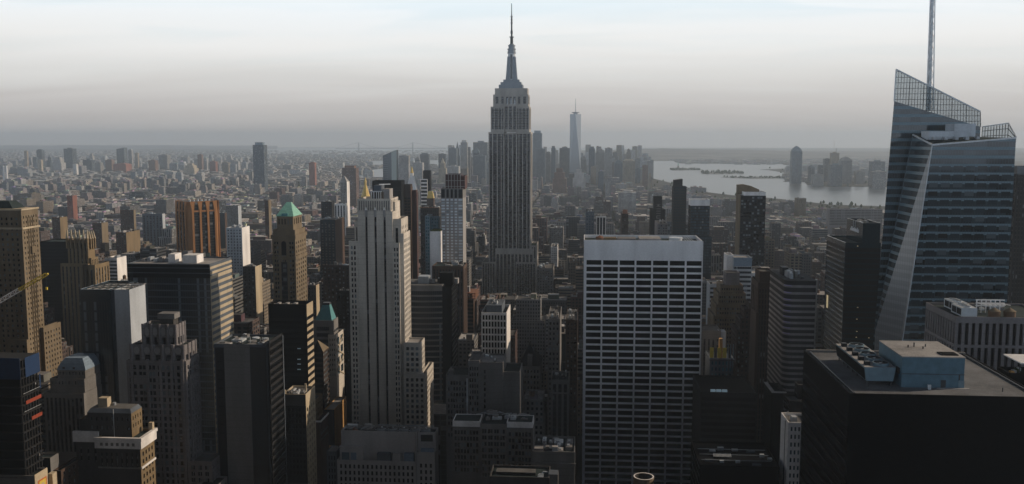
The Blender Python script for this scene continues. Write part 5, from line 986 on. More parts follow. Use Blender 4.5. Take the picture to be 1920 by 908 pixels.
b1 = tier(Gd, 836, 877.5, 703, v, 22, wall='gable', front=G(w=.62, n=7, m=.8, top=4, bot=70, **gs), side=None, roof='roof_dark', ybot=760)
b2 = tier(Gd, 877.6, 899, 676, v - 1, 24, wall='gable', front=G(w=.6, n=4, m=.6, top=4, bot=70, **gs), side=None, roof='roof_grey'); b3 = tier(Gd, 899.1, 943, 679, v, 24, wall='gable', front=dict(gs, kind='grid', cols=[(.18, .26)], top=5, bot=70), side=G(w=.2, n=3, top=5, bot=70, **gs), roof='roof_pale'); b4 = tier(Gd, 943.2, 975, 697, v + 2, 24, wall='gable', front=dict(gs, kind='grid', cols=[(.0, .0)], top=4, bot=70), side=None, roof='roof_dark')
box_part(Gd, 'drain_pipe', at(874.5, 720, v)[0], at(877.4, 720, v)[0], v - .6, v - .02, 90, b1.z1 - 2, 'pale_steel'); box_part(Gd, 'stair_hut', b1.u0 + 1, b1.u0 + 4, v + 4, v + 9, b1.zr, b1.z1 + 2, 'gable'); clutter(Gd, b3, 31, 3, False)
v = 500.0; Gb = hero('grey_glazed_top_block', 920, 790, v, 'wide grey block with a glazed gallery along its roof edge', OB, 'block with glazed roof gallery'); Gb['_budget'] = 100
g2 = dict(fh=3.6, h=.66, depth=.35, glass='glass')
b1 = tier(Gb, 848.5, 900, 800, v, 20, wall='gable', front=G(w=.72, n=8, m=.8, top=2, bot=70, **g2), side=None, roof='roof_dark', para=0, ybot=905); b2 = tier(Gb, 900.2, 950, 795, v - 2, 22, wall='gable', front=G(w=.8, n=8, groups=2, m=.6, top=3, bot=70, **g2), side=None, roof='roof_dark', para=.8); b3 = tier(Gb, 950.2, 999, 802, v, 20, wall='gable', front=G(w=.72, n=7, m=.8, top=2.6, bot=70, **g2), side=None, roof='roof_dark', para=0)
for bb, n in ((b1, 3), (b3, 3)):
    zt = bb.z1 + 3.2; tierw(Gb, bb.u0, bb.u1, bb.v0 + .2, bb.v1 - 6, bb.z1, zt, wall='white_stone', front=G(3.2, .9, .66, n=n, m=.3, top=.6, bot=.3, glass='glass_blue', depth=.3, pn='gallery_window'), side=None, roof='roof_dark', para=.3)
bq = Bx(); bq.u0, bq.u1, bq.v0, bq.v1, bq.zr = b2.u0 + 1, b3.u1 - 1, b2.v0 + 6, b2.v1, b2.z1; clutter(Gb, bq, 14, 22, False)
for i in range(8): m = MB(); x = b1.u1 + i * 2.4; m.beam((x - 3, v + 10 + i % 3 * 3, b2.z1 + 2), (x + 2.4, v + 12 - i % 2 * 3, b2.z1 + 2.4), .3, 'steel'); m.build('roof_duct', Gb)
v = 470.0; Ob = hero('arcaded_top_block', 1040, 850, v, 'block with a pillared attic storey and several pale roof plant boxes', OB, 'block with pillared attic'); b = tier(Ob, 998.5, 1078, 846, v, 26, wall='grey_stone', front=G(4.2, .5, .62, n=7, m=.6, top=1.5, bot=120, glass='glass_black'), side=None, roof='roof_dark', ybot=905); clutter(Ob, b, 17, 24, False)
box_part(Ob, 'attic_ledge', b.u0 - .4, b.u1 + .4, b.v0 - .8, b.v0 - .02, b.z1 - 7, b.z1 - 6, 'grey_stone'); box_part(Ob, 'roof_plant', at(1035, 825, v)[0], at(1046, 825, v)[0], v + 1, v + 4, b.zr, b.zr + 3.2, 'pale_blue', 'roof_pale'); box_part(Ob, 'roof_plant', at(998.6, 835, v)[0] + .8, at(1018, 835, v)[0], v + 1, v + 6, b.zr, b.zr + 2.2, 'mauve_stone', 'roof_pale')
v = 400.0; Lr = hero('low_roof_block', 990, 880, v, 'nearest low roof with pale ducts and a grey skylight box at the bottom edge', OB, 'low roof with pale ducts'); b = tier(Lr, 918, 1030, 893, v, 15, wall='dark_stone', front=None, side=None, roof='roof_dark', ybot=905)
box_part(Lr, 'skylight', at(928, 880, v)[0], at(1003, 880, v)[0], v + 5, v + 10, b.zr, b.zr + 1.4, 'charcoal', 'roof_grey'); box_part(Lr, 'skylight', at(1028, 880, v)[0], at(1046, 880, v)[0], v + 3, v + 9, b.zr - 10, b.zr + 1.6, 'grey_stone', 'blue_grey')
for i, (px, py) in enumerate(((1010, 880), (1010, 888), (1010, 894), (994, 884), (1018, 886))): x, y_ = at(px, py, v + 2 + i)[0], v + 1 + i * 1.7; m = MB(); m.cyl(x, y_, .5, b.zr, b.zr + .8, 'pale_steel', n=8); m.beam((x, y_, b.zr + .9), (x + 2.2, y_, b.zr + .9), .55, 'pale_steel'); m.build('roof_duct', Lr)
v = 600.0; Nt = hero('narrow_arched_tower', 1049, 716, v, 'narrow dark tower front with three tall arches below a pale ledge', OB, 'narrow arched tower'); b = tier(Nt, 1033, 1067, 712, v, 24, wall='gable', front=S(n=3, w=.6, glass='strip_dark', top=3, depth=.6), side=None, roof='roof_dark', ybot=770); box_part(Nt, 'ledge', b.u0 - .5, b.u1 + .5, b.v0 - .7, b.v0 - .02, at(1050, 737, v)[1] - .4, at(1050, 737, v)[1] + .4, 'grey_stone'); clutter(Nt, b, 21, 5)
v = 650.0; Ga = hero('gabled_building', 993, 655, v, 'dark building with a steep slate gable roof and dormer window', OB, 'steep gabled building'); b = tier(Ga, 974, 1013, 686, v, 26, wall='gable', front=G(4, .45, .55, n=6, top=3, bot=60), side=None, roof='roof_dark', para=0, ybot=740); zt = at(993, 648, v)[1]
m = MB(); m.face([(b.u0 - .5, b.v0 - .5, b.z1), (b.u1 + .5, b.v0 - .5, b.z1), ((b.u0 + b.u1) / 2 - 1, b.v0 + 12, zt)], 'charcoal'); m.face([(b.u1 + .5, b.v0 - .5, b.z1), (b.u1 + .5, b.v1, b.z1), ((b.u0 + b.u1) / 2 - 1, b.v0 + 12, zt)], 'charcoal'); m.face([(b.u1 + .5, b.v1, b.z1), (b.u0 - .5, b.v1, b.z1), ((b.u0 + b.u1) / 2 - 1, b.v0 + 12, zt)], 'charcoal'); m.face([(b.u0 - .5, b.v1, b.z1), (b.u0 - .5, b.v0 - .5, b.z1), ((b.u0 + b.u1) / 2 - 1, b.v0 + 12, zt)], 'charcoal'); m.build('gable_roof', Ga); box_part(Ga, 'dormer', at(989, 670, v)[0], at(998, 670, v)[0], b.v0 - .3, b.v0 + 6, b.z1, at(993, 667, v)[1], 'gable')
v = 440.0; x, z_ = at(1207, 893, v); Vt = root('open_roof_vat', x, v, 'open round brick vat with pale rim before the white gridded slab', 'tank', z=0); m = MB(); R0 = 5.0; N = 24
ring = lambda r, z: [(x + r * math.cos(i * 2 * math.pi / N), v + r * math.sin(i * 2 * math.pi / N), z) for i in range(N)]
zt = at(1207, 893, v)[1]; r0, r1, r2, r3 = ring(R0, 0), ring(R0, zt), ring(R0 - .7, zt), ring(R0 - .7, zt - 4)
for i in range(N): j = (i + 1) % N; m.face([r0[i], r0[j], r1[j], r1[i]], 'tan'); m.face([r1[i], r1[j], r2[j], r2[i]], 'white_stone'); m.face([r2[i], r2[j], r3[j], r3[i]], 'dark_stone')
m.face(r3, 'roof_dark'); m.build('barrel', Vt); m = MB(); m.cyl(x, v, 2.4, zt - 4, zt - 1.6, 'rust', n=12, r2=.2); m.build('vent_cone', Vt); FOOT.append((x - 6, x + 6, v - 6, v + 6))

# -- right of the white slab
v = 1500.0; Rd = hero('stepped_dark_tower', 1275, 345, v, 'tallest dark tower above the white slab, its top stepping up to a peak', SK, 'peaked dark tower')
b = tier(Rd, 1263, 1287.5, 350, v, 26, wall='charcoal', front=G(4.4, .93, .55, n=2, m=.2, top=1, bot=100, glass='deep_glass', pn='window_band'), side=G(4.4, .5, .55, n=4, top=1, bot=100), ybot=440); zt = at(1275, 336, v)[1]; q = lambda px: at(px, 345, v)[0]
m = MB(); m.prism([(q(1264), v + 1), (q(1280), v + 1), (q(1280), v + 20), (q(1264), v + 20)], b.zr, at(1270, 344, v)[1], 'charcoal'); zz = at(1270, 344, v)[1]; P4 = [(q(1264), v + 1), (q(1280), v + 1), (q(1280), v + 20), (q(1264), v + 20)]; hz_ = (zz + .5, zt, zt, zz + .5)
P4 = [(q(1264), v + 1), (q(1280), v + 1), (q(1280), v + 20), (q(1264), v + 20)]
for i in range(4): j = (i + 1) % 4; m.face([(*P4[i], zz), (*P4[j], zz), (*P4[j], hz_[j] if j in (1, 2) else zz + 5), (*P4[i], hz_[i] if i in (1, 2) else zz + 5)], 'charcoal')
m.face([(*P4[0], zz + 5), (*P4[1], zt), (*P4[2], zt), (*P4[3], zz + 5)], 'roof_grey'); m.build('crown', Rd)
v = 1480.0; Rs = hero('slim_dark_tower', 1232, 372, v, 'dark tower with a pale vertical grid panel, left of the peaked dark one', SK); Rs['label'] = 'dark stepped tower with one pale vertical window panel beside the peaked dark tower'
b = tier(Rs, 1220, 1247, 393, v, 24, wall='black', front=None, side=None, ybot=440); b2 = tierw(Rs, at(1226, 370, v)[0], at(1242, 370, v)[0], v + 2, v + 20, b.zr, at(1232, 369, v)[1], wall='charcoal'); pn = [((.35, .45), (.55, .65))]
box_part(Rs, 'window_panel', at(1231, 380, v)[0], at(1239, 380, v)[0], v - .2, v - .02, at(1235, 437, v)[1], at(1235, 383, v)[1], 'strip')
v = 1250.0; Rg = hero('white_capped_tower', 1312, 380, v, 'dark mottled glass tower with a plain white cap', SK, 'white capped glass tower'); b = tier(Rg, 1295, 1331, 386, v, 26, wall='charcoal', front=G(3.8, .86, .7, n=10, m=.2, top=1.5, bot=80, glass='glass_blue'), side=G(3.8, .8, .7, n=5, top=1.5, bot=80, glass='glass_blue'), para=0, ybot=520); tierw(Rg, b.u0, b.u1, b.v0, b.v1, b.z1, at(1312, 374.5, v)[1], wall='white_stone', roof='roof_pale'); tier(Rg, 1290, 1334.5, 443, v - 8, 7, wall='deep_glass', front=G(3.8, .86, .7, n=10, m=.2, top=1.5, bot=80, glass='glass_blue'), side=None)
v = 1050.0; Rt2 = hero('speckled_glass_tower', 1410, 370, v, 'dark tower speckled with pale balconies under a curved tan roof screen', SK, 'speckled balcony tower'); Rt2['_budget'] = 100
b = tier(Rt2, 1389, 1436, 367, v, 24, wall='charcoal', front=G(3.5, .8, .62, n=9, m=.3, top=1.2, bot=70, glass='glass'), side=G(3.5, .6, .6, n=5, top=1.2, bot=70), para=0, ybot=500); q = lambda px: at(px, 360, v)[0]; zy = lambda y: at(1410, y, v)[1]
M['glass_speck'] = glass('speckled_glass', (0.014, 0.02, 0.026), 0.30, (0.11, 0.14, 0.16)); tierw(Rt2, q(1395), q(1436), v + .3, v + 22, b.z1, zy(360), wall='white_stone', roof='roof_pale')
m = MB(); pr = [(1386.5, 366), (1386.5, 348), (1398, 347), (1412, 350), (1428, 357), (1428, 366)]
for s in (0,):
    F_ = [(q(a), v + 14, zy(c)) for a, c in pr]; Bk_ = [(q(a), v + 22, zy(c)) for a, c in pr]; m.face(F_, 'tan'); m.face(Bk_[::-1], 'tan')
    for i in range(len(pr)): j = (i + 1) % len(pr); m.face([F_[j], F_[i], Bk_[i], Bk_[j]], 'tan')
m.build('roof_screen', Rt2); box_part(Rt2, 'side_fin', q(1386.5), q(1389) - .02, v - .5, v + 22, 0, zy(366), 'tan')
v = 900.0; Pb = hero('pale_blue_block', 1390, 478, v, 'pale blue grey low block with white end wall and banded windows', OB, 'pale blue block'); b = tier(Pb, 1376, 1410, 483, v, 22, wall='pale_blue', front=BD(4.4, .5, top=9, bot=60, glass='band_blue'), side=BD(4.4, .5, top=9, bot=60, glass='glass_black'), roof='roof_pale', ybot=560); box_part(Pb, 'top_panel', b.u0 - .02, b.u1, b.v0 - .15, b.v0 - .02, b.z1 - 8.5, b.z1, 'blue_wall'); tier(Pb, 1410.3, 1432, 512, v + 2, 22, wall='pale_blue', front=BD(4.4, .5, top=3, bot=60, glass='band_blue'), side=None, roof='roof_pale'); tier(Pb, 1363, 1375.8, 478, v + 6, 20, wall='white_stone', front=None, side=None, roof='roof_pale')
v = 760.0; Tz = hero('tan_ziggurat', 1375, 520, v, 'tan brick ziggurat tower with many setbacks behind the white slab', SK, 'tan ziggurat tower'); Tz['_budget'] = 100
gz = dict(fh=3.6, h=.5, depth=.35, glass='glass'); q = lambda px: at(px, 560, v)[0]; zy = lambda y: at(1375, y, v)[1]
for x0, x1, y, dv0, dv1, n in ((1363, 1389, 514, 8, 22, 0), (1352, 1395, 537, 5, 28, 9), (1347, 1399, 551, 2, 30, 11), (1343, 1402, 572, 0, 32, 12), (1338, 1406, 592, -3, 34, 14)):
    tierw(Tz, q(x0), q(x1), v + dv0, v + dv1, 0 if n == 14 else zy(600), zy(y), wall='tan' if n else 'mauve_stone', front=G(w=.45, n=n, m=.7, top=2.4, bot=60 if n == 14 else 1, **gz) if n else dict(gz, kind='grid', cols=[(.46, .6)], top=6, bot=60), side=G(w=.4, n=5, top=2.4, bot=1 if n < 14 else 60, **gz), roof='roof_grey')
SKY.append((1336, 1408, v - 4, 640))
v = 700.0; Ds = hero('dark_stepped_block', 1415, 570, v, 'very dark stepped block with small pale setback roofs below the tan ziggurat', OB); 
for x0, x1, y, dv0 in ((1405, 1421, 568, 6), (1396, 1421, 580, 3), (1388, 1421, 597, 0), (1381, 1421, 618, -3)): tier(Ds, x0, x1, y, v + dv0, 22 - dv0, wall='dark_brown', front=G(3.6, .45, .5, pitch=3.2, top=2, bot=70), side=G(3.6, .45, .5, n=5, top=2, bot=70), roof='roof_grey' )
SKY.append((1380, 1422, v - 4, 700))
v = 640.0; Bd = hero('dark_brown_tower', 1435, 510, v, 'dark brown brick tower with pale coping, left of the round cornered building', SK); Bd['label'] = 'dark brown brick tower with thin pale coping beside the round cornered building'
tier(Bd, 1421.5, 1452, 530, v, 26, wall='dark_brown', front=S(n=5, w=.4, glass='strip_dark', top=4), side=S(n=4, w=.4, glass='strip_dark', top=4), roof='roof_dark', ybot=700); tier(Bd, 1425, 1450, 509, v + 5, 18, wall='dark_brown', front=None, side=None, z0=100); b = tier(Bd, 1418, 1424, 586, v - 2, 20, wall='dark_brown', front=None, side=None)
# rounded corner building
v = 560.0; Rc2 = hero('round_cornered_building', 1490, 520, v, 'banded building with a rounded glass corner and faint violet floor lines', OB, 'round cornered building')
q = lambda px: at(px, 560, v)[0]; zt = at(1500, 527, v)[1]; u0, u1 = q(1472), q(1531); r_ = 4.4; dep = 46
def rc(off): 
    o = [(u1 + off, v - off)]; p = [(u0 + r_ + (r_ + off) * math.cos(a), v + r_ + (r_ + off) * math.sin(a)) for a in [math.pi * 1.5 - i * math.pi / 16 for i in range(9)]]
    return o + p + [(u0 - off, v + dep)]
m = MB(); base = rc(0); poly = base + [(u1, v + dep)]; m.prism(poly[::-1], 0, zt, 'charcoal', top='roof_grey'); m.build('wall', Rc2)
z_ = zt - 2.6; k = 0
while z_ > 60:
    p = rc(.12); m = MB()
    for (xa, ya), (xb, yb) in zip(p, p[1:]): m.face([(xb, yb, z_ - 1.5), (xa, ya, z_ - 1.5), (xa, ya, z_), (xb, yb, z_)], 'mauve_stone'); m.face([(xb, yb, z_), (xa, ya, z_), (xa + (u1 - xa) * .01, ya + .4, z_), (xb + (u1 - xb) * .01, yb + .4, z_)], 'mauve_stone')
    m.build('floor_band', Rc2)
    if k < 9:
        m = MB(); p = rc(.22)[2:9]
        for (xa, ya), (xb, yb) in zip(p, p[1:]): m.face([(xb, yb, z_ - .6), (xa, ya, z_ - .6), (xa, ya, z_ - .1), (xb, yb, z_ - .1)], 'purple')
        m.build('corner_light', Rc2)
    z_ -= 3.45 if k > 1 else 4.2; k += 1
FOOT.append((u0, u1, v, v + dep)); HB.append((u0, u1, v, zt)); SKY.append((1450, 1533, v, 720)); bq = Bx(); bq.u0, bq.u1, bq.v0, bq.v1, bq.zr = u0 + 3, u1 - 2, v + 6, v + dep - 4, zt; clutter(Rc2, bq, 41, 9); box_part(Rc2, 'side_pier', u1 - .6, u1 + .2, v - .5, v + .3, 40, zt + .4, 'grey_stone')
box_part(Rc2, 'penthouse', q(1480), q(1492), v + 22, v + 30, zt, zt + 5, 'charcoal', 'roof_pale')
# black glass towers with the white sign
v = 690.0; Vz = hero('black_glass_tower', 1600, 440, v, 'black green glass tower of two heights with small white sign on top', SK, 'black signed glass tower')
q = lambda px: at(px, 450, v)[0]; zt = at(1600, 455, v)[1]
b1 = tier(Vz, 1585, 1652, 455, v, xs=1537, wall='deep_glass', front=BD(4.0, .72, glass='glass_black', top=4, bot=50, m=.4), side=BD(4.0, .72, glass='glass_black', top=4, bot=50, m=.4), roof='roof_dark', para=1.6, ybot=640)
z2 = at(1620, 419, v)[1]; b2 = tierw(Vz, q(1620), q(1653), v + 4, b1.v1 - 6, b1.zr, z2, wall='deep_glass', front=None, side=None, roof='roof_dark', para=2.5)
vs = along(1604, 426, b2.u0)[0]; sgn = MB(); rnd2 = random.Random(3)
Sg2 = root('white_sign', b2.u0, vs, 'small white lettered sign high on the black signed glass tower', 'sign', z=z2 - 6)
for i in range(9):
    y_ = vs + 11 - i * 2.4; h_ = (2.4, 3.2, 2.4, 2.4, 3.2, 2.4, 2.4, 3.4, 2.4)[i]; m = MB(); m.box(b2.u0 - .45, b2.u0 - .06, y_ - .9, y_ - .35, z2 - 8.2, z2 - 8.2 + h_, 'sign_white', bottom=True); m.box(b2.u0 - .45, b2.u0 - .06, y_ - .35, y_ + .9, z2 - 8.2 + (h_ - .7 if i % 2 else 0), z2 - 8.2 + (h_ if i % 2 else .7), 'sign_white', bottom=True); m.box(b2.u0 - .45, b2.u0 - .06, y_ - .35, y_ + .9, z2 - 7.3, z2 - 6.7, 'sign_white', bottom=True); m.build('letter', Sg2)
for y_ in (vs + 5, vs): m = MB(); m.beam((b2.u0 - .3, y_, z2 - 5.6), (b2.u0 - .3, y_, z2 + .2), .25, 'pale_steel'); m.build('cable', Sg2)
M['lamp_warm'] = metal('warm_lit_window', (0.6, 0.5, 0.3), 0.5); nb = M['lamp_warm'].node_tree.nodes['Principled BSDF']; nb.inputs['Emission Color'].default_value = (1, 0.8, 0.45, 1); nb.inputs['Emission Strength'].default_value = 0.35
for px, py in ((1607, 461), (1607, 576), (1605.5, 598), (1605.5, 621), (1604.5, 632), (1628, 633)): box_part(Vz, 'lit_window', at(px, py, v)[0], at(px + 2.2, py, v)[0], v - .12, v - .02, at(px, py + 1.2, v)[1], at(px, py, v)[1], 'lamp_warm')
vl = along(1551, 560, b1.u0)[0]; box_part(Vz, 'lit_window', b1.u0 - .12, b1.u0 - .02, vl - 3, vl + 1.5, at(1551, 577, vl)[1], at(1551, 553, vl)[1], 'lamp_warm'); clutter(Vz, b2, 51, 5); SKY.append((1535, 1655, v, 640))

# -- the crystalline glass tower on the right
v = 600.0; Bo = hero('crystal_glass_tower', 1760, 250, v, 'great faceted glass tower with slanted lattice crown and tall white spire', SK, 'faceted glass tower')
fl = 15.6 * 545 / FPX
def pt(px, py, vv): u_, z_ = at(px, py, vv); return Vector((u_, vv, z_))
def gpt(p_top, p_low): t_ = -p_top.z / (p_low.z - p_top.z); return p_top + (p_low - p_top) * t_ if True else None
# rear taller mass
vR = 588.0; A = pt(1680, 131, vR); Bq = pt(1838, 210, vR); Al = gpt(A, pt(1637, 640, vR)); Br = Vector((Bq.x + 3, vR, 0))
Az, Bz = pt(1676.5, 190, vR), pt(1838.5, 238, vR)
M['curtain'] = None
t = NT('curtain_wall'); h, z, nz = t.hz(); zi = t.ma('DIVIDE', z, fl); hi = t.ma('DIVIDE', h, 1.55)
sp = t.ma('LESS_THAN', t.ma('FRACT', zi), 0.36); mu = t.ma('LESS_THAN', t.ma('FRACT', hi), 0.10)
ce = t.n('ShaderNodeCombineXYZ'); t.L(t.ma('FLOOR', t.ma('DIVIDE', h, 6.2)), ce.inputs[0]); t.L(t.ma('FLOOR', zi), ce.inputs[2]); wv = t.n('ShaderNodeTexWhiteNoise', noise_dimensions='3D'); t.L(ce.outputs[0], wv.inputs[0])
wc = t.mix(wv.outputs[0], (0.006, 0.010, 0.013), (0.03, 0.045, 0.055)); col = t.mix(sp, wc, (0.085, 0.15, 0.19)); col = t.mix(mu, col, (0.045, 0.075, 0.095))
M['curtain'] = t.out(col, t.fmix(sp, 0.08, 0.28), 0.4)
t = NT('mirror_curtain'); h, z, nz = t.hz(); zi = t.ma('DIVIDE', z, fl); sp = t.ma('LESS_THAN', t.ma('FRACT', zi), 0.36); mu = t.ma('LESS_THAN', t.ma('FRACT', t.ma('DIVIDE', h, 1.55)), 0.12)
M['curtain_mirror'] = t.out(t.mix(mu, t.mix(sp, (0.36, 0.37, 0.375), (0.44, 0.455, 0.46)), (0.26, 0.28, 0.29)), 0.4, 0.5, 0.1)  # pale base colour stands in for the reflection on the chamfer glass
dR = Vector((0, 44, 0)); dL = Vector((A.x * 44 / 588 + 1, 44, 0)); m = MB()
m.face([Al, Br, Bz, Az], 'curtain'); m.face([Az + dL, Bz + dR, Br + dR, Al + dL], 'curtain'); m.face([Al + dL, Al, Az, Az + dL], 'curtain'); m.face([Br, Br + dR, Bz + dR, Bz], 'curtain'); m.face([Az, Bz, Bz + dR, Az + dL], 'roof_dark'); m.build('tall_mass', Bo)
m = MB(); m.face([Az, Bz, Bq, A], 'screen'); m.face([Az + Vector((0, .4, 0)), A + Vector((0, .4, 0)), Bq + Vector((0, .4, 0)), Bz + Vector((0, .4, 0))], 'screen'); m.face([A + dL, Az + dL, Az, A], 'screen'); m.build('crown_screen', Bo)
m = MB(); n = 30
for i in range(n + 1):
    f = i / n; m.beam(Az.lerp(Bz, f) + Vector((0, -.15, 0)), A.lerp(Bq, f) + Vector((0, -.15, 0)), .20 if i % 5 else .34, 'dark_metal')
zr = Bz.z
while zr < A.z:
    f0, f1 = 0, 1
    xl = Az.x + (A.x - Az.x) * max(0, (zr - Az.z) / (A.z - Az.z)) if zr > Az.z else Az.x + (Bz.x - Az.x) * (zr - Az.z) / (Bz.z - Az.z)
    xr = Bq.x if zr < Bq.z else A.x + (Bq.x - A.x) * (zr - A.z) / (Bq.z - A.z)
    if xr - xl > .5: m.beam((xl, vR - .18, zr), (xr, vR - .18, zr), .26, 'dark_metal')
    zr += fl * .68
m.beam(A + Vector((0, -.1, .2)), Bq + Vector((0, -.1, .2)), .8, 'pale_steel'); m.beam(Az + Vector((-.1, -.1, 0)), A + Vector((0, -.1, .2)), .5, 'pale_steel'); m.build('crown_lattice', Bo)
# front mass with the bright chamfer
vF = 552.0; TL = pt(1748, 272, vF); TR = pt(1905, 259, vF); BR = Vector((TR.x + .8, vF, 0)); BL = gpt(TL, pt(1692, 640, vF))
vC = 584.0; CL = pt(1712, 253, vC); LB = pt(1641, 620, vC); CB = Vector((LB.x, vC, 0))
m = MB(); m.face([BL, BR, TR, TL], 'curtain'); m.build('front_facade', Bo)
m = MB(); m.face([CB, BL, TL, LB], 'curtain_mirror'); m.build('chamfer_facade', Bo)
m = MB(); m.face([LB, TL, CL], 'curtain'); m.face([CB, LB, CL, CL + Vector((CL.x * 30 / 584, 30, 0)), CB + Vector((CB.x * 30 / 584, 30, 0))][::-1], 'curtain'); m.build('left_facade', Bo)
bk = Vector((0, 30, 0)); m = MB(); m.face([CL + bk, CL, TL, TR, TR + Vector((0, 64, 0))][::-1], 'roof_dark'); m.face([BR, BR + Vector((0, 64, 0)), TR + Vector((0, 64, 0)), TR], 'curtain'); m.build('side_facade', Bo)
# windows of the front face: dark units between pale mullions, row by row
zt = TL.z - 12; row = 0; units = []
while zt > 45:
    f = (TL.z - zt) / TL.z; xl = TL.x + (BL.x - TL.x) * f; x = TR.x - 1.2
    while x - 5.6 > xl + .6: units.append((x - 5.3, zt, 5.1)); x -= 6.75
    if x - xl > 2.2: units.append((xl + .7, zt, x - xl - .7))
    zt -= fl
for i, (x, z_, w_) in enumerate(units):
    if i < 100: pane(Bo, 'window', (x, vF - .10, z_ - fl * .52), (1, 0, 0), w_, fl * .52, 'glass_tower')if 0 else None
M['glass_tower'] = glass('tower_window', (0.012, 0.020, 0.026), 0.16, (0.03, 0.048, 0.06), rough=0.1)
for x, z_, w_ in units[:100]: pane(Bo, 'window', (x, vF - .10, z_ - fl * .52), (1, 0, 0), w_, fl * .52, 'glass_tower')
m = MB()
for x, z_, w_ in units[100:]: m.face([(x, vF - .10, z_ - fl * .52), (x + w_, vF - .10, z_ - fl * .52), (x + w_, vF - .10, z_), (x, vF - .10, z_)], 'glass_tower')
tag(m.build('windows', Bo), kind='stuff')
m = MB(); m.beam(TL + Vector((0, -.2, .1)), TR + Vector((0, -.2, .1)), .9, 'pale_steel'); m.beam(CL + Vector((-.1, -.1, .1)), TL + Vector((0, -.2, .1)), .8, 'pale_steel'); m.beam(CL, LB, .4, 'spandrel'); m.beam(TL, BL, .4, 'pale_steel'); m.build('roof_edge', Bo)
# roof plant and the rear right screen
box_part(Bo, 'penthouse', at(1789, 250, vF + 14)[0], at(1829, 250, vF + 14)[0], vF + 14, vF + 28, TR.z - 1, at(1800, 232, vF + 14)[1], 'pale_blue', 'roof_pale'); box_part(Bo, 'penthouse', at(1741, 255, vF + 12)[0], at(1789, 255, vF + 12)[0] - .1, vF + 12, vF + 24, TR.z - 1, at(1760, 246, vF + 12)[1], 'pale_blue', 'roof_pale')
for i in range(5): box_part(Bo, 'roof_plant', at(1750 + i * 20, 262, vF + 6)[0], at(1756 + i * 20, 262, vF + 6)[0], vF + 5, vF + 9, TR.z - 1, TR.z + .8, 'steel')
vK = 600.0; k1, k2, k3 = pt(1842, 238, vK), pt(1891, 231, vK), pt(1905, 257, vK - 20); k0 = Vector((k1.x, vK, TR.z - 2)); k2b = Vector((k2.x, vK, TR.z - 2)); k3b = Vector((k3.x, vK - 20, TR.z - 2))
m = MB(); m.face([k0, k2b, k2, k1], 'screen'); m.face([k2b, k3b, k3, k2], 'screen'); m.build('rear_screen', Bo)
m = MB()
for i in range(10): f = i / 9; m.beam(k0.lerp(k2b, f), k1.lerp(k2, f), .3, 'dark_metal')
for f in (0, .35, .7, 1): m.beam(k0.lerp(k1, f), k2b.lerp(k2, f), .35, 'dark_metal'); m.beam(k2b.lerp(k2, f), k3b.lerp(k3, f), .35, 'dark_metal')
m.beam(k1, k2, .6, 'pale_steel'); m.beam(k2, k3, .6, 'pale_steel'); m.build('rear_lattice', Bo)
# spire: a tapering triangular lattice mast
vS = 606.0; s0 = pt(1743, 170, vS); s1 = pt(1749, -40, vS); m = MB(); w0, w1 = 4.4, 2.6
s0 = s0 + (s0 - s1) * .18
C3 = [Vector((math.cos(a), math.sin(a), 0)) for a in (R_(210), R_(330), R_(90))]
for c in C3: m.beam(s0 + c * w0 * .55, s1 + c * w1 * .55, .62, 'white_paint')
N = 11
for i in range(N):
    f, g_ = i / N, (i + 1) / N
    for j in range(3):
        a, b = C3[j], C3[(j + 1) % 3]; pa, pb = s0.lerp(s1, f), s0.lerp(s1, g_); wa, wb = (w0 + (w1 - w0) * f) * .55, (w0 + (w1 - w0) * g_) * .55
        m.beam(pa + a * wa, pa + b * wa, .35, 'white_paint'); m.beam(pa + a * wa, pb + b * wb, .30, 'white_paint')
m.build('spire', Bo); m = MB(); m.beam(s0, s1, 1.5, 'pale_steel'); m.build('spire_core', Bo)
FOOT.append((BL.x - 12, BR.x + 2, vF, vF + 70)); SKY.append((1636, 1912, vF, 640)); HB.append((TL.x - 4, TR.x, vF, TR.z)); HB.append((Al.x + 10, Bq.x, vR, Bq.z))
v = 800.0; Ed = hero('dark_ribbed_tower', 1912, 315, v, 'dark vertically ribbed tower peeking out past the faceted glass tower', SK); tier(Ed, 1907, 1990, 328, v, 30, wall='charcoal', front=S(n=14, w=.5, glass='strip_dark', top=1), side=S(n=5, w=.5, glass='strip_dark', top=1), roof='roof_dark'); tier(Ed, 1908, 1990, 312, v + 3, 20, wall='deep_glass', front=None, side=None)
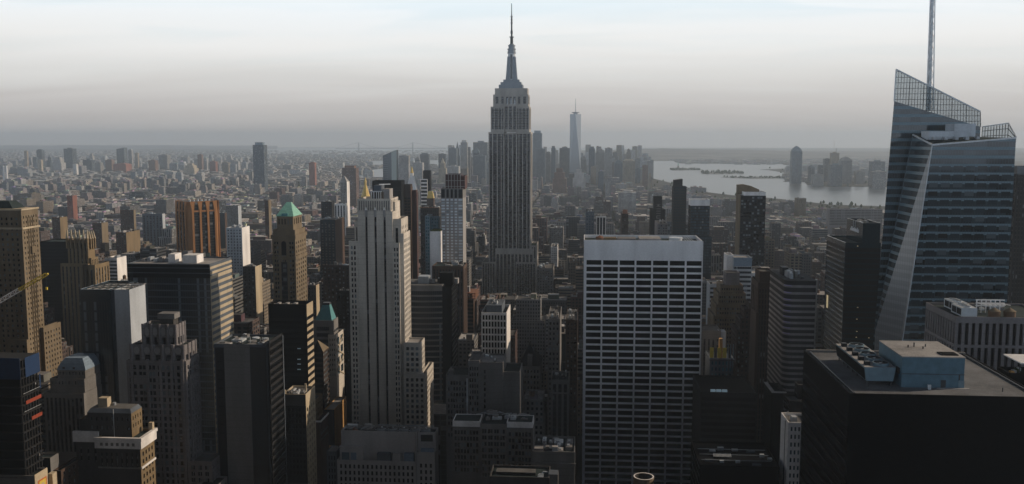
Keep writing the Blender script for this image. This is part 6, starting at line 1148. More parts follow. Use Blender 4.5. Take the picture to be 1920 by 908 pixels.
# ribbed stone block in front of it
v = 385.0; Rb = hero('ribbed_stone_block', 1850, 600, v, 'mauve stone block of tall narrow black windows with roof tanks and white plant', OB, 'ribbed stone block')
b = tier(Rb, 1793, 1990, 594, v, xs=1735, wall='mauve_stone', front=dict(kind='grid', n=15, w=.5, fh=10.2, h=.88, top=2.6, bot=70, depth=1.0, glass='glass_black', m=.4, pn='window_strip'), side=dict(kind='grid', n=12, w=.5, fh=10.2, h=.88, top=2.6, bot=70, depth=1.0, glass='glass_black', m=.4, pn='window_strip'), roof='roof_dark', para=.8, ybot=700)
q = lambda px, vv=v: at(px, 590, vv)[0]
for x0, x1, dv0 in ((1803, 1832, 3), (1788, 1812, 16)):
    box_part(Rb, 'cooling_unit', at(x0, 590, v + dv0)[0], at(x1, 590, v + dv0)[0], v + dv0, v + dv0 + 11, b.zr + .3, b.zr + 3.9, 'pale_steel')
    for i in range(3): m = MB(); x = at((x0 + x1) / 2, 590, v + dv0)[0]; m.cyl(x, v + dv0 + 2 + i * 3.4, 1.3, b.zr + 3.9, b.zr + 4.4, 'pale_steel', n=12, top='dark_metal'); m.build('fan', Rb)
    for i in range(2): box_part(Rb, 'louvre', at(x0, 590, v + dv0)[0] - .08, at(x0, 590, v + dv0)[0] - .01, v + dv0 + .6 + i * 5, v + dv0 + 5 + i * 5, b.zr + .9, b.zr + 3.4, 'charcoal')
for i, (px, lb) in enumerate(((1865, 'round brown water tank with conical lid, the one closer to the white cooling units'), (1894, 'round brown water tank with conical lid, the one under the white pipe frame'))): water_tank(at(px, 590, v + 3)[0], v + 3.5, b.zr, 2.3, 2.3, lb, 'wood', 'tan', 'water tanks on the ribbed stone block', legs=.5)
m = MB()
for i in range(6): x = q(1858 + i * 9); m.beam((x, v + 14, b.zr), (x, v + 14, b.zr + 5.5), .35, 'white_paint'); m.beam((x, v + 14, b.zr + 4.2), (x + 2, v + 9, b.zr + 4.2), .3, 'white_paint')
for zz in (3, 4.2, 5.5): m.beam((q(1856), v + 14, b.zr + zz), (q(1912), v + 14, b.zr + zz), .4, 'white_paint')
m.build('pipe_frame', Rb); bq = Bx(); bq.u0, bq.u1, bq.v0, bq.v1, bq.zr = q(1840), q(1930), v + 16, v + 30, b.zr; clutter(Rb, bq, 61, 7)
v = 262.0; Te = hero('terrace_roof_block', 1900, 690, v, 'dark roof terrace with white canopy and planters at the frame edge', OB); b = tier(Te, 1893, 2010, 700, v + 64, xs=1869, wall='black', front=None, side=None, roof='roof_dark'); x = at(1900, 672, v + 74)[0]; m = MB(); m.box(x, x + 14, v + 68, v + 82, b.zr + 3.4, b.zr + 3.8, 'white_paint', bottom=True); m.build('canopy', Te)
for i in range(4): box_part(Te, 'canopy_post', x + (i % 2) * 12, x + (i % 2) * 12 + .3, v + 69 + (i // 2) * 11, v + 69.3 + (i // 2) * 11, b.zr, b.zr + 3.4, 'dark_metal')
for i, c in enumerate(('ochre', 'concrete', 'foliage', 'pale_steel')): box_part(Te, 'planter', b.u0 + 1.5 + i * 1.6, b.u0 + 2.6 + i * 1.6, v + 66 + i * 2, v + 68 + i * 2, b.zr, b.zr + 1.1, c)
# -- black block with the gravel roof, cooling tower and blue penthouse, lower right corner
v = 282.0; Bl = hero('black_gravel_roofed_block', 1700, 740, v, 'nearest big black block with a broad gravel roof', SK, 'black gravel roofed block')
u0, zt = at(1592, 738, v); u1 = at(1960, 744, v)[0]; d_ = abs(along(1507, 660, u0)[0] - v)
b = tierw(Bl, u0, u1, v, v + d_, 0, zt, wall='black', front=None, side=BD(3.9, .6, glass='glass_black', top=8, bot=40, m=.2, depth=.12), roof='roof_gravel', para=.35)
for e in ((u0 + 1.4, u0 + 2.0, v + .6, v + d_ - 2), (u1 - 2.0, u1 - 1.4, v + .6, v + d_ - 2)): box_part(Bl, 'gutter_rail', *e, b.zr, b.zr + .5, 'dark_metal')
box_part(Bl, 'coping', u0 + .6, u1 - .6, v + d_ - 1.6, v + d_ - .6, b.zr, b.zr + .8, 'grey_stone')
zr = b.zr; xa, xb = at(1690, 721, 292)[0], at(1807, 721, 292)[0]; zp = at(1750, 671, 292)[1]
Ph = root('blue_penthouse', (xa + xb) / 2, 292, 'boxy blue steel penthouse with pale flat roof standing on the gravel', 'penthouse', z=zr)
box_part(Ph, 'wall', xa, xb, 292, 315, zr, zp, 'blue_paint'); box_part(Ph, 'roof', xa - .15, xb + .15, 291.85, 315.15, zp, zp + .3, 'roof_pale'); box_part(Ph, 'door', xa + 11.9, xa + 13.4, 291.9, 291.99, zr, zr + 2.5, 'dark_metal'); box_part(Ph, 'door_panel', xa + 17.2, xa + 19.0, 291.92, 291.99, zr, zr + 2.4, 'teal_panel'); box_part(Ph, 'wall_rail', xa, xb, 291.88, 291.99, zr + 4.2, zr + 4.4, 'dark_metal'); box_part(Ph, 'pipe', xb - 1.6, xb - 1.3, 291.8, 291.98, zr + 2.6, zr + 4.2, 'dark_metal')
box_part(Ph, 'roof_hatch', xb - 6.4, xb - 1.2, 294, 298, zp + .3, zp + .62, 'black'); box_part(Ph, 'side_vent', xa - .1, xa - .01, 294, 297, zr + 3.6, zr + 5.6, 'charcoal')
for i, (dx, dy) in enumerate(((6, 305), (8.2, 306), (10, 303), (12, 306.5))): m = MB(); m.cyl(xa + dx, dy, .22, zp + .3, zp + 1.1 + (i == 1) * .6, 'dark_metal', n=8); m.build('roof_pipe', Ph)
box_part(Ph, 'step', xa + 10.5, xb + 1.4, 290.6, 291.7, zr + .004, zr + .16, 'roof_pale')
ca, cb_ = at(1621, 690, 294)[0], at(1680, 690, 294)[0]; ztc = at(1650, 689, 294)[1]; zb = zr + 1.3
Ct = root('cooling_tower', (ca + cb_) / 2, 294, 'long teal cooling tower with a row of round fans on the gravel roof', 'cooling tower', z=zr); v1 = 328; ins = (cb_ - ca) * .07
m = MB(); m.prism([(ca + ins, 294), (cb_ - ins, 294), (cb_ - ins, v1), (ca + ins, v1)], zb, ztc, 'teal_panel', poly2=[(ca, 294), (cb_, 294), (cb_, v1), (ca, v1)], top='roof_pale'); m.build('casing', Ct)
m = MB(); m.face([(ca + ins * .8 - .05, v1 - .4, zb + .3), (ca + ins * .8 - .05, 294.4, zb + .3), (ca - .03, 294.4, ztc - .5), (ca - .03, v1 - .4, ztc - .5)], 'black'); m.build('side_louvre', Ct)
for i in range(5):
    y_ = 297.3 + i * 6.6; xc = (ca + cb_) / 2 + 1.1; m = MB(); N = 20; R0, R1 = 2.5, 2.25
    for k in range(N):
        a, c = 2 * math.pi * k / N, 2 * math.pi * (k + 1) / N; p = lambda r, t_, z_: (xc + r * math.cos(t_), y_ + r * math.sin(t_), z_)
        m.face([p(R0, a, ztc), p(R0, c, ztc), p(R0, c, ztc + .9), p(R0, a, ztc + .9)], 'teal_panel'); m.face([p(R0, a, ztc + .9), p(R0, c, ztc + .9), p(R1, c, ztc + .9), p(R1, a, ztc + .9)], 'teal_panel'); m.face([p(R1, c, ztc + .1), p(R1, a, ztc + .1), p(R1, a, ztc + .9), p(R1, c, ztc + .9)], 'dark_metal')
    m.face([(xc + R1 * math.cos(2 * math.pi * k / N), y_ + R1 * math.sin(2 * math.pi * k / N), ztc + .12) for k in range(N)], 'black'); ring_ = m.build('fan_ring', Ct)
    m = MB()
    for k in range(6): a = k * math.pi / 3; m.beam((xc, y_, ztc + .5), (xc + 2.1 * math.cos(a), y_ + 2.1 * math.sin(a), ztc + .55), .3, 'dark_metal')
    m.cyl(xc, y_, .45, ztc + .3, ztc + .75, 'steel', n=8); m.build('blades', ring_)
    box_part(Ct, 'motor', xc - 5.0, xc - 3.4, y_ - .9, y_ + .9, ztc, ztc + 1.2, 'charcoal', 'dark_metal')
for i in range(7):
    for x in (ca + 1, cb_ - 1.3): box_part(Ct, 'leg', x, x + .3, 294.4 + i * 5.4, 294.7 + i * 5.4, zr, zb, 'dark_metal')
m = MB(); 
for x in (ca + 1, cb_ - 1.3): m.box(x - .05, x + .35, 294, v1, zb - .35, zb - .01, 'dark_metal', bottom=True)
m.build('skid', Ct)
def small(name, lab, cat, px, py, w_, h_, mat):
    y_ = along(px, py, 0)[0] if 0 else None; d = ray(px, py); t_ = (zr - CAM_Z) / d.z; x, y_ = d.x * t_, d.y * t_; m = MB(); m.box(x - w_ / 2, x + w_ / 2, y_, y_ + w_, zr, zr + h_, mat, bottom=True); tag(m.build(name, loc=(x, y_, zr)), lab, cat); return x, y_
small('roof_vent', 'small boxy grey vent on the gravel before the blue penthouse', 'vent', 1743, 731, .9, 1.5, 'pale_steel'); small('vent_pipe', 'thin dark vent pipe standing alone far across the gravel roof', 'pipe', 1880, 735, .22, 1.3, 'dark_metal'); small('vent_pipe', 'thin dark vent pipe close before the long cooling tower', 'pipe', 1628, 729, .25, 1.2, 'dark_metal')
HERO.append(('long teal cooling tower', 1650, 700, 294)); SKY.append((1500, 1930, v, 908))
# white block beside it
v = 430.0; Wt = hero('white_narrow_block', 1480, 790, v, 'narrow white block with small paired windows squeezed beside the big black block', OB, 'narrow white block'); b = tier(Wt, 1478, 1520, 792, v, xs=1464, wall='white_stone', front=G(3.75, .5, .56, n=5, m=.8, top=2.2, bot=20, depth=.35, glass='glass_blue'), side=G(3.75, .25, .5, n=4, m=.6, top=2.2, bot=20, depth=.35), roof='roof_grey', para=1.2, ybot=908)
box_part(Wt, 'side_slot', b.u0 - .05, b.u0 - .01, v + 5.4, v + 6.6, 20, b.z1 - 1, 'charcoal'); m = MB(); m.beam((b.u0 + 1.2, v + 9, b.zr), (b.u0 + 1.2, v + 9, b.zr + 3.6), .2, 'pale_steel'); m.beam((b.u0 + 1.2, v + 9, b.zr + 3.6), (b.u0 + 2.1, v + 9, b.zr + 3.7), .2, 'pale_steel'); m.build('roof_lamp', Wt); box_part(Wt, 'stair_hut', b.u0 + 2.6, b.u0 + 5, v + 4, v + 8, b.zr, b.zr + 2.5, 'pale_blue')
v = 480.0; Gx = hero('dark_stepped_roof_block', 1485, 730, v, 'dark grey louvred steps rising beside the big black block', OB); tier(Gx, 1496, 1540, 722, v - 12, xs=1490, wall='charcoal', front=None, side=BD(3, .5, glass='glass_black', bot=60), roof='roof_grey'); tier(Gx, 1480, 1540, 752, v - 20, xs=1469, wall='charcoal', front=None, side=BD(3, .5, glass='glass_black', bot=60), roof='roof_grey')
v = 540.0; Fr = hero('pale_framed_roof_block', 1450, 725, v, 'dark block whose sunken roof is framed by a pale coping', OB); b = tier(Fr, 1447, 1475, 737, v, xs=1432, wall='black', front=None, side=None, roof='roof_dark', para=2.4); [box_part(Fr, 'coping', *e, b.z1 + .01, b.z1 + .5, 'concrete') for e in ((b.u0, b.u1, b.v0, b.v0 + 2), (b.u0, b.u0 + 2, b.v0 + 2.1, b.v1))]
# dark low ground right of the white slab: colourful site, glazed box, near dark roof
v = 600.0; Ye = hero('yellow_panelled_site', 1350, 655, v, 'small tower under construction with yellow and blue panels', 'building site', 'yellow panelled site'); b = tier(Ye, 1331, 1375, 672, v, 22, wall='blue_grey', front=G(4, .5, .6, n=6, top=2, bot=60, glass='glass_teal'), side=None, roof='roof_dark', ybot=700); q = lambda px: at(px, 660, v)[0]; zy = lambda y: at(1350, y, v)[1]
for a, c in ((1331, 'yellow_paint'), (1339, 'dark_metal'), (1345, 'yellow_paint'), (1355, 'yellow_paint'), (1366, 'dark_metal')): box_part(Ye, 'panel', q(a), q(a + (7 if a != 1339 and a != 1366 else 5)), v - .4, v - .02, zy(671), zy(652), c)
box_part(Ye, 'deck', b.u0 - 1, b.u1 + 1, v - 1, v + 20, b.zr, b.zr + .4, 'dark_metal'); box_part(Ye, 'hoist_shaft', q(1349), q(1355), v + 1, v + 4, b.zr, zy(636), 'ochre'); [box_part(Ye, 'post', q(x), q(x) + .4, v - .8, v - .45, zy(690), zy(645), 'teal_panel') for x in (1364, 1369, 1374)]
v = 640.0; Gh = hero('grey_hall_block', 1330, 618, v, 'dim grey block with pale roof rim next to the white slab', OB); b = tier(Gh, 1316, 1352, 620, v, 22, wall='gable', front=S(n=4, w=.4, glass='strip_dark', top=6), side=None, roof='roof_grey', ybot=650); box_part(Gh, 'stair_hut', at(1349, 620, v)[0], at(1362, 620, v)[0], v + 2, v + 10, b.z1 - 20, b.z1 - 1, 'pale_blue')
v = 540.0; Gl = hero('glazed_box_block', 1350, 725, v, 'black low block with three small blue lit skylights', OB); b = tier(Gl, 1314, 1420, 735, v, 40, wall='charcoal', front=BD(3.8, .6, glass='glass_black', bot=20, top=3, m=.6), side=None, roof='black', ybot=840); [box_part(Gl, 'skylight', at(x, 727, v)[0], at(x + 9, 727, v)[0], v + 2, v + 4, b.zr, b.zr + 1.8, 'lamp') for x in (1334, 1345, 1356)]
v = 430.0; Nr = hero('near_dark_roof', 1380, 860, v, 'wide black roof with rows of pale ducts and slats at the bottom edge', OB, 'black roof with pale slats'); b = tier(Nr, 1312, 1462, 872, v, 36, wall='black', front=None, side=BD(4, .5, glass='glass_black', bot=80), roof='black', ybot=905)
for i in range(15): m = MB(); x = at(1338 + i * 2.3, 858, v + 14)[0]; m.beam((x, v + 13, b.zr + .8), (x + .4, v + 18, b.zr + .8), .22, 'pale_steel'); m.build('roof_slat', Nr)
for px, dv in ((1330, 22), (1345, 25), (1372, 24), (1400, 22), (1425, 16), (1440, 12), (1322, 8), (1350, 7), (1380, 7), (1412, 3)): x = at(px, 860, v + dv)[0]; box_part(Nr, 'roof_plant', x, x + 2 + px % 3, v + dv, v + dv + 1.5, b.zr, b.zr + .9 + px % 2 * .5, ('pale_steel', 'steel', 'blue_grey')[px % 3])
for i in range(3): m = MB(); m.beam((b.u0 + 2, v + 9 + i * 8, b.zr + .6), (b.u1 - 2, v + 9 + i * 8, b.zr + .6), .25, 'steel'); m.build('guard_rail', Nr)
# middle distance, one by one
v = 1330.0
MID = [
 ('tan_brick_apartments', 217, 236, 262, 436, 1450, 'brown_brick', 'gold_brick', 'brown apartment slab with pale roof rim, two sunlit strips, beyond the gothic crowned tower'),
 ('white_stepped_block', 196, 219, 237, 484, 1000, 'white_stone', 'white_stone', 'white stepped office block just behind the glass block with pale wall'),
 ('white_gridded_block', 424, 453, 467.5, 427, 1100, 'pale_blue', 'white_stone', 'pale block with an even grid of small windows beyond the dark banded slab'),
 ('glass_office_block', 600, 628, 645, 412, 1250, 'deep_glass', 'brown_brick', 'dark blue glass block striped with pale mullions beyond the green pyramid roofed tower'),
 ('peach_apartments', 496, 503, 508, 376, 1750, 'brown_brick', 'tan', 'peach coloured apartment slab left of the green pyramid'),
 ('white_church_like_tower', 638, 650, 655, 341, 2100, 'concrete', 'white_stone', 'white stone tower with pointed top far behind the gilded pyramid'),
 ('columned_stone_block', 626, 648, 653, 382, 1900, 'white_stone', 'white_stone', 'wide pale stone block with tall columns below the white pointed tower'),
 ('dark_glass_stack', 602, 622, 627, 378, 1600, 'charcoal', 'charcoal', 'dark jumbled glass block amid low rooftops near the white pointed tower'),
 ('dark_blue_block', 398, 421, 425, 399, 1900, 'deep_glass', 'brown_brick', 'dark blue flat block right of the orange ribbed tower'),
 ('pinstriped_block', 266, 304, 309, 401, 1900, 'blue_grey', 'pale_blue', 'wide blue grey pinstriped block left of the orange ribbed tower'),
 ('brown_slab_block', 225, 250, 254, 394, 2000, 'brown_brick', 'tan', 'brown grey twin slab with raised middle before the low terraces'),
 ('red_brick_spire_block', 125, 136, 144, 367, 2600, 'red_brick', 'red_brick', 'lone red brick tower standing amid low pale terraces'),
 ('cream_slab_block', 97, 112, 126, 408, 1700, 'brown_brick', 'gold_brick', 'cream sunlit stepped apartment block behind the dark slab'),
 ('brown_mid_block', 173, 190, 202, 418, 1700, 'brown_brick', 'tan', 'dark brown block with pale rim right of the gothic crown'),
 ('peach_low_block', 188, 196, 204, 457, 1250, 'brown_brick', 'tan', 'small peach block in the gap right of the gothic crowned tower'),
 ('stone_court_block', 423, 446, 452, 386, 2300, 'grey_stone', 'pale_blue', 'pale grey block with small penthouse beyond the orange ribbed tower'),
 ('dark_arch_block', 1118, 1136, 1155, 408, 1400, 'charcoal', 'white_stone', 'dark hall with four white framed columns just above the white gridded slab'),
 ('blue_grey_tower', 1098, 1114, 1116, 397, 1300, 'blue_grey', 'blue_grey', 'plain blue grey block beside the white framed columns'),
 ('dark_purple_block', 1166, 1178, 1186, 401, 1500, 'dark_brown', 'brown_brick', 'dark plum block with an orange round tank above the white gridded slab'),
 ('pale_mid_block', 1233, 1252, 1254, 419, 1300, 'mauve_stone', 'mauve_stone', 'pale stepped block peeking above the white slab before the dark stepped tower'),
 ('grey_long_warehouse', 1556, 1655, 1550, 392, 2400, 'mauve_stone', 'mauve_stone', 'very long grey warehouse block with blank walls near the river'),
 ('terracotta_block', 1494, 1512, 1490, 372, 3000, 'tan', 'tan', 'tan apartment slab with a dark side standing near the river'),
 ('dark_green_roof_block', 1370, 1386, 1366, 462, 1500, 'brown_brick', 'brown_brick', 'dark red brown block just beside the speckled balcony tower'),
 ('left_wing_block', 455, 478, 490, 500, 900, 'dark_stone', 'cream', 'dark stone block with cream corner beside the dark banded slab'),
 ('right_brown_block', 577, 592, 598, 535, 880, 'dark_stone', 'cream', 'small dark block with pale lit corner right of the green pyramid roofed tower'),
 ('dark_wide_block', 605, 655, 658, 497, 900, 'dark_brown', 'dark_brown', 'wide dark brown block with rows of faint windows behind the teal hip roofed tower'),
 ('black_mid_block', 632, 656, 658, 545, 820, 'black', 'black', 'plain black block tucked left of the striped limestone tower'),
 ('stone_low_block', 1006, 1037, 1040, 503, 1200, 'grey_stone', 'grey_stone', 'grey stone block with mossy roof at the foot of the spired stone skyscraper'),
 ('white_low_block', 1033, 1045, 1047, 463, 1500, 'white_stone', 'white_stone', 'small bright white block right of the spired stone skyscraper'),
 ('pale_loft_block', 1030, 1056, 1058, 427, 1700, 'grey_stone', 'grey_stone', 'pale gridded loft block right of the spired stone skyscraper'),
 ('glass_cube_block', 1331, 1376, 1325, 533, 860, 'pale_blue', 'pale_blue', 'flat white roofed low block directly right of the white slab'),
 ('narrow_brown_tower', 1061, 1083, 1086, 600, 700, 'dark_brown', 'dark_brown', 'dark brown loft block close left of the white slab'),
 ('grey_bay_tower', 1027, 1050, 1053, 598, 640, 'gable', 'gable', 'grey bay windowed tower left of the white slab'),
]
for nm, x0, x1, xs_, y, v, wl, sd, lb in MID:
    o = hero(nm, (x0 + x1) / 2, y, v, lb, 'apartment block' if 'apart' in nm else OB, None); wpx = x1 - x0; gl = 'glass_blue' if 'glass' in nm or 'blue' in nm else 'glass'
    n = max(3, int(wpx * v / FPX / 3.4)); side_right = xs_ > x1
    fr = BD(4.0, .5, top=3, bot=40) if nm in ('white_stepped_block', 'glass_cube_block', 'grey_long_warehouse', 'dark_blue_block') else (S(n=max(4, n // 2), w=.5, top=4) if nm in ('pinstriped_block', 'columned_stone_block', 'dark_arch_block', 'glass_office_block') else G(3.6, .45, .5, n=n, m=.5, top=2.5, bot=40, glass=gl))
    o['_budget'] = 24
    b = tier(o, x0, x1, y, v, xs=xs_, wall=sd if False else wl, front=fr, side=None, roof='roof_pale' if wl in ('white_stone', 'pale_blue') else 'roof_grey', ybot=y + 30)
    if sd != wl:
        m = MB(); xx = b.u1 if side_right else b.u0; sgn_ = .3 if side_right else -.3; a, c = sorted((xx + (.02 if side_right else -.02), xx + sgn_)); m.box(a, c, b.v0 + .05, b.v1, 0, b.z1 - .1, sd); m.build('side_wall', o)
    clutter(o, b, hash(nm) % 1000 if 0 else sum(map(ord, nm)), 5)
    if nm == 'white_church_like_tower':
        m = MB(); c0 = (b.u0 + b.u1) / 2; m.prism([(b.u0, b.v0), (b.u1, b.v0), (b.u1, b.v1), (b.u0, b.v1)], b.z1, at(646, 330, v)[1], 'concrete', poly2=[(c0 - 1, b.v0 + 5), (c0 + 1, b.v0 + 5), (c0 + 1, b.v0 + 7), (c0 - 1, b.v0 + 7)]); m.build('pointed_roof', o)
    if nm == 'dark_purple_block': m = MB(); m.cyl(b.u1 - 5, b.v0 + 6, 4, b.zr, b.zr + 7, 'rust', n=14); m.build('roof_tank', o)
    if nm == 'dark_arch_block':
        for i in range(4): x = b.u0 + (b.u1 - b.u0 - 1) * (i / 3); box_part(o, 'column', x, x + 1.3, b.v0 - .8, b.v0 - .05, 0, b.z1, 'white_stone')
        box_part(o, 'roof_rim', b.u0 - .5, b.u1 + .5, b.v0 - 1, b.v0 + 1, b.z1 + .02, b.z1 + 2.2, 'white_stone')

# what belongs to a part hangs on that part
RULES = dict(dormer=('mansard_roof', 'pyramid_roof', 'hipped_roof', 'gable_roof'), lantern=('pyramid_roof',), mast_window=('mast_shaft',), mast_crown=('mast_shaft',), roof_hatch=('roof',), roof_pipe=('roof',), door=('wall',), door_panel=('wall',), side_vent=('wall',), wall_rail=('wall',), hook_block=('cable',), fan=('cooling_unit',), louvre=('cooling_unit',), canopy_post=('canopy',), motor=('casing',), side_louvre=('casing',), fan_ring=None, vent_cone=('barrel',), roof_edge=('front_facade',), rear_lattice=('rear_screen',), crown_lattice=('crown_screen',), spire_core=('spire',), boom_tip=('boom',), crest=('wall',), finial=('wall',), flute=('wall',), vent=('dark_panel',), ring=('facade',), guard_rail=None)
base = lambda n: n.rsplit('.', 1)[0] if n[-3:].isdigit() else n
for r in [o for o in C.objects if o.parent is None and o.children]:
    kids = list(r.children)
    for k in kids:
        want = RULES.get(base(k.name))
        if not want or k.children: continue
        host = [h for h in kids if base(h.name) in want and h is not k]
        if host: k.parent = host[0]

# ---------------------------------------------------------------- the ordinary city: blocks, lots, buildings
rnd = random.Random(11)
WALLS = [('brown brick', (0.17, 0.105, 0.08), 3), ('red brick', (0.22, 0.105, 0.08), 2), ('tan brick', (0.36, 0.285, 0.20), 3), ('grey stone', (0.25, 0.25, 0.25), 3), ('pale stone', (0.42, 0.41, 0.39), 3), ('dark grey', (0.08, 0.085, 0.09), 2), ('white', (0.58, 0.58, 0.57), 2), ('cream', (0.48, 0.40, 0.29), 2), ('blue grey glass', (0.11, 0.15, 0.18), 1)]
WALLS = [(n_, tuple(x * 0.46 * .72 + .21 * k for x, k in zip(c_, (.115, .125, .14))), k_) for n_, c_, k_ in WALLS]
WL = [w_ for w_ in WALLS for _ in range(w_[2])]
ROOFS = [(0.05, 0.05, 0.052), (0.10, 0.10, 0.10), (0.22, 0.215, 0.21), (0.30, 0.295, 0.29), (0.46, 0.46, 0.45), (0.12, 0.10, 0.09), (0.07, 0.07, 0.07)]
PATS = [(0.30, 0.45, 0.52), (0.26, 0.5, 0.55), (0.36, 0.55, 0.5), (0.22, 0.45, 0.6), (0.9, 0.985, 0.48), (0.42, 0.5, 0.985), (0.5, 0.62, 0.6)]
def hits(u0, u1, v0, v1, pad=3):
    for a, b, c, d in FOOT:
        if u1 > a - pad and u0 < b + pad and v1 > c - pad and v0 < d + pad: return True
    return False
def in_poly(x, y, poly):
    r = False
    for (ax, ay), (bx, by) in zip(poly, poly[1:] + poly[:1]):
        if (ay > y) != (by > y) and x < (bx - ax) * (y - ay) / (by - ay) + ax: r = not r
    return r
WATER = [[gnd(x, y) for x, y in p] for p in (
    [(1080, 302), (1262, 302), (1480, 307), (1430, 317.5), (1486, 334), (1467, 341), (1508, 341.5), (1548, 350), (1950, 355), (2100, 400), (1660, 387.5), (1560, 384.5), (1500, 377.5), (1430, 370.5), (1380, 367.5), (1330, 361.5), (1295, 353.5), (1250, 341.5), (1205, 330.5), (1180, 322), (1080, 318)],
    [(668, 321), (740, 313), (800, 315), (720, 337), (650, 337)], [(690, 301), (880, 299), (900, 310), (700, 312)])]
PARKS = [[gnd(x, y) for x, y in p] for p in ([(150, 396), (215, 392), (268, 392), (262, 402), (190, 404), (150, 402)], [(98, 362), (130, 360), (185, 368), (180, 374), (100, 372)], [(8, 404), (40, 402), (45, 408), (8, 409)], [(585, 368), (615, 366), (622, 376), (590, 378)], [(270, 352), (310, 350), (305, 358), (262, 358)], [(70, 378), (100, 377), (103, 384), (72, 385)])]
for xa, xb, yb in ((1195, 1225, 332), (1225, 1262, 343), (1262, 1300, 354), (1300, 1340, 362), (1340, 1400, 368), (1400, 1470, 374), (1470, 1515, 372), (1515, 1580, 385), (1580, 1700, 388)): SKY.append((xa, xb, 4600, yb))   # the shore stays low
def zcap(u0, u1, v, z, v1=None):
    v1 = v1 or v + 30
    """no ordinary block hides what the photograph shows of a tower behind it"""
    for _ in range(2):
        pa = proj(u0, v, z)[0]; pb = proj(u1, v, z)[0]
        for a, b, hv, yb in SKY:
            if v < hv and pb > a - 1 and pa < b + 1: z = min(z, CAM_Z - v1 * (yb + 2 - 262) / FPX)
    return z
LOTS = []
def lot(u0, u1, v0, v1, z):
    if hits(u0, u1, v0, v1): return
    uc, vc = (u0 + u1) / 2, (v0 + v1) / 2; px = proj(uc, vc, 20)[0]
    if px < -160 or px > 2080: return
    for p in WATER + PARKS:
        if in_poly(uc, vc, p): return
    z = zcap(u0, u1, v0, z, v1)
    if v0 < 560 and proj(uc, v1, z + 6)[1] < 912: return
    if z < 7: return
    LOTS.append((u0, u1, v0, v1, z))
def height(u, v):
    r = rnd.random()
    if v < 1250: h = rnd.choice((28, 40, 55, 70, 85)) * rnd.uniform(0.8, 1.25) + (35 if r > 0.85 else 0)
    elif v < 2000: h = rnd.uniform(26, 62) + (38 if r > 0.9 else 0)
    elif v < 3000: h = rnd.uniform(16, 40) + (35 if r > 0.93 else 0)
    else: h = rnd.uniform(12, 24) + (26 if r > 0.95 else 0)
    if u < -500 and 1700 < v < 2700: h = rnd.uniform(14, 26) + (14 if r > 0.9 else 0)
    if 4600 < v < 6600 and -900 < u < 400: h = rnd.uniform(30, 90) + (60 if r > 0.8 else 0)
    if u > 250 and v > 2200: h = rnd.uniform(12, 30) + (30 if r > 0.93 else 0)
    return h
AV = sorted([-195 - 145 * k for k in range(24)] + [95 + 285 * k for k in range(12)])
BLOCKS = [(p + 12, q_ - 12) for p, q_ in zip(AV, AV[1:])]
v = 235.0
while v < 4700:
    bd = 62.0; lw = 26 if v < 1300 else (30 if v < 2400 else 40)
    for a, b in BLOCKS:
        if b < -v * 0.72 - 300 or a > v * 0.62 + 300: continue
        x = a
        while x < b - 8:
            w_ = min(b - x, lw * rnd.choice((0.6, 0.8, 1.0, 1.3, 1.8)))
            if b - x - w_ < 8: w_ = b - x
            if v < 2600:
                for (c, d) in ((v, v + bd * 0.48), (v + bd * 0.52, v + bd)): lot(x + 0.3, x + w_ - 0.3, c, d, height(x, v))
            else: lot(x + 0.3, x + w_ - 0.3, v, v + bd, height(x, v))
            x += w_
    v += 80.5
# sunlit slabs of the housing estates and the borough beyond
def slab_rows(px0, px1, y0, y1, n, zz, ww, seed):
    r = random.Random(seed)
    for _ in range(n):
        px = r.uniform(px0, px1); py = r.uniform(y0, y1); u_, v_ = gnd(px, py); W = r.uniform(*ww); z = r.uniform(*zz)
        if hits(u_ - W / 2, u_ + W / 2, v_, v_ + W, 6): continue
        LOTS.append((u_ - W / 2, u_ + W / 2, v_, v_ + W * r.uniform(0.5, 1.2), zcap(u_ - W / 2, u_ + W / 2, v_, z))); FOOT.append((u_ - W / 2, u_ + W / 2, v_, v_ + W))
slab_rows(0, 480, 352, 372, 70, (38, 62), (20, 42), 21)
slab_rows(180, 480, 338, 356, 90, (40, 70), (22, 46), 22)
slab_rows(-20, 200, 372, 392, 16, (34, 55), (20, 34), 23)
slab_rows(480, 900, 345, 400, 60, (36, 66), (22, 44), 24)
slab_rows(1000, 1240, 345, 420, 46, (34, 70), (20, 40), 25)
slab_rows(1240, 1660, 388, 430, 60, (34, 66), (20, 44), 26)
slab_rows(0, 480, 302, 336, 150, (28, 90), (28, 70), 27)
slab_rows(480, 860, 292, 334, 110, (16, 48), (30, 80), 28)
slab_rows(840, 1220, 318, 345, 120, (50, 150), (26, 50), 29)
slab_rows(838, 912, 310, 322, 16, (110, 215), (34, 52), 32); slab_rows(1002, 1200, 310, 322, 34, (110, 215), (34, 52), 33)
slab_rows(1480, 1670, 312, 340, 90, (16, 60), (30, 70), 30)
slab_rows(1270, 1500, 304, 309, 60, (10, 18), (60, 140), 31)
LOTS.sort(key=lambda q: q[2])
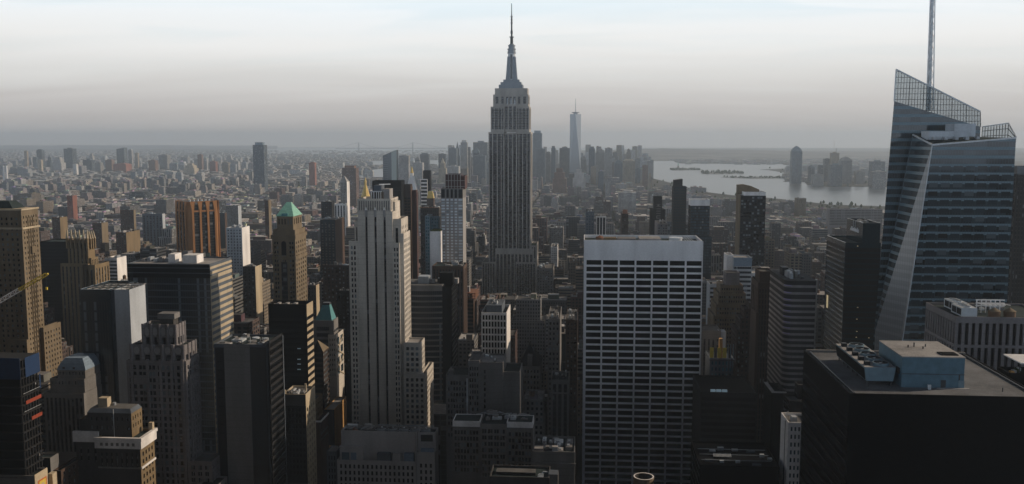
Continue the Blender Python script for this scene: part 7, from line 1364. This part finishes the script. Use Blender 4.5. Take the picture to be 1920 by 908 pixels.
# what shows: every building stands on the ground, so a column of the picture is covered up to the highest roof before it
colm = [10000.0] * 2400
def cols(u0, u1, v, z):
    a, y = proj(u0, v, z); b, _ = proj(u1, v, z); return int(max(0, a + 200)), int(min(2399, b + 200)), y
HPX = []
for a, b, hv, z in HB:
    (p0, y0), (p1, y1) = proj(a, hv, z), proj(b, hv, z); HPX.append((min(p0, p1), max(p0, p1), hv, min(y0, y1)))
def BLOCK(px, v, y): return any(a < px < b and hv < v and hy < y for a, b, hv, hy in HPX)
SHOWN, HIDDEN = [], []
for q in LOTS:
    u0, u1, v0, v1, z = q; i, j, y = cols(u0, u1, v0, z); yr = proj(u0, v1, z)[1]
    if j <= i: HIDDEN.append(q); continue
    seen = sum(1 for n, x in enumerate(range(i, j + 1, max(1, (j - i) // 6))) if yr < min(colm[x], 906) - 5 and not BLOCK(x - 200, v0, yr))
    for x in range(i, j + 1): colm[x] = min(colm[x], yr)
    area = (j - i) * max(0, min(900, 262 + FPX * CAM_Z / v0) - y)
    (SHOWN if seen >= 2 and -100 < (i + j) / 2 - 200 < 2000 else HIDDEN).append((q, area, seen) if seen >= 2 and -100 < (i + j) / 2 - 200 < 2000 else q)
SHOWN.sort(key=lambda s: -s[1] * (0.2 + s[2]))
NTH = 290
LIST, REST = SHOWN[:NTH], [s[0] for s in SHOWN[NTH:]] + HIDDEN
def body(m, q, c, rt, pt, r, tower=False):
    u0, u1, v0, v1, z = q; W, D = u1 - u0, v1 - v0; para = 0.9
    sb = z > 40 and r.random() < 0.45
    zz = z * r.uniform(0.72, 0.88) if sb else z
    parts = [(u0, u1, v0, v1, 0, zz)]
    if sb: parts.append((u0 + W * r.uniform(0, .2), u1 - W * r.uniform(0, .2), v0 + D * r.uniform(.05, .2), v1, zz, z))
    for a, b, c0, d0, za, zb in parts:
        m.box(a, b, c0, d0, za, zb, 'city', tint=c, rtint=rt, pat=pt)
        if tower:
            for e in ((a, b, c0, c0 + .5), (a, b, d0 - .5, d0), (a, a + .5, c0 + .5, d0 - .5), (b - .5, b, c0 + .5, d0 - .5)): m.box(*e, zb, zb + para, 'city', tint=tuple(min(.7, k * 1.15) for k in c), pat=PA['blank'])
    return parts[-1]
def kind_of(z, W):
    return ('high_rise', 'high rise') if z > 75 else (('apartment_block', 'apartment block') if z > 38 else ('loft_building', 'loft building'))
used = {}
SIZE = lambda z: 'tall' if z > 75 else ('mid height' if z > 48 else ('low' if z > 26 else 'very low'))
for n, (q, area, seen) in enumerate(LIST):
    u0, u1, v0, v1, z = q; W, D = u1 - u0, v1 - v0; r = random.Random(1000 + n); nm, c, _ = r.choice(WL); j = r.uniform(0.8, 1.2); c = tuple(min(0.7, x * j) for x in c)
    rt = r.choice(ROOFS); pt = r.choice(PATS) if 'glass' not in nm else PA['glass']; kn, cat = kind_of(z, W)
    m = MB(); top = body(m, q, c, rt, pt, r, True); ob = m.build(kn, loc=((u0 + u1) / 2, (v0 + v1) / 2, 0))
    a, b, c0, d0, _, zt = top; feat = []
    if r.random() < 0.7 and b - a > 8:
        m = MB(); pw, pd = (b - a) * r.uniform(.2, .45), (d0 - c0) * r.uniform(.25, .5); x = a + 1 + r.random() * (b - a - pw - 2); y = c0 + 1.5 + r.random() * max(0.1, d0 - c0 - pd - 3); ph = r.uniform(3, 7)
        m.box(x, x + pw, y, y + pd, zt, zt + ph, 'city', tint=tuple(k * r.uniform(.8, 1.3) for k in c), rtint=r.choice(ROOFS), pat=PA['blank']); m.build('roof_bulkhead', ob); feat.append('a roof bulkhead')
    if r.random() < 0.5 and b - a > 9:
        tx, ty = a + 3 + r.random() * (b - a - 6), c0 + 2.5; m = MB()
        for sx1 in (-1, 1): m.beam((tx + sx1, ty, zt), (tx + sx1, ty, zt + 2.6), 0.3, 'dark_metal')
        m.cyl(tx, ty, 1.9, zt + 2.5, zt + 6, 'wood', n=10); m.cyl(tx, ty, 2.0, zt + 6, zt + 7.3, 'roof_grey', n=10, r2=0.05); m.build('roof_tank', ob); feat.append('a wooden roof tank')
    for _ in range(r.choice((1, 2, 3))):
        m = MB(); s = r.uniform(1.2, 3); x = a + 1 + r.random() * max(.1, b - a - s - 2); y = c0 + 1 + r.random() * max(.1, d0 - c0 - s - 2); m.box(x, x + s, y, y + s, zt, zt + r.uniform(.8, 1.8), r.choice(('pale_steel', 'steel', 'dark_metal', 'concrete'))); m.build('roof_plant', ob)
    px, py = proj((u0 + u1) / 2, v0, z); best = min(HERO, key=lambda h: abs(h[1] - px) + abs(h[2] - py) * 0.7 + (60 if (h[1], h[2]) in used else 0))
    rel = 'behind' if v0 > best[3] + 25 and abs(px - best[1]) < 60 else ('in front of' if v0 < best[3] - 25 and abs(px - best[1]) < 60 else 'beside')
    rf = 'dark roofed' if sum(rt) < .35 else ('pale roofed' if sum(rt) > .8 else 'grey roofed')
    wide = 'narrow' if W < 19 else ('wide' if W > 36 else '')
    lab = ' '.join(f'{SIZE(z)} {wide} {nm} block, {rf}, {rel} the {best[0]}'.replace(' ,', ',').split())
    tag(ob, lab, cat, 'ordinary blocks between the landmark towers')
m = MB(); r = random.Random(5)
for q in REST:
    if random.Random(q[0]).random() < 0: continue
    nm, c, _ = r.choice(WL); j = r.uniform(0.75, 1.2) * (2.0 if q[2] > 1900 else 1); c = tuple(min(0.6, (x * .6 + .4 * k) * j) if q[2] > 1900 else min(0.6, x * j) for x, k in zip(c, (.17, .175, .19) if q[2] < 5200 else (.27, .31, .35))); rt = tuple(min(.6, x * (1.35 if q[2] > 1900 else 1)) for x in r.choice(ROOFS))  # walls far off mixed paler and bluer, haze put into their colour
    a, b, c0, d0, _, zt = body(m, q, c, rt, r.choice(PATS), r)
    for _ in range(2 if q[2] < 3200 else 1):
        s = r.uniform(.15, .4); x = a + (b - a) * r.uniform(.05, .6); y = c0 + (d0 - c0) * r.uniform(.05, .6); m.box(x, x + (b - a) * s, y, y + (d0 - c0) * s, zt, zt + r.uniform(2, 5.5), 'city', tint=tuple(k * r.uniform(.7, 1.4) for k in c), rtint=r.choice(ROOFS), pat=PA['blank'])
# unseen city behind and beside the view, added to block low north sky
r = random.Random(77); v = -620
while v < 260:
    k = -9
    while k < 9:
        a, b = k * 145 - 12, k * 145 + 107; k += 1; x = a
        while x < b - 20:
            w_ = min(b - x, r.choice((40, 55, 70))); ang = math.degrees(math.atan2((x + w_ / 2), max(v + 31, 1))) + 4.4
            if not (abs(x + w_ / 2) < 75 and -60 < v < 80) and (v < 0 or abs(ang) > 38) and not hits(x, x + w_, v, v + 60):
                nm, c, _ = r.choice(WL); h_ = r.choice((90, 130, 170, 200, 220)) * r.uniform(.92, 1.05)
                m.box(x, x + w_ - 1, v, v + 60, 0, h_ if v < 0 else h_ * .6, 'city', tint=c, rtint=r.choice(ROOFS), pat=r.choice(PATS))
            x += w_
    v += 80.5
for a, b, c0, d0, h_ in ((-520, -330, 440, 492, 246), (-300, -240, 300, 352, 212), (-430, -380, 300, 360, 228), (-640, -530, 470, 540, 215), (-215, -165, 190, 240, 170), (-430, -300, 380, 430, 190), (-640, -580, 560, 640, 190), (-760, -560, 380, 460, 225), (-330, -255, 300, 352, 215), (-200, -142, 125, 190, 236), (-268, -218, 205, 286, 238), (-345, -280, 300, 376, 240), (-430, -352, 385, 462, 240), (-520, -430, 470, 560, 225)): m.box(a, b, c0, d0, 0, h_, 'city', tint=(.2, .2, .2), rtint=(.2, .2, .2), pat=PATS[3])  # tall unseen towers added left of the frame to shade the left fronts
m.box(-38, 38, -58, -1.5, 0, 257, 'city', tint=(.36, .34, .31), rtint=(.3, .3, .3), pat=PATS[5])
tag(m.build('city_blocks'), kind='stuff')
# low roofs of the flat boroughs far beyond the rivers, down to specks
m = MB(); r = random.Random(8)
def sprinkle(px0, px1, y0, y1, n, zz, ww):
    for _ in range(n):
        px = r.uniform(px0, px1); py = y0 + (y1 - y0) * r.random() ** 1.2; u_, v_ = gnd(px, py); W = r.uniform(*ww)
        if any(in_poly(u_, v_, p) for p in WATER) or hits(u_ - W / 2, u_ + W / 2, v_, v_ + W, 2): continue
        nm, c, _ = r.choice(WL); m.box(u_ - W / 2, u_ + W / 2, v_, v_ + W, 0, r.uniform(*zz), 'city', tint=tuple(x * 1.4 + k * .5 for x, k in zip(c, (.27, .29, .32))), rtint=tuple(min(.62, x * 1.4) for x in r.choice(ROOFS)), pat=PA['punch'])  # tints lifted towards blue grey, distance haze painted into the colour
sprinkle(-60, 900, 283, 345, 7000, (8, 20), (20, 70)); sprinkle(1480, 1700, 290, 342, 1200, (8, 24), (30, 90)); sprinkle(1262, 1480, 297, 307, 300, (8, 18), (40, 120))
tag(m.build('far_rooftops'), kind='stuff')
m = MB(); r = random.Random(9)
for p in PARKS:
    x0, x1 = min(a for a, _ in p), max(a for a, _ in p); y0, y1 = min(b for _, b in p), max(b for _, b in p)
    for _ in range(420):
        a, b = r.uniform(x0, x1), r.uniform(y0, y1)
        if in_poly(a, b, p): s = r.uniform(4, 8); m.cyl(a, b, s * .7, 3, 3 + s, 'foliage', n=6, r2=s); m.cyl(a, b, s, 3 + s, 5 + s * 1.9, 'foliage', n=6, r2=s * .35)
for _ in range(2600):
    px, py = r.uniform(-40, 1650), r.choice((r.uniform(300, 345), r.uniform(345, 440), r.uniform(380, 520))); a, b = gnd(px, py)
    if any(in_poly(a, b, p) for p in WATER) or hits(a - 5, a + 5, b - 5, b + 5, 0): continue
    s = r.uniform(3.5, 7); m.cyl(a, b, s * .7, 3, 3 + s, 'foliage', n=6, r2=s); m.cyl(a, b, s, 3 + s, 5 + s * 1.9, 'foliage', n=6, r2=s * .3)
tag(m.build('park_trees'), kind='stuff')

# ---------------------------------------------------------------- air
m = MB(); m.box(-37000, 37000, -500, FAR + 500, -1.5, 470, 'haze', bottom=True)
hm = bpy.data.materials.new('haze'); hm.use_nodes = True; hn = hm.node_tree; hn.nodes.clear()
pv = hn.nodes.new('ShaderNodeVolumePrincipled'); pv.inputs['Density'].default_value = HAZE; pv.inputs['Color'].default_value = (*HAZE_C, 1); pv.inputs['Anisotropy'].default_value = 0.25
ho = hn.nodes.new('ShaderNodeOutputMaterial'); hn.links.new(pv.outputs[0], ho.inputs['Volume']); M['haze'] = hm
tag(m.build('haze'), kind='stuff')
